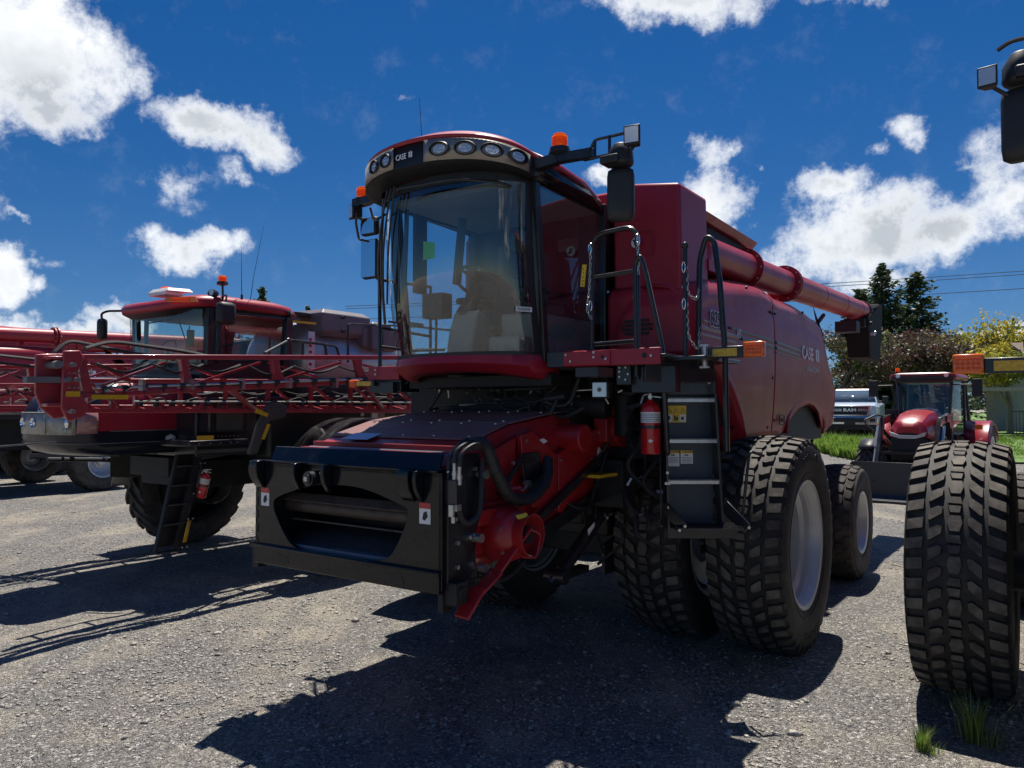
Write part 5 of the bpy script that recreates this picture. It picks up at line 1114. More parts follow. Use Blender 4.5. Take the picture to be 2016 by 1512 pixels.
    # ---------------- cab
    XF = M_CAB
    def cabx(y, w): 
        return w if y > .40 else w*max(0,1-((.40-y)/1.12)**2.2)**.55
    def cabring(z, w, sh=0):
        ys = [-.719+.02*k*k*.25 for k in range(0,15)]+[.40]
        r = [(cabx(y, w), y+sh, z) for y in ys]; return [(-p[0],p[1],p[2]) for p in r[::-1]]+r[1:]
    b = MB(); b.grid([cabring(2.95,.80,.08),cabring(3.3,.83,.02),cabring(3.88,.84,-.04)]); obj('windshield', b, GLS, T, ang=60)
    b = MB(); b.box(-.78,.78,.30,1.75,2.40,3.02); b.box(-.6,.6,-.5,.4,2.45,2.75)
    for s in (1,-1):
        b.beam((s*.83,.44,2.9),(s*.85,.42,3.92),.10,.11,(0,1,0)); b.beam((s*.83,1.72,2.9),(s*.85,1.76,3.92),.10,.12,(0,1,0)); b.beam((s*.83,.5,3.05),(s*.83,1.7,3.05),.04,.05); b.beam((s*.85,.5,3.88),(s*.85,1.7,3.88),.05,.06); b.beam((s*.85,.58,2.95),(s*.86,.60,3.9),.06,.05,(0,1,0))
    b.box(-.80,.80,1.70,1.76,2.6,3.15); cf = obj('cab_frame', b, BLACK, T, .01)
    for s in (1,-1): b = MB(); b.grid([[(s*.83,.55,3.05),(s*.83,1.7,3.05)],[(s*.85,.58,3.88),(s*.85,1.72,3.88)]]); obj('side_window', b, GLS, T)
    b = MB(); b.grid([[(-.78,1.74,3.12),(.78,1.74,3.12)],[(-.78,1.76,3.85),(.78,1.76,3.85)]]); obj('rear_window', b, GLS, T)
    b = MB(); b.tube([(.5,1.72,3.55),(.5,1.72,3.2),(.0,1.72,3.18)],.015,6,.05); b.tube([(-.5,.35,3.1),(-.5,.38,3.75),(.1,.40,3.78)],.015,6,.05); b.box(-.22,.28,.75,1.15,2.9,3.1); b.prism([(1.05,3.05),(1.2,3.05),(1.28,3.62),(1.16,3.62)],'x',-.22,.28); b.box(-.10,.16,1.15,1.26,3.62,3.76); b.tube([(.03+.17*math.cos(t),.35+.08*math.sin(t),3.25+.15*math.sin(t)) for t in [2*math.pi*k/18 for k in range(18)]],.013,6,closed=True); b.beam((.03,.1,2.9),(.03,.35,3.25),.06,.06); b.box(.45,.52,.3,.45,3.25,3.55); b.beam((.7,-.05,3.0),(.4,-.25,3.85),.03,.02); b.beam((.55,-.15,3.0),(.62,.0,3.6),.02,.02); obj('cab_interior', b, CABD, T, .02)
    XF = None
    def rsup(z, k, w=.93): return [(w*k*math.copysign(abs(math.cos(t))**.55, math.cos(t)), -.62+1.0*k*math.copysign(abs(math.sin(t))**.62, math.sin(t)), 3.43+(z-3.88)*.78-.06*(max(0,abs(1.4*math.sin(t))-.5)/.9)**2) for t in [2*math.pi*(i+.5)/48 for i in range(48)]]
    b = MB(); b.rings([rsup(3.90,.93),rsup(3.93,1.0),rsup(4.03,1.02),rsup(4.10,.98),rsup(4.15,.86),rsup(4.175,.6),rsup(4.18,.1)]); rf = obj('cab_roof', b, RED, T, ang=60)
    b = MB(); b.rings([rsup(3.86,.90),rsup(3.90,.96),rsup(3.935,1.004)],True,True); obj('roof_underside', b, BLKPL, rf, ang=60)
    XF = None
    b = MB(); b.plate([(.56,-1.655,3.505),(.93,-1.42,3.50),(.91,-1.44,3.565),(.59,-1.635,3.57)],.012); ml = obj('marker_lamp', b, LENSA, rf)
    b = MB(); b.plate([(.66,-1.607,3.515),(.85,-1.487,3.515),(.84,-1.493,3.552),(.67,-1.60,3.552)],.018); obj('lamp_insert', b, AMBER, ml)
    XF = ymap([(-1,-1.72),(2,.1)], lambda v, y: 3.655+(v[2]-4.16)*.75)
    b = MB(); b.hexa([(-.1,-.60,4.21),(.35,-.60,4.21),(.35,-.0,4.23),(-.1,-.0,4.23)],[(-.06,-.55,4.27),(.30,-.55,4.27),(.30,-.05,4.29),(-.06,-.05,4.29)]); b.box(-.1,.3,-.6,-.2,4.15,4.21); gp = obj('satellite_receiver', b, WHITE, rf, .015); b = MB(); b.box(.08,.2,-.50,-.36,4.27,4.305); obj('receiver_lens', b, AMBER, gp)
    XF = M_ROOF
    b = MB(); b.tube([(.86,.63,4.05),(.92,.63,4.08),(.92,.62,4.32)],.016,8,.02); b.tube([(.9,.62,4.1),(1.1,.55,4.12),(1.15,.5,4.0),(1.15,.48,3.9)],.014,8,.04); b.cyl((1.0,.44,4.12),(1.02,.36,4.13),.06); arm = obj('mirror_arm', b, BLACK, T)
    beacon(arm, (.92,.62,4.36), .95)
    b = MB(); b.cyl((1.02,.36,4.13),(1.02,.352,4.13),.05); obj('lens', b, LENSC, arm)
    b = MB(); b.box(1.08,1.22,.36,.64,3.62,3.98); obj('mirror_housing', b, BLKPL, arm, .05)
    XF = None
    b = MB(); b.tube([(-.7,-1.3,3.52),(-.9,-1.60,3.50),(-.95,-1.66,3.46),(-.95,-1.64,3.38)],.016,8,.05); am2 = obj('mirror_arm', b, BLACK, T); b = MB(); b.box(-1.02,-.88,-1.70,-1.58,3.10,3.40); obj('mirror_housing', b, BLKPL, am2, .05)
    XF = M_ROOF
    b = MB(); b.tube([(.86,1.0,4.12),(.86,.98,5.05)],[.007,.002],6); b.tube([(.86,1.15,4.1),(.86,1.2,4.5),(.86,1.38,5.45)],[.006,.004,.002],6); b.cyl((.87,1.85,3.97),(.92,1.88,3.97),.055); b.cyl((.86,1.0,4.08),(.86,1.0,4.2),.018); obj('whip_aerial', b, BLACK, T)
    # ---------------- tanks
    XF = M_TANK
    b = MB(); b.lathe([(2.05,.35),(2.07,.55),(2.14,.70),(2.28,.81),(2.5,.86),(4.2,.85),(4.35,.7),(4.4,.2)],(0,0,3.05),'y',40); tk = obj('product_tank', b, TANKS, T, ang=60)
    b = MB()
    for y in (2.52,3.4,4.1): b.lathe([(y,.856),(y+.05,.856)],(0,0,3.05),'y',40,False)
    obj('tank_strap', b, STEEL, tk)
    def poly(y0, y1, x0, x1, z0, z1, r=.08): 
        def ring(z, d): return [(x0+d,y0+d,z),(x1-d,y0+d,z),(x1-d,y1-d,z),(x0+d,y1-d,z)]
        return [ring(z0,r),ring(z0+r,0),ring(z1-r,0),ring(z1,r)]
    b = MB(); b.rings(poly(2.28,3.15,.1,.88,3.50,4.0),True,True,False); b.rings(poly(3.0,3.75,.1,.9,3.30,3.80),True,True,False); b.rings(poly(3.12,3.30,.85,.96,3.28,3.85,.04),True,True,False); b.rings(poly(3.34,3.5,.85,.96,3.28,3.85,.04),True,True,False); b.rings(poly(1.9,2.7,-.85,.1,3.6,3.98),True,True,False); b.hexa([(.3,3.0,3.06),(.7,3.0,3.06),(.7,3.8,3.06),(.3,3.8,3.06)],[(.3,2.8,3.4),(.8,2.8,3.4),(.8,3.9,3.4),(.3,3.9,3.4)]); rt = obj('rinse_tank', b, GREYPL, T, .03)
    b = MB(); b.cyl((.90,2.62,3.86),(.94,2.62,3.86),.03); b.cyl((.90,2.62,3.60),(.94,2.62,3.60),.03); pieces('tank_plug', b, BLACK, rt); b = MB(); b.lathe([(3.85,.22),(3.90,.22),(3.90,.18)],(.5,2.1,0),'z',24); obj('tank_cap', b, BLACK, rt)
    b = MB(); b.box(1.0,1.01,1.96,2.06,2.75,3.52); gg = obj('level_gauge', b, WHITE, T); b = MB()
    for k in range(6): b.box(1.01,1.014,1.965,2.01,2.8+.11*k,2.85+.11*k)
    obj('gauge_marks', b, EXRED, gg)
    b = MB(); b.tube([(1.1,1.8,3.02),(1.1,1.8,3.3),(1.1,2.1,3.3),(1.1,2.35,3.28),(1.1,2.42,3.02)],.018,8,.05); b.tube([(1.1,2.55,3.0),(1.1,2.55,3.72),(1.05,3.4,3.80),(1.0,5.2,3.9)],.016,8,.06); b.tube([(1.6,.9,3.02),(1.3,1.45,3.30),(1.3,2.0,3.28),(1.3,2.03,3.0)],.020,8,.06); b.ball((1.32,1.42,3.29),.04); b.box(1.28,1.34,1.4,1.46,3.0,3.28); b.tube([(.9,3.5,3.9),(1.0,4.2,3.85),(1.1,5.2,3.85)],.025,8,.1); b.box(.95,1.05,3.7,4.1,3.86,3.92); obj('deck_rails', b, BLACK, T)
    b = MB(); b.beam((.9,1.78,3.68),(.9,2.15,3.69),.04,.035); obj('yellow_handle', b, YEL, T)
    b = MB(); b.box(-.8,1.2,1.9,4.6,2.3,2.38); obj('rear_frame', b, DARK, T, .02)
    # ---------------- folded booms, one along each flank
    for s in (1,-1):
        X1, X2 = s*1.80, s*1.48; XF = M_BOOM
        b = MB()
        def tz(y): return 2.965+.015*(y+1.6)
        def mz(y): return 2.38+.058*(y+1.46)
        b.beam((X1,-1.75,tz(-1.75)),(X1,5.2,tz(5.2)),.09,.075); b.beam((X1,-1.6,mz(-1.6)),(X1,5.2,mz(5.2)),.08,.075)
        br = obj('boom', b, BOOMR, T, .008)
        b = MB()
        for y in (-1.45,.02,1.42,2.78,4.1): b.prism([(y-.02,tz(y)-.03),(y+.10,tz(y)-.03),(y+.10,tz(y)-.15),(y+.17,mz(y)+.12),(y+.24,mz(y)+.02),(y+.06,mz(y)+.02),(y+.02,mz(y)+.2)],'x',X1-.035,X1+.035)
        b.box(X1-.035,X1+.035,-1.6,-1.25,2.35,2.45); pieces('boom_post', b, BOOMR, br, bevel=.006)
        b = MB()
        for y0, y1 in ((-.15,-1.15),(1.3,.35),(2.6,1.7),(4.0,3.1)): b.beam((X1-.08*s,y0,tz(y0)-.08),(X1-.14*s,y1,mz(y1)+.1),.035,.035)
        for y0, y1 in ((-1.2,-.4),(.1,.9),(1.5,2.3),(2.9,3.7)): b.beam((X1-.16*s,y0,tz(y0)-.08),(X1-.18*s,y1,mz(y1)+.1),.03,.03)
        pieces('boom_brace', b, BOOMR, br)
        b = MB(); zb_ = lambda y: 2.14+.0*y
        b.beam((X2,-1.2,2.62),(X2,5.0,2.64),.07,.07); b.beam((X2,-1.2,2.16),(X2,5.2,2.12),.08,.07); b.beam((X2-.25*s,-1.0,2.22),(X2-.25*s,5.2,2.18),.06,.06)
        inn = obj('inner_boom', b, BOOMR, T, .006)
        b = MB(); y = -1.1; k = 0
        while y < 4.9:
            b.beam((X2,y,2.16),(X2,y,2.62),.045,.05); b.beam((X2,y,2.60),(X2,y+.5,2.16),.04,.04)
            b.beam((X2,y+.25,2.14),(X2-.25*s,y+.25,2.20),.04,.03); b.box(X2-.02,X2+.03,y+.3,y+.36,2.16,2.36); y += .68
        b.beam((X1,2.9,mz(2.9)),(X2+.05*s,3.5,2.16),.05,.05); b.beam((X1,4.2,mz(4.2)+.05),(X2+.05*s,4.95,2.15),.05,.05); b.beam((X1,.7,mz(.7)),(X2+.05*s,1.4,2.16),.05,.05)
        pieces('inner_brace', b, BOOMR, inn)
        b = MB(); zp = lambda y: 2.50+.02*(y+1.2)
        b.tube([(X1+.05*s,-1.25,zp(-1.25)),(X1+.05*s,3.4,zp(3.4)+.1)],.020,8); b.tube([(X2+.08*s,-.5,2.30),(X2+.08*s,5.1,2.27)],.014,8); sp = obj('spray_line', b, STEEL, br)
        b = MB(); rng = random.Random(5)
        for k in range(16):
            y = -1.15+.29*k; z = zp(y)+.1*(y+1.25)/4.6; b.cyl((X1+.05*s,y-.035,z),(X1+.05*s,y+.035,z),.034,n=8); b.cyl((X1+.05*s,y,z),(X1+.05*s,y,z-.09),.016,n=6)
        for k in range(22): y = -.4+.25*k; b.box(X2+.06*s-.03,X2+.06*s+.03,y-.02,y+.03,2.22,2.33)
        pieces('nozzle_body', b, BLKPL, sp)
        b = MB()
        for k in range(6): y = -.6+.75*k; b.box(X1+.02*s-.02,X1+.085*s,y-.02,y+.02,zp(y)-.05,zp(y)+.12)
        obj('pipe_clamps', b, STEEL, sp)
        b = MB()
        for i in range(8):
            y = -1.3+rng.uniform(0,.2)+.75*i; z = 2.80; b.tube([(X1-.06*s,y,z+.08),(X1-.02*s,y+.35,z-.04-rng.uniform(0,.08)),(X1-.06*s,y+.75,z+.08)],rng.uniform(.013,.022),7,.3)
            b.tube([(X2+.1*s,y,2.28),(X2+.16*s,y+.2,2.38),(X2+.1*s,y+.4,2.26)],.009,6,.1); b.tube([(X2-.02*s,y,2.50),(X2-.05*s,y+.4,2.38),(X2-.02*s,y+.8,2.52)],.014,6,.3)
        b.tube([(X1-.10*s,-1.3,3.10),(X1-.2*s,-.9,3.23),(X1-.2*s,.2,3.10),(X1-.1*s,.6,2.99)],.03,8,.3); b.tube([(X1-.25*s,-1.6,3.05),(X1-.3*s,-1.4,3.24),(X1-.2*s,-.6,3.05),(X1-.2*s,.1,2.97)],.028,8,.3); b.tube([(X1+.06*s,-1.1,2.5),(X1+.1*s,-.95,2.62),(X1+.08*s,-.75,2.55),(X1+.1*s,-.95,2.42),(X1+.06*s,-1.1,2.5)],.010,6,.1)
        obj('boom_hoses', b, HOSE, br)
        b = MB(); b.prism([(-1.98,3.0),(-1.62,3.02),(-1.50,2.95),(-1.55,2.5),(-1.52,2.3),(-1.42,2.16),(-1.50,2.08),(-1.72,2.04),(-1.90,2.20),(-1.98,2.42)],'x',X1-.09,X1-.06)
        b.prism([(-1.70,3.05),(-1.48,3.06),(-1.42,2.95),(-1.50,2.75),(-1.45,2.40),(-1.36,2.25),(-1.40,2.08),(-1.62,2.00),(-1.72,2.2)],'x',X1+.05,X1+.08); b.box(X1-.07,X1+.06,-1.90,-1.45,2.22,2.28); b.box(X1-.07,X1+.06,-1.90,-1.5,2.92,2.97)
        tp = obj('boom_hinge', b, BOOMR, br, .01)
        b = MB(); b.cyl((X1-.12*s,-1.80,2.84),(X1+.14*s,-1.80,2.84),.06); b.cyl((X1-.1*s,-1.66,2.62),(X1+.13*s,-1.66,2.62),.04); b.beam((X1,-2.1,2.62),(X1,-1.5,2.62),.09,.09); obj('hinge_pin', b, GREYPL, tp)
        b = MB()
        for (y,z) in ((-1.60,2.84),(-1.55,2.62),(-1.60,2.15)): b.cyl((X1+.08*s,y,z),(X1+.15*s,y,z),.035)
        for k in range(3):
            for z in (2.72,2.50): b.cyl((X1+.08*s,-1.62+.06*k,z),(X1+.10*s,-1.62+.06*k,z),.014,n=8)
        obj('bolt_heads', b, STEEL, tp)
        b = MB(); b.box(X1+.042*s,X1+.05*s,-1.30,-.80,2.33,2.40) ; b.box(X1+.082*s,X1+.09*s,-1.66,-1.48,2.37,2.45); obj('reflector', b, YELR, br)
    XF = None
    return T
# ------------------------------------------------------------ ground, gravel, verges
def smooth(a, b, x): t = max(0, min(1, (x-a)/(b-a))); return t*t*(3-2*t)
def gz(x, y):      # the yard rises a little towards the back right
    h = .78*smooth(23, 36, y)*smooth(2, 11, x)
    return h + .5*smooth(60, 140, y)
def gravel_mat(name, far=False):
    m = bpy.data.materials.new(name); m.use_nodes = True; nt = m.node_tree; N = nt.nodes; L = nt.links; b = N['Principled BSDF']
    tc = N.new('ShaderNodeTexCoord')
    def noise(sc, det, ro=.6):
        n = N.new('ShaderNodeTexNoise'); n.inputs['Scale'].default_value = sc; n.inputs['Detail'].default_value = det; n.inputs['Roughness'].default_value = ro; L.new(tc.outputs['Object'], n.inputs['Vector']); return n
    def vor(sc, feat='F1'):
        n = N.new('ShaderNodeTexVoronoi'); n.inputs['Scale'].default_value = sc; n.feature = feat; L.new(tc.outputs['Object'], n.inputs['Vector']); return n
    big = noise(.55, 5, .65); mid = noise(3.2, 5, .7); fine = noise(90, 3, .7)
    v1 = vor(52); v2 = vor(120)
    # base: packed fines <-> loose stones
    r1 = N.new('ShaderNodeMapRange'); r1.inputs[1].default_value = .42; r1.inputs[2].default_value = .58; L.new(big.outputs['Fac'], r1.inputs[0])
    mp = N.new('ShaderNodeMapping'); mp.inputs['Rotation'].default_value = (0, 0, R(21)); mp.inputs['Scale'].default_value = (1.5, .13, 1); L.new(tc.outputs['Object'], mp.inputs['Vector'])
    lane = N.new('ShaderNodeTexNoise'); lane.inputs['Scale'].default_value = 1.0; lane.inputs['Detail'].default_value = 6; lane.inputs['Roughness'].default_value = .55; L.new(mp.outputs[0], lane.inputs['Vector'])
    lr = N.new('ShaderNodeMapRange'); lr.inputs[1].default_value = .46; lr.inputs[2].default_value = .60; L.new(lane.outputs['Fac'], lr.inputs[0])
    la = N.new('ShaderNodeMath'); la.operation = 'MULTIPLY'; L.new(lr.outputs[0], la.inputs[0]); la.inputs[1].default_value = .85
    rm = N.new('ShaderNodeMath'); rm.operation = 'MAXIMUM'; L.new(r1.outputs[0], rm.inputs[0]); L.new(la.outputs[0], rm.inputs[1]); r1 = rm
    c1 = N.new('ShaderNodeMixRGB'); c1.inputs[1].default_value = (.43, .375, .295, 1); c1.inputs[2].default_value = (.215, .198, .175, 1); L.new(r1.outputs[0], c1.inputs[0])
    # stone colours
    hs = N.new('ShaderNodeSeparateColor'); L.new(v1.outputs['Color'], hs.inputs[0])
    ramp = N.new('ShaderNodeValToRGB'); e = ramp.color_ramp.elements; e[0].position = 0; e[0].color = (.06, .06, .064, 1); e[1].position = 1; e[1].color = (.62, .60, .56, 1)
    for p, c in ((.3, (.15, .15, .15, 1)), (.6, (.21, .20, .185, 1)), (.85, (.28, .26, .235, 1))): q = e.new(p); q.color = c
    L.new(hs.outputs[0], ramp.inputs[0])
    r2 = N.new('ShaderNodeMapRange'); r2.inputs[1].default_value = .42; r2.inputs[2].default_value = .66; L.new(mid.outputs['Fac'], r2.inputs[0]); r3 = N.new('ShaderNodeMath'); r3.operation = 'MULTIPLY_ADD'; r3.inputs[1].default_value = .6; L.new(r1.outputs[0], r3.inputs[0]); r4 = N.new('ShaderNodeMath'); r4.operation = 'MULTIPLY'; r4.inputs[1].default_value = .55; L.new(r2.outputs[0], r4.inputs[0]); L.new(r4.outputs[0], r3.inputs[2]); r2 = r3
    f2 = N.new('ShaderNodeMath'); f2.operation = 'MULTIPLY_ADD'; f2.inputs[1].default_value = .75; f2.inputs[2].default_value = .18; L.new(r2.outputs[0], f2.inputs[0])
    c2 = N.new('ShaderNodeMixRGB'); L.new(f2.outputs[0], c2.inputs[0]); L.new(c1.outputs[0], c2.inputs[1]); L.new(ramp.outputs[0], c2.inputs[2])
    fr = N.new('ShaderNodeMapRange'); fr.inputs[1].default_value = .3; fr.inputs[2].default_value = .7; fr.inputs[3].default_value = .92; fr.inputs[4].default_value = 1.75; L.new(fine.outputs['Fac'], fr.inputs[0])
    c3 = N.new('ShaderNodeMixRGB'); c3.blend_type = 'MULTIPLY'; c3.inputs[0].default_value = 1; L.new(c2.outputs[0], c3.inputs[1]); L.new(fr.outputs[0], c3.inputs[2])
    L.new(c3.outputs[0], b.inputs['Base Color']); b.inputs['Roughness'].default_value = .82; b.inputs['Specular IOR Level'].default_value = .35
    # relief
    a1 = N.new('ShaderNodeMath'); a1.operation = 'MULTIPLY'; a1.inputs[1].default_value = -1.0; L.new(v1.outputs['Distance'], a1.inputs[0])
    a2 = N.new('ShaderNodeMath'); a2.operation = 'MULTIPLY_ADD'; a2.inputs[1].default_value = -.45; L.new(v2.outputs['Distance'], a2.inputs[0]); L.new(a1.outputs[0], a2.inputs[2])
    a3 = N.new('ShaderNodeMath'); a3.operation = 'MULTIPLY_ADD'; a3.inputs[1].default_value = .8; L.new(fine.outputs['Fac'], a3.inputs[0]); L.new(a2.outputs[0], a3.inputs[2])
    bp = N.new('ShaderNodeBump'); bp.inputs['Strength'].default_value = 1.0; bp.inputs['Distance'].default_value = .036; L.new(a3.outputs[0], bp.inputs['Height'])
    bp2 = N.new('ShaderNodeBump'); bp2.inputs['Strength'].default_value = .8; bp2.inputs['Distance'].default_value = .12; L.new(mid.outputs['Fac'], bp2.inputs['Height']); L.new(bp.outputs[0], bp2.inputs['Normal'])
    L.new(bp2.outputs[0], b.inputs['Normal']); return m
GRAVEL = gravel_mat('gravel')
rng = random.Random(21)
from mathutils import noise as mn
def near_z(x, y):
    rut = 0     # shallow wheel ruts crossing the yard
    q = x*.93-y*.36
    for c in (-4.6, -2.7): rut -= .022*math.exp(-((q-c-.25*math.sin(y*.4))/.24)**2)
    return gz(x, y)+rut+.030*mn.noise(Vector((x*.9, y*.9, 0)))+.014*mn.noise(Vector((x*3.1, y*3.1, 3)))
def axis(vals): 
    out = []; 
    for (a, b, n) in vals: out += [a+(b-a)*i/n for i in range(n)]
    return out+[vals[-1][1]]
gx = axis([(-900,-120,6),(-120,-30,12),(-30,-9,30),(-9,9,170),(9,40,50),(40,120,12),(120,900,6)]); gy = axis([(-60,0,8),(0,3,6),(3,12,110),(12,45,70),(45,150,14),(150,1800,6)])
g = MB(); g.grid([[(x, y, near_z(x, y)) for x in gx] for y in gy]); tag(obj('ground', g, GRAVEL, ang=80), kind='structure')

# loose stones (nobody could count them)
def stones(n, seedv, region, smin, smax, name, flat=.45):
    r = random.Random(seedv); b = MB(); k = 0
    while k < n:
        y = region[2]+(region[3]-region[2])*r.random()**1.7; x = (r.random()*2-1)*(.70*y+.8)
        if mn.noise(Vector((x*.55+3, y*.55, 1)))*1.3+.5*mn.noise(Vector(((x*.93-y*.36)*1.5, (x*.36+y*.93)*.15, 9)))+r.uniform(-.35,.35) < .0: continue
        k += 1; s = smin+(smax-smin)*r.random()**3.2; a = r.uniform(0, 6.28); ca_, sa_ = math.cos(a), math.sin(a)
        sx, sy, sz = s*r.uniform(.7,1.3), s*r.uniform(.5,.95), s*flat*r.uniform(.5,1.1); z = near_z(x, y)+sz*.35; vs = []
        for (px, py, pz) in ((-1,-.6,-.6),(.8,-1,-.6),(1,.7,-.6),(-.7,1,-.6),(-.6,-.5,.7),(.5,-.6,.9),(.6,.5,.6),(-.5,.6,.85)):
            px += r.uniform(-.3,.3); py += r.uniform(-.3,.3); pz += r.uniform(-.3,.3); vs.append((x+(px*ca_*sx-py*sa_*sy)*.5, y+(px*sa_*sx+py*ca_*sy)*.5, z+pz*sz*.5))
        b.add(vs, [(0,3,2,1),(4,5,6,7),(0,1,5,4),(1,2,6,5),(2,3,7,6),(3,0,4,7)])
    o = obj(name, b, STONE, ang=180); return tag(o, kind='stuff')
def stone_mat():
    m = mat('stone', (.15,.142,.13), .55, spec=.6, noise=(14, (.50,.46,.40), .40, .68)); return m
STONE = stone_mat()
o = stones(30000, 5, (0,0,3.8,17), .010, .044, 'loose_gravel'); tag(o, 'loose pale stones scattered over the gravel yard', 'gravel')
o = stones(160, 9, (0,0,4.0,12), .045, .085, 'larger_stones', .6); tag(o, 'larger grey stones lying loose on the gravel yard', 'gravel')

# green verges, weeds, dry grass
def blade_mat(name, c1, c2, tr=.45):
    m = bpy.data.materials.new(name); m.use_nodes = True; nt = m.node_tree; N = nt.nodes; L = nt.links; b = N['Principled BSDF']; b.inputs['Roughness'].default_value = .55
    oi = N.new('ShaderNodeTexCoord'); n = N.new('ShaderNodeTexNoise'); n.inputs['Scale'].default_value = 3.3; n.inputs['Detail'].default_value = 4; L.new(oi.outputs['Object'], n.inputs['Vector'])
    r = N.new('ShaderNodeMapRange'); r.inputs[1].default_value = .35; r.inputs[2].default_value = .65; L.new(n.outputs['Fac'], r.inputs[0])
    mx = N.new('ShaderNodeMixRGB'); mx.inputs[1].default_value = (*c1,1); mx.inputs[2].default_value = (*c2,1); L.new(r.outputs[0], mx.inputs[0]); L.new(mx.outputs[0], b.inputs['Base Color'])
    t = N.new('ShaderNodeBsdfTranslucent'); L.new(mx.outputs[0], t.inputs[0]); ms = N.new('ShaderNodeMixShader'); ms.inputs[0].default_value = tr
    L.new(b.outputs[0], ms.inputs[1]); L.new(t.outputs[0], ms.inputs[2]); L.new(ms.outputs[0], N['Material Output'].inputs[0]); return m
GRASS = blade_mat('fresh_grass', (.10,.20,.03), (.22,.33,.06)); DRYG = blade_mat('dry_grass', (.36,.31,.14), (.24,.27,.08)); WEED = blade_mat('weed_leaf', (.12,.25,.03), (.27,.38,.07))
def blades(b, x, y, z, n, h, sp, r, w=.006):
    for _ in range(n):
        a = r.uniform(0, 6.28); d = r.uniform(0, sp); bx, by = x+d*math.cos(a), y+d*math.sin(a); l = h*r.uniform(.5,1.1); le = r.uniform(.1,.55)*l; a2 = a+r.uniform(-.6,.6); wx, wy = -math.sin(a2)*w, math.cos(a2)*w
        dx, dy = math.cos(a2), math.sin(a2)
        p1 = (bx+dx*le*.3, by+dy*le*.3, z+l*.55); p2 = (bx+dx*le, by+dy*le, z+l)
        b.add([(bx-wx,by-wy,z-.02),(bx+wx,by+wy,z-.02),(p1[0]+wx*.7,p1[1]+wy*.7,p1[2]),(p1[0]-wx*.7,p1[1]-wy*.7,p1[2]),p2],[(0,1,2,3),(3,2,4)])
def tuft(x, y, n, h, sp, label, m=GRASS, w=.003):
    b = MB(); r = random.Random(int(x*100)); blades(b, 0, 0, 0, n, h, sp, r, w); b.m = 1; blades(b, 0, 0, 0, n//3, h*1.1, sp*1.8, r, w*.8); b.m = 0; blades(b, sp, -sp, 0, n//3, h*.5, sp*1.6, r, w); o = obj('grass_tuft', b, [m, DRYG]); o.location = (x, y, near_z(x, y)); return tag(o, label, 'grass tuft')
tuft(2.63, 5.0, 130, .15, .04, 'small bright green grass tuft on open gravel at the bottom right')
tuft(3.06, 5.15, 80, .32, .07, 'taller dark grass tuft growing against the foot of the right-hand dusty tyre', w=.004)
def field(name, label, cat, m, pts, n, h, sp, nb, seedv, w):
    b = MB(); r = random.Random(seedv); x0, x1, y0, y1 = pts; f = 0
    while f < n:
        x, y = r.uniform(x0, x1), r.uniform(y0, y1); u = (x-(x0+x1)/2)/((x1-x0)/2); v = (y-(y0+y1)/2)/((y1-y0)/2)
        if abs(u)**3+abs(v)**3+mn.noise(Vector((x*.8,y*.8,seedv)))*.5 > 1: f += .2; continue
        f += 1; blades(b, x, y, near_z(x, y), nb, h*(.6+.8*abs(mn.noise(Vector((x*1.3,y*1.3,5))))+.2), sp, r, w)
    return tag(obj(name, b, m), label, cat, kind='stuff')
field('weed_patch', 'bright green leafy weeds on bare gravel beyond the rear wheel', 'weeds', WEED, (12.0,14.7,28.0,31.6), 900, .5, .3, 12, 3, .035)
field('dry_grass', 'yellow green dry grass strip around the pickup truck', 'grass', DRYG, (8.6,20.5,35.2,46), 2600, .42, .5, 12, 4, .022)
b = MB(); b.grid([[(x, y, near_z(x,y)+.03) for x in [8.4+12.6*i/20 for i in range(21)]] for y in [36+14*j/16 for j in range(17)]]); tag(obj('dry_turf', b, mat('dry_turf_soil',(.22,.21,.09),.9,noise=(2,(.14,.19,.05),.4,.6)), ang=80), kind='structure')
b = MB(); b.grid([[(x, y, near_z(x,y)+.05) for x in [17.2+70*i/30 for i in range(31)]] for y in [27+90*j/30 for j in range(31)]]); lawn = obj('lawn', b, mat('lawn_green',(.10,.19,.035),.8,noise=(3,(.16,.25,.06),.35,.65),bump=(40,.8,.05)), ang=80); tag(lawn, kind='structure')
field('lawn_grass', 'short green grass of the lawn beside the wooden porch', 'grass', GRASS, (17.4,27,27.2,36), 1500, .13, .4, 12, 8, .02)
b = MB(); b.grid([[(x, y, near_z(x,y)+.02) for x in [-500+508*i/20 for i in range(21)]] for y in [62+600*j/10 for j in range(11)]]); tag(obj('far_field', b, mat('field_green',(.10,.16,.04),.9,noise=(.3,(.2,.19,.09),.4,.6)), ang=80), kind='structure')
b = MB(); b.grid([[(x, y, near_z(x,y)+.024) for x in [4.5+22*i/24 for i in range(25)]] for y in [31.6+4.6*j/16 for j in range(17)]]); tag(obj('rough_track', b, mat('rough_track_stone',(.13,.125,.12),.9,noise=(5,(.28,.27,.25),.4,.65),bump=(9,1,.08)), ang=80), kind='structure')
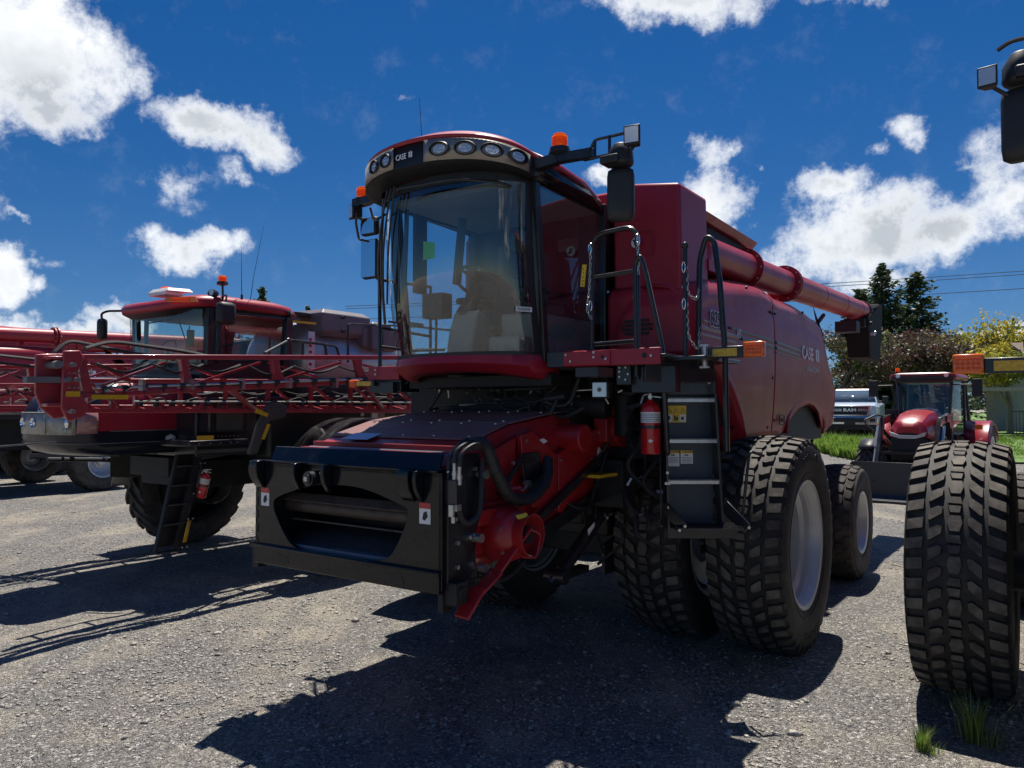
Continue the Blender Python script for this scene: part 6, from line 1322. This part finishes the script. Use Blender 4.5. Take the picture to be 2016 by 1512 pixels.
# ------------------------------------------------------------ trees
BARK = mat('bark', (.07,.055,.045), .9, bump=(20,.6,.02))
FIR = blade_mat('fir_needles', (.028,.060,.026), (.06,.095,.030), .2); FIRL = blade_mat('fir_tips', (.06,.10,.03), (.09,.11,.03), .2)
OLIVE = blade_mat('spent_blossom_leaf', (.085,.075,.042), (.15,.12,.07), .25); PLUM = blade_mat('plum_leaf', (.07,.022,.028), (.13,.05,.045), .3); YELB = blade_mat('yellow_blossom', (.62,.46,.03), (.45,.42,.05), .4); GRNL = blade_mat('young_leaf', (.10,.17,.03), (.20,.25,.05), .35); TWIG = mat('pale_twig', (.24,.20,.15), .8)
def leaf(b, p, s, r):
    a = Vector((r.gauss(0,1), r.gauss(0,1), r.gauss(0,1))).normalized(); c = a.cross(Vector((r.gauss(0,1), r.gauss(0,1), r.gauss(0,1)))).normalized(); p = Vector(p)
    b.add([p-a*s, p+c*s*.5, p+a*s, p-c*s*.5], [(0,1,2,3)])
def conifer(x, y, h, rad, label, seedv, group='dark conifers behind the pickup truck', dens=1.0, kind='conifer_tree'):
    r = random.Random(seedv); T = empty(kind, (x, y, gz(x, y))); tag(T, label, 'conifer', group)
    b = MB(); b.tube([(0,0,-.2),(0,0,h*.5),(0,0,h*.97)],[h*.018+.05,h*.011,.02],8)
    f = MB(); f2 = MB(); z = h*.06; lobes = [(r.uniform(0,6.28), r.uniform(.75,1.25)) for _ in range(5)]
    while z < h*.99:
        t = z/h; base = rad*(1-t)**.80+.10
        for k in range(max(3, int((3.2+2.6*(1-t))*dens))):
            a = r.uniform(0, 6.28); lob = 1+.22*math.sin(2*a+lobes[0][0]+z*.9)+.16*math.sin(5*a+z*2.1)
            L_ = base*r.uniform(.55,1.12)*lob; dr = -.05-.30*(1-t)+r.uniform(-.10,.16); d = Vector((math.cos(a), math.sin(a), 0)); up = .35*t
            p0 = Vector((0,0,z+r.uniform(-.1,.1))); p1 = p0+d*L_*.6+Vector((0,0,(dr+up)*L_*.6)); p2 = p0+d*L_+Vector((0,0,(dr*.7+up)*L_))
            if L_ > .8: b.tube([p0,p1,p2],[.028,.018,.006],3)
            side = Vector((-d.y,d.x,0)); m = int((9+L_*10)*min(1,dens))
            for q in range(m):
                u = .12+.92*r.random()**.8; c = p0.lerp(p1, u/.6) if u < .6 else p1.lerp(p2, min(1.1,(u-.6)/.4)); w = L_*.26*(1.1-u)+.12
                c = c+side*r.uniform(-w,w)+Vector((0,0,r.uniform(-.22,.08))); s = r.uniform(.15,.30)
                ax = (d*r.uniform(.2,1)+side*r.uniform(-.9,.9)+Vector((0,0,r.uniform(-.5,.25)))).normalized()*s; cc = ax.cross(Vector((r.uniform(-1,1),r.uniform(-1,1),r.uniform(.2,1)))).normalized()*s*.38
                (f2 if r.random() < .20 and u > .55 else f).add([c-ax*.6,c+cc,c+ax,c-cc],[(0,1,2,3)])
        z += h*.0075+.03*r.random()
    obj('trunk', b, BARK, T); c = obj('crown', f, FIR, T); obj('crown_tips', f2, FIRL, T); return T
def broad(x, y, h, rad, label, cat, seedv, mats, n, ls, group=None, bare=.0, zlo=.12, name='broadleaf_tree'):
    r = random.Random(seedv); T = empty(name, (x, y, gz(x, y))); tag(T, label, cat, group)
    b = MB(); tips = []
    def grow(p, d, l, rr, dep):
        q = p+d*l; mid_ = p.lerp(q,.5)+Vector((r.uniform(-1,1),r.uniform(-1,1),0))*l*.06; b.tube([p,mid_,q],[rr,rr*.85,rr*.66],5 if dep > 1 else 7)
        if dep >= 4: tips.append(q); return
        for _ in range(r.choice((2,3,3)) if dep else 4):
            nd = (d*.75+Vector((r.uniform(-1,1),r.uniform(-1,1),r.uniform(-.25,.75)))*.8).normalized(); grow(q, nd, l*r.uniform(.60,.84), rr*.62, dep+1)
        if dep > 1: tips.append(q)
    grow(Vector((0,0,-.1)), Vector((0,0,1)), h*.24, h*.018+.03, 0)
    sx = max(1e-3, max(abs(p.x) for p in tips)); sz = max(p.z for p in tips); k1, k2 = rad/max(sx,.3), h*.93/sz
    b.v = [(v[0]*k1, v[1]*k1, v[2]*k2) for v in b.v]; tips = [Vector((p.x*k1,p.y*k1,p.z*k2)) for p in tips]
    obj('trunk', b, TWIG if bare else BARK, T)
    per = max(1, int(n/len(tips))); F = [MB() for _ in mats]
    for p in tips:
        mi = r.choices(range(len(mats)), [m[1] for m in mats])[0]; cs_ = r.uniform(.5,1.2)*rad*.24
        for _ in range(per):
            q = p+Vector((r.gauss(0,1),r.gauss(0,1),r.gauss(0,.75)))*cs_*.62
            if q.z < h*zlo: q.z = h*zlo*r.uniform(.3,1.2)
            leaf(F[mi if r.random() < .8 else r.randrange(len(mats))], q, ls*r.uniform(.6,1.3), r)
    for f, m in zip(F, mats):
        if f.v: obj('crown', f, m[0], T)
    return T
conifer(29.0, 60, 12.7, 4.6, 'tallest dark conifer with pointed double top behind the discharge spout', 1)
conifer(32.2, 61, 12.2, 4.9, 'dark conifer right of the tallest one, with wide drooping lower boughs', 2)
conifer(27.2, 60, 10.6, 3.8, 'shorter dark conifer at the left of the conifer clump', 3)
broad(28.0, 54, 6.9, 3.0, 'plum red leafed tree under the conifers', 'tree', 11, [(PLUM,.5),(OLIVE,.5)], 8000, .13, 'shrubby trees behind the pickup truck')
broad(22.2, 52, 7.2, 3.0, 'brown green tree with spent blossom just right of the combine body', 'tree', 12, [(OLIVE,.6),(GRNL,.2),(PLUM,.2)], 8000, .12, 'shrubby trees behind the pickup truck')
broad(24.6, 49, 5.6, 3.0, 'dense brown shrub tree directly behind the pickup truck', 'tree', 13, [(OLIVE,.85),(PLUM,.15)], 9000, .12, 'shrubby trees behind the pickup truck', zlo=.05)
broad(26.3, 46, 5.0, 2.4, 'dark brownish shrub tree between the pickup truck and the tractor', 'tree', 14, [(OLIVE,.6),(PLUM,.4)], 8000, .12, 'shrubby trees behind the pickup truck', zlo=.05)
broad(29.2, 47, 6.9, 3.3, 'yellow flowering tree with thin pale twigs above the small tractor cab', 'tree', 15, [(YELB,.75),(GRNL,.25)], 6500, .11, 'yellow flowering trees', bare=1)
broad(25.9, 40, 4.9, 2.0, 'yellow green tree beside the wooden porch', 'tree', 16, [(YELB,.55),(GRNL,.45)], 6500, .10, 'yellow flowering trees', bare=1)
broad(35.2, 56, 6.9, 3.2, 'pale twiggy yellow tree behind the white house', 'tree', 17, [(YELB,.5),(GRNL,.5)], 5200, .11, 'yellow flowering trees', bare=1)
conifer(-31.0, 95, 16.9, 4.2, 'distant conifer top above the sprayer cab roof', 5, 'distant conifers behind the sprayer', .9)
conifer(-34.8, 95, 12.2, 4.6, 'distant conifer seen through the rear side window of the sprayer cab', 6, 'distant conifers behind the sprayer', .9)
conifer(-25.6, 96, 14.6, 2.8, 'narrow distant conifer tip just right of the sprayer cab roof', 7, 'distant conifers behind the sprayer', .8)
broad(-48, 108, 9, 7, 'far green tree low on the left horizon behind the parked machines', 'tree', 30, [(GRNL,.6),(OLIVE,.4)], 2200, .34, zlo=.05)
# a belt of woodland closes the horizon: no tree in it can be told apart
b = MB(); r_ = random.Random(77)
for i in range(230):
    x = -330+660*r_.random(); y = 150+60*r_.random()+abs(x)*.15; h = r_.uniform(5,10.5); w = r_.uniform(3,6.5); g0 = gz(x, y)-.3
    for k in range(150):
        a = r_.uniform(0,6.28); t = r_.random()**.8; rr = w*math.sqrt(r_.random())*(1-.75*t*t); leaf(b, (x+rr*math.cos(a), y+rr*math.sin(a)*.6, g0+h*t), r_.uniform(.5,1.0), r_)
tag(obj('distant_woods', b, blade_mat('wood_leaf', (.035,.06,.025), (.07,.095,.04), .15)), 'low dark belt of distant woodland along the horizon', 'woodland', kind='stuff')
# ------------------------------------------------------------ far setting: wires, poles, house, porch, fence
def pole(x, y, h, label, lean=0):
    T = empty('utility_pole', (x, y, gz(x, y))); tag(T, label, 'utility pole', 'utility poles')
    b = MB(); b.tube([(0,0,-.3),(lean,0,h)],[.16,.11],8); obj('mast', b, BARK, T)
    b = MB(); b.box(-1.3+lean,1.3+lean,-.07,.07,h-.75,h-.60); b.box(-.9+lean,.9+lean,-.07,.07,h-1.9,h-1.76); b.beam((-.9+lean,0,h-.7),(lean,0,h-1.3),.05,.05); obj('crossarm', b, BARK, T)
    b = MB()
    for s in (-1.2,-.5,.5,1.2): b.cyl((s+lean,0,h-.6),(s+lean,0,h-.42),.05)
    obj('insulators', b, GREYPL, T)
pole(-46.3, 90, 10.6, 'distant utility pole with crossarms left of the sprayer cab')
pole(42.5, 65, 8.8, 'utility pole rising above the brown roof at the right edge')
WIRE = mat('wire', (.02,.02,.022), .6)
for i, (za, zb_, lb) in enumerate(((14.2,19.6,'highest power line crossing in front of the right cloud'),(13.9,19.2,'second power line just under the highest one'),(12.6,17.6,'third power line passing behind the conifer tops'),(9.0,12.2,'lowest power line right of the conifers'))):
    b = MB(); P = []
    for k in range(13): t = k/12; P.append((-20+130*t, 92-22*t, za+(zb_-za)*t-1.0*math.sin(math.pi*t)))
    b.tube(P, .035, 5); o = obj('power_line', b, WIRE); tag(o, lb, 'power line', 'power lines at the right')
H = empty('house', (27.0, 38.0, gz(27,38)), R(-12)); tag(H, 'pale cream house with brown roof cut off by the right edge', 'house')
SID = mat('cream_siding', (.52,.50,.42), .7, noise=(3,(.44,.42,.36),.4,.7))
b = MB(); b.box(0,9,0,8,-.2,3.0); wl = obj('wall', b, SID, H)
b = MB()
for k in range(18): b.box(-.012,9.01,-.018,-.002,.1+.16*k,.235+.16*k); b.box(-.02,-.004,0,8,.1+.16*k,.235+.16*k)
obj('siding_boards', b, SID, wl)
b = MB(); b.prism([(-.6,2.95),(-.6,3.08),(4,4.9),(8.6,3.08),(8.6,2.95),(4,4.72)],'x',-.6,9.6); obj('roof', b, mat('brown_shingles',(.13,.09,.07),.9,noise=(9,(.2,.15,.12),.4,.6)), H)
b = MB(); b.box(2.0,3.2,-.05,-.02,1.0,2.2); wf = obj('window', b, WHITE, H); b = MB(); b.box(2.08,3.12,-.055,-.05,1.08,2.12); obj('pane', b, mat('dark_pane',(.03,.04,.05),.1), wf)
PW = mat('weathered_wood', (.20,.16,.12), .85, noise=(8,(.28,.23,.18),.4,.6))
P_ = empty('wooden_porch', (22.6, 36.4, gz(22.6,36.4)), R(-20)); tag(P_, 'weathered wooden porch canopy with post and rail left of the cream house', 'porch')
b = MB(); b.box(-.12,.12,-.12,.12,-.2,2.15); b.box(2.8,3.04,-.12,.12,-.2,2.15); obj('post', b, PW, P_)
b = MB(); b.box(-1.0,3.6,-.5,1.5,2.15,2.30); obj('canopy', b, mat('grey_canopy_board',(.34,.31,.27),.8), P_)
b = MB(); b.box(-2.4,0,-.06,.06,.62,.76); b.box(-2.4,0,-.06,.06,.15,.28); b.box(-2.45,-2.3,-.08,.08,-.2,.85); obj('rail', b, PW, P_)
F = empty('iron_fence', (24.0, 37.0, gz(24,37)), R(-15)); tag(F, 'short black picket fence between the wooden porch and the cream house', 'fence')
b = MB(); b.box(0,2.6,-.02,.02,1.15,1.2); b.box(0,2.6,-.02,.02,.1,.15); fr_ = obj('rails', b, BLACK, F)
b = MB()
for k in range(18): b.box(.05+.147*k,.075+.147*k,-.012,.012,0,1.2)
obj('pickets', b, BLACK, F)
def van(x, y, rz, label, w=2.0, l=5.2, h=2.1, m=WHITE):
    T = empty('parked_van', (x, y, gz(x,y)), rz); tag(T, label, 'van', 'far vehicles on the field')
    b = MB(); b.prism([(-l/2,.45),(l/2,.45),(l/2,h),(-l/2+1.3,h),(-l/2+.7,1.15),(-l/2,.95)],'y',-w/2,w/2); obj('body', b, m, T, .06)
    b = MB(); b.prism([(-l/2+.85,1.2),(-l/2+1.35,h-.15),(l/2-2,h-.15),(l/2-2,1.2)],'y',-w/2-.01,w/2+.01); obj('windows', b, mat('van_glass',(.03,.04,.05),.08), T)
    for sx in (-l/2+.9, l/2-.9):
        for sy in (-1,1): b = MB(); b.cyl((sx,sy*(w/2-.12),.34),(sx,sy*(w/2+.02),.34),.34); obj('wheel', b, RUBBER, T)
van(20.4, 51, -.1, 'white trailer glimpsed under the rear of the big combine, left of the pickup truck', 2.2, 5, 2.0)

# ------------------------------------------------------------ pickup truck, local front towards -Y
BODYB = mat('pale_blue_truck_paint', (.46,.54,.64), .35, 0, .3)
def make_truck(loc, rz):
    T = empty('pickup_truck', loc, rz); tag(T, 'pale blue pickup truck facing the camera on dry grass, chrome grille', 'pickup truck')
    def ringb(y, w, zb, zt, cr=.06): return [(-w,y,zb),(w,y,zb),(w,y,zt-cr*1.2),(w-cr,y,zt),(-w+cr,y,zt),(-w,y,zt-cr*1.2)]
    b = MB(); b.rings([ringb(-2.72,.84,.62,1.16),ringb(-2.66,.93,.55,1.26),ringb(-2.3,1.0,.5,1.31,.12),ringb(-1.35,1.01,.5,1.37,.12)],True,True,False)
    b.rings([ringb(-1.36,1.015,.48,1.33,.08),ringb(1.0,1.02,.48,1.36,.06),ringb(1.05,1.02,.48,1.36,.06)],True,True,False); b.rings([ringb(1.1,1.02,.55,1.36,.05),ringb(3.3,1.0,.6,1.36,.05)],True,True,False)
    body = obj('body', b, BODYB, T, .03)
    b = MB(); b.hexa([(-.93,-1.30,1.34),(.93,-1.30,1.34),(.95,1.0,1.34),(-.95,1.0,1.34)],[(-.72,-.55,1.93),(.72,-.55,1.93),(.74,.85,1.93),(-.74,.85,1.93)]); cab = obj('cab', b, BODYB, T, .06)
    DG = mat('truck_glass', (.10,.13,.16), .05, .1, .9)
    b = MB(); b.add([(-.86,-1.245,1.40),(.86,-1.245,1.40),(.70,-.645,1.875),(-.70,-.645,1.875)],[(0,1,2,3)]); obj('windscreen', b, DG, cab, solid=-.012)
    for s in (1,-1): b = MB(); b.add([(s*.935,-1.0,1.40),(s*.95,.9,1.40),(s*.765,.75,1.87),(s*.755,-.52,1.87)],[(0,1,2,3)]); obj('side_window', b, DG, cab, solid=.01)
    b = MB(); 
    for x in (-.35,-.17,0,.17,.35): b.box(x-.03,x+.03,-.52,-.44,1.93,1.955)
    obj('roof_markers', b, AMBER, cab)
    b = MB(); b.hexa([(-.62,-2.74,.86),(.62,-2.74,.86),(.62,-2.66,.86),(-.62,-2.66,.86)],[(-.70,-2.72,1.24),(.70,-2.72,1.24),(.70,-2.6,1.26),(-.70,-2.6,1.26)]); gr = obj('grille', b, INK, T, .02)
    b = MB(); b.ringplate([(-.68,.84),(.68,.84),(.76,1.25),(-.76,1.25)],[(-.60,.89),(.60,.89),(.67,1.20),(-.67,1.20)],'y',-2.765,-2.74); b.box(-.62,-.30,-2.77,-2.75,1.03,1.055); b.box(.30,.62,-2.77,-2.75,1.03,1.055); b.box(-.62,-.30,-2.77,-2.75,1.09,1.115); b.box(.30,.62,-2.77,-2.75,1.09,1.115); b.box(-.32,-.30,-2.77,-2.75,1.03,1.115); b.box(.30,.32,-2.77,-2.75,1.03,1.115); obj('grille_surround', b, CHROME, gr, .004)
    t = text('grille_lettering','RAM',.17,CHROME,gr,frame3((0,-2.775,1.015),(1,0,0),(0,0,1)),off=.006,sx=1.35,align='CENTER',ext=.004)
    for s in (1,-1):
        b = MB(); x0, x1 = s*.73, s*.98; b.hexa([(min(x0,x1),-2.72,.93),(max(x0,x1),-2.60 if s > 0 else -2.72,.93),(max(x0,x1),-2.4,.93),(min(x0,x1),-2.4,.93)],[(min(x0,x1),-2.72,1.20),(max(x0,x1),-2.62,1.20),(max(x0,x1),-2.4,1.20),(min(x0,x1),-2.4,1.20)]); obj('headlight', b, LENSC, T, .02)
        b = MB(); b.box(min(s*1.08,s*1.30),max(s*1.08,s*1.30),-1.1,-1.0,1.32,1.62); b.box(min(s*.95,s*1.1),max(s*.95,s*1.1),-1.07,-1.03,1.38,1.44); obj('side_mirror', b, BLKPL, T, .02)
    b = MB(); b.prism([(-1.0,.50),(1.0,.50),(1.01,.84),(.55,.84),(.5,.80),(-.5,.80),(-.55,.84),(-1.01,.84)],'y',-2.86,-2.68); bp = obj('bumper', b, CHROME, T, .04)
    b = MB(); b.box(-.58,.58,-2.87,-2.85,.60,.76); b.box(-.9,-.70,-2.87,-2.85,.62,.74); b.box(.70,.9,-2.87,-2.85,.62,.74); obj('bumper_openings', b, INK, bp, .01); b = MB(); b.box(-.20,.20,-2.885,-2.872,.50,.68); obj('plate_holder', b, BLKPL, bp)
    b = MB(); b.box(-.9,.9,-2.7,-1.0,.30,.52); b.box(-.5,.5,-1.0,3.2,.4,.6); obj('underbody', b, DARK, T)
    for y in (-1.75, 2.0):
        for s in (1,-1):
            wheel(T, (s*.86,y,.40), (TYRE_C, RIM_C), s < 0)
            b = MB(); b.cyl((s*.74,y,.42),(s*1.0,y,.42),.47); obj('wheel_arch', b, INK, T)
    return T
t_ = make_truck((16.9, 37.9, gz(16,37.4)), R(-28)); t_.scale = (1.17,1.17,1.17)

# ------------------------------------------------------------ small tractor with front loader, local front towards -Y
def make_tractor(loc, rz):
    T = empty('loader_tractor', loc, rz); tag(T, 'small red tractor with black front loader and wide bucket, parked beyond the combines', 'tractor')
    TR = mat('tractor_red', (.30,.010,.022), .35, 0, .3)
    b = MB()
    def rg(y, w, zb, zt): return [(-w,y,zb),(w,y,zb),(w,y,zt-.22),(w*.72,y,zt-.04),(w*.35,y,zt),(-w*.35,y,zt),(-w*.72,y,zt-.04),(-w,y,zt-.22)]
    b.rings([rg(-2.32,.30,1.55,1.72),rg(-2.2,.40,1.45,1.86),rg(-1.6,.44,1.35,2.05),rg(-.5,.46,1.3,2.16)],True,True,False); hd = obj('hood', b, TR, T, .03)
    b = MB(); b.rings([rg(-2.36,.22,.95,1.52),rg(-2.28,.38,.92,1.62),rg(-1.5,.42,.90,1.5),rg(-.5,.40,.9,1.4)],True,True,False); b.box(-.25,.25,-2.0,2.2,.55,1.0); b.box(-1.0,1.0,-1.75,-1.6,.55,.75); obj('engine_frame', b, DARK, T, .02)
    b = MB(); b.prism([(-.40,1.60),(-.18,1.52),(.18,1.52),(.40,1.60),(.36,1.50),(.16,1.44),(-.16,1.44),(-.36,1.50)],'y',-2.40,-2.30); obj('grille_trim', b, RIM, hd); b = MB(); b.box(-.14,.14,-2.41,-2.40,1.475,1.51); obj('grille_light', b, LENSC, hd)
    # cab
    b = MB()
    for s in (1,-1):
        b.beam((s*.56,-.55,1.55),(s*.62,-.35,2.85),.07,.09,(0,1,0)); b.beam((s*.78,.45,1.4),(s*.76,.45,2.85),.06,.08,(0,1,0)); b.beam((s*.78,1.15,1.6),(s*.70,1.1,2.85),.07,.08,(0,1,0))
    b.box(-.75,.75,-.5,1.15,1.0,1.5); b.box(-.66,.66,-.45,1.15,2.80,2.88); obj('cab_frame', b, BLACK, T, .01)
    b = MB(); b.grid([[(-.55,-.56,1.58),(.55,-.56,1.58)],[(-.60,-.36,2.82),(.60,-.36,2.82)]]); obj('windscreen', b, GLS, T)
    for s in (1,-1): b = MB(); b.grid([[(s*.57,-.5,1.55),(s*.78,.42,1.5),(s*.78,1.12,1.6)],[(s*.63,-.33,2.82),(s*.76,.42,2.82),(s*.71,1.1,2.82)]]); obj('side_window', b, GLS, T)
    b = MB(); b.grid([[(-.7,1.13,1.6),(.7,1.13,1.6)],[(-.66,1.1,2.8),(.66,1.1,2.8)]]); obj('rear_window', b, GLS, T)
    b = MB(); b.box(-.25,.25,.45,.9,1.5,1.75); b.prism([(.8,1.7),(.95,1.7),(1.0,2.3),(.88,2.3)],'x',-.25,.25); b.beam((0,-.3,1.5),(0,-.05,1.85),.08,.08); b.tube([(.17*math.cos(t),.0+.08*math.sin(t),1.9+.13*math.sin(t)) for t in [2*math.pi*k/16 for k in range(16)]],.014,6,closed=True); obj('driver_seat', b, CABD, T, .02)
    b = MB(); b.rings([[(s_*w,y_,z) for s_, y_ in ((-1,-.62),(1,-.62),(1,1.25),(-1,1.25))] for w, z in ((.74,2.88),(.78,2.93),(.74,3.02),(.5,3.06))],True,True,False); rf = obj('cab_roof', b, TR, T, .03)
    b = MB(); b.box(-.70,.70,-.66,-.60,2.88,2.96); obj('roof_front_trim', b, BLKPL, rf)
    beacon(rf, (-.72,.1,3.12), .95)
    b = MB()
    for x in (-.55,.55): b.cyl((x,-.68,2.98),(x,-.6,2.98),.05)
    obj('roof_lamps', b, LENSC, rf)
    for s in (1,-1):
        b = MB(); b.tube([(s*.62,-.35,2.75),(s*1.15,-.45,2.74)],.018,6); b.box(min(s*1.08,s*1.30),max(s*1.08,s*1.30),-.50,-.44,2.45,2.88); obj('side_mirror', b, BLKPL, T, .02)
        # rear fenders
        b = MB(); G = []
        for k in range(13): a = math.pi*(.10+.72*k/12); y = 1.05-.98*math.cos(a); z = .88+.95*math.sin(a); G.append([(s*.78,y,z),(s*1.30,y,z),(s*1.36,y,z-.10)])
        b.grid(G); fd = obj('rear_fender', b, TR, T, solid=.02); b = MB(); b.box(min(s*1.05,s*1.22),max(s*1.05,s*1.22),.02,.08,1.62,1.74); obj('marker_lamp', b, LENSA, fd)
        wheel(T, (s*1.08,1.05,.87), (TYRE_L, RIM_L), s < 0).scale = (1.0,.9,.9); wheel(T, (s*.92,-1.68,.62), (TYRE_T, RIM_T), s < 0, rz=R(-6))
        b = MB(); G = []
        for k in range(9): a = math.pi*(.25+.5*k/8); y = -1.68-.76*math.cos(a); z = .62+.78*math.sin(a); G.append([(s*.72,y,z),(s*1.14,y,z)])
        b.grid(G); obj('front_fender', b, BLKPL, T, solid=.015)
        # loader arms
        b = MB(); b.beam((s*.62,-.75,.75),(s*.62,-.75,1.95),.14,.26,(0,1,0)); b.beam((s*.62,-.80,1.95),(s*.62,-2.0,1.85),.09,.18); b.beam((s*.62,-2.0,1.90),(s*.62,-2.85,.40),.09,.17); b.cyl((s*.62,-.8,1.2),(s*.62,-2.0,1.62),.05); b.box(min(s*.5,s*.66),max(s*.5,s*.66),-.9,-.5,.7,1.0)
        la = obj('loader_arm', b, BLACK, T, .01)
        b = MB(); b.plate([(s*.665,-.98,1.65),(s*.665,-.62,1.65),(s*.665,-.62,2.02),(s*.665,-.85,2.06),(s*.665,-1.2,1.92)],.02); b.beam((s*.64,-1.0,1.90),(s*.64,-1.5,1.90),.12,.16); obj('loader_bracket', b, TR, la, .01)
        b = MB(); b.cyl((s*.70,-2.05,1.72),(s*.70,-2.72,.62),.025); b.cyl((s*.70,-2.05,1.72),(s*.70,-2.35,1.22),.045); obj('tilt_cylinder', b, STEEL, la)
    b = MB(); b.beam((-.62,-2.45,1.1),(.62,-2.45,1.1),.07,.07); obj('cross_tube', b, BLACK, T)
    b = MB(); b.prism([(-3.42,.02),(-2.95,.02),(-2.86,.12),(-2.84,.85),(-2.90,.90),(-2.92,.15),(-3.0,.07),(-3.42,.06)],'x',-1.12,1.12)
    for x in (-1.12,1.10): b.prism([(-3.42,.02),(-2.9,.05),(-2.86,.9),(-3.05,.85)],'x',x,x+.02)
    bk = obj('loader_bucket', b, mat('grey_bucket',(.05,.055,.06),.45,.2), T, .006); b = MB(); b.box(-1.1,1.1,-2.84,-2.80,.80,.88); obj('bucket_rib', b, BLACK, bk)
    b = MB(); b.tube([(-.50,-.62,1.9),(-.52,-.60,2.65),(-.58,-.52,2.78)],[.06,.055,.05],12); obj('exhaust_pipe', b, BLACK, T)
    b = MB(); b.tube([(-.6,-2.0,1.95),(-.7,-2.3,2.0),(-.95,-2.5,1.85),(-.7,-2.5,1.6)],.02,8,.1); b.box(-.75,-.5,-1.2,-.9,1.9,2.12); obj('loader_hoses', b, HOSE, T)
    return T
make_tractor((10.8, 20.0, 0), ANG-R(4))
# ------------------------------------------------------------ build
C1 = make_combine((.884, 8.215, 0), 'large red combine harvester in the middle with black feeder face and boarding ladder')
make_combine_body(C1)
ca, sa = math.cos(ANG), math.sin(ANG)
def cw(x, y, z, o=(.884, 8.215)): return (o[0]+x*ca-y*sa, o[1]+x*sa+y*ca, z)
e1 = fire_extinguisher(cw(1.50,-1.88,1.842), rz=ANG+R(20)); tag(e1, 'upright red fire extinguisher strapped beside the big combine boarding ladder', 'fire extinguisher', 'fire extinguishers')
SO = (-3.87, 11.26)
S1 = make_sprayer((*SO, 0), ANG, 'red crop sprayer with folded booms, black nose and grey tanks, left of the big combine')
def sw(x, y, z): return cw(x, y, z, SO)
e2 = fire_extinguisher(sw(1.20,-1.53,1.10), rz=0, sc=.76); e2.rotation_euler = (0, R(14), ANG+R(20)); tag(e2, 'tilted red fire extinguisher clamped to the folding ladder of the sprayer', 'fire extinguisher', 'fire extinguishers')
NBC = copy_tree(C1); NBC.location = (5.09+.16, 5.0-.115, 0); tag(NBC, 'combine harvester cut off by the right edge, only its dusty tyres and mirror showing')
for ch in list(NBC.children):
    n = ch.name.split('.')[0]
    if n in ('mirror_arm',) and ch.data.vertices[0].co.x < 0:
        for c in list(ch.children_recursive): bpy.data.objects.remove(c)
        bpy.data.objects.remove(ch)
    elif n == 'right_signal_arm':
        for c in list(ch.children_recursive): bpy.data.objects.remove(c)
        bpy.data.objects.remove(ch)
for ch in list(NBC.children):
    n = ch.name.split('.')[0]
    if n == 'mirror_arm':
        c = copy_tree(ch, NBC); c.scale = (-1,1,1); c.location = (-.13,0,-.07)
        for l in c.children:
            if l.name.startswith('work_lamp'): l.scale = (.78,)*3; l.location = (1.62*.22,-2.38*.22,4.09*.22-.13)
    if n == 'signal_arm': c = copy_tree(ch, NBC); c.scale = (-1,1,1); c.location = (.385,-.25,-.17)
    if n == 'wheel' and abs(ch.location.y) < .1 and ch.location.x < 0: ch.location.x -= .195; ch.location.y += .05
for p, k, lb in (((-14.5,18.3,0),1.07,'combine harvester cut off by the left edge, its auger tube just above the boom hinge'),((-16.8,26.1,0),1.15,'farthest combine harvester, behind the sprayer cab, only its auger and a front tyre showing')):
    c = copy_tree(C1); c.location = p; c.scale = (k,)*3; tag(c, lb)
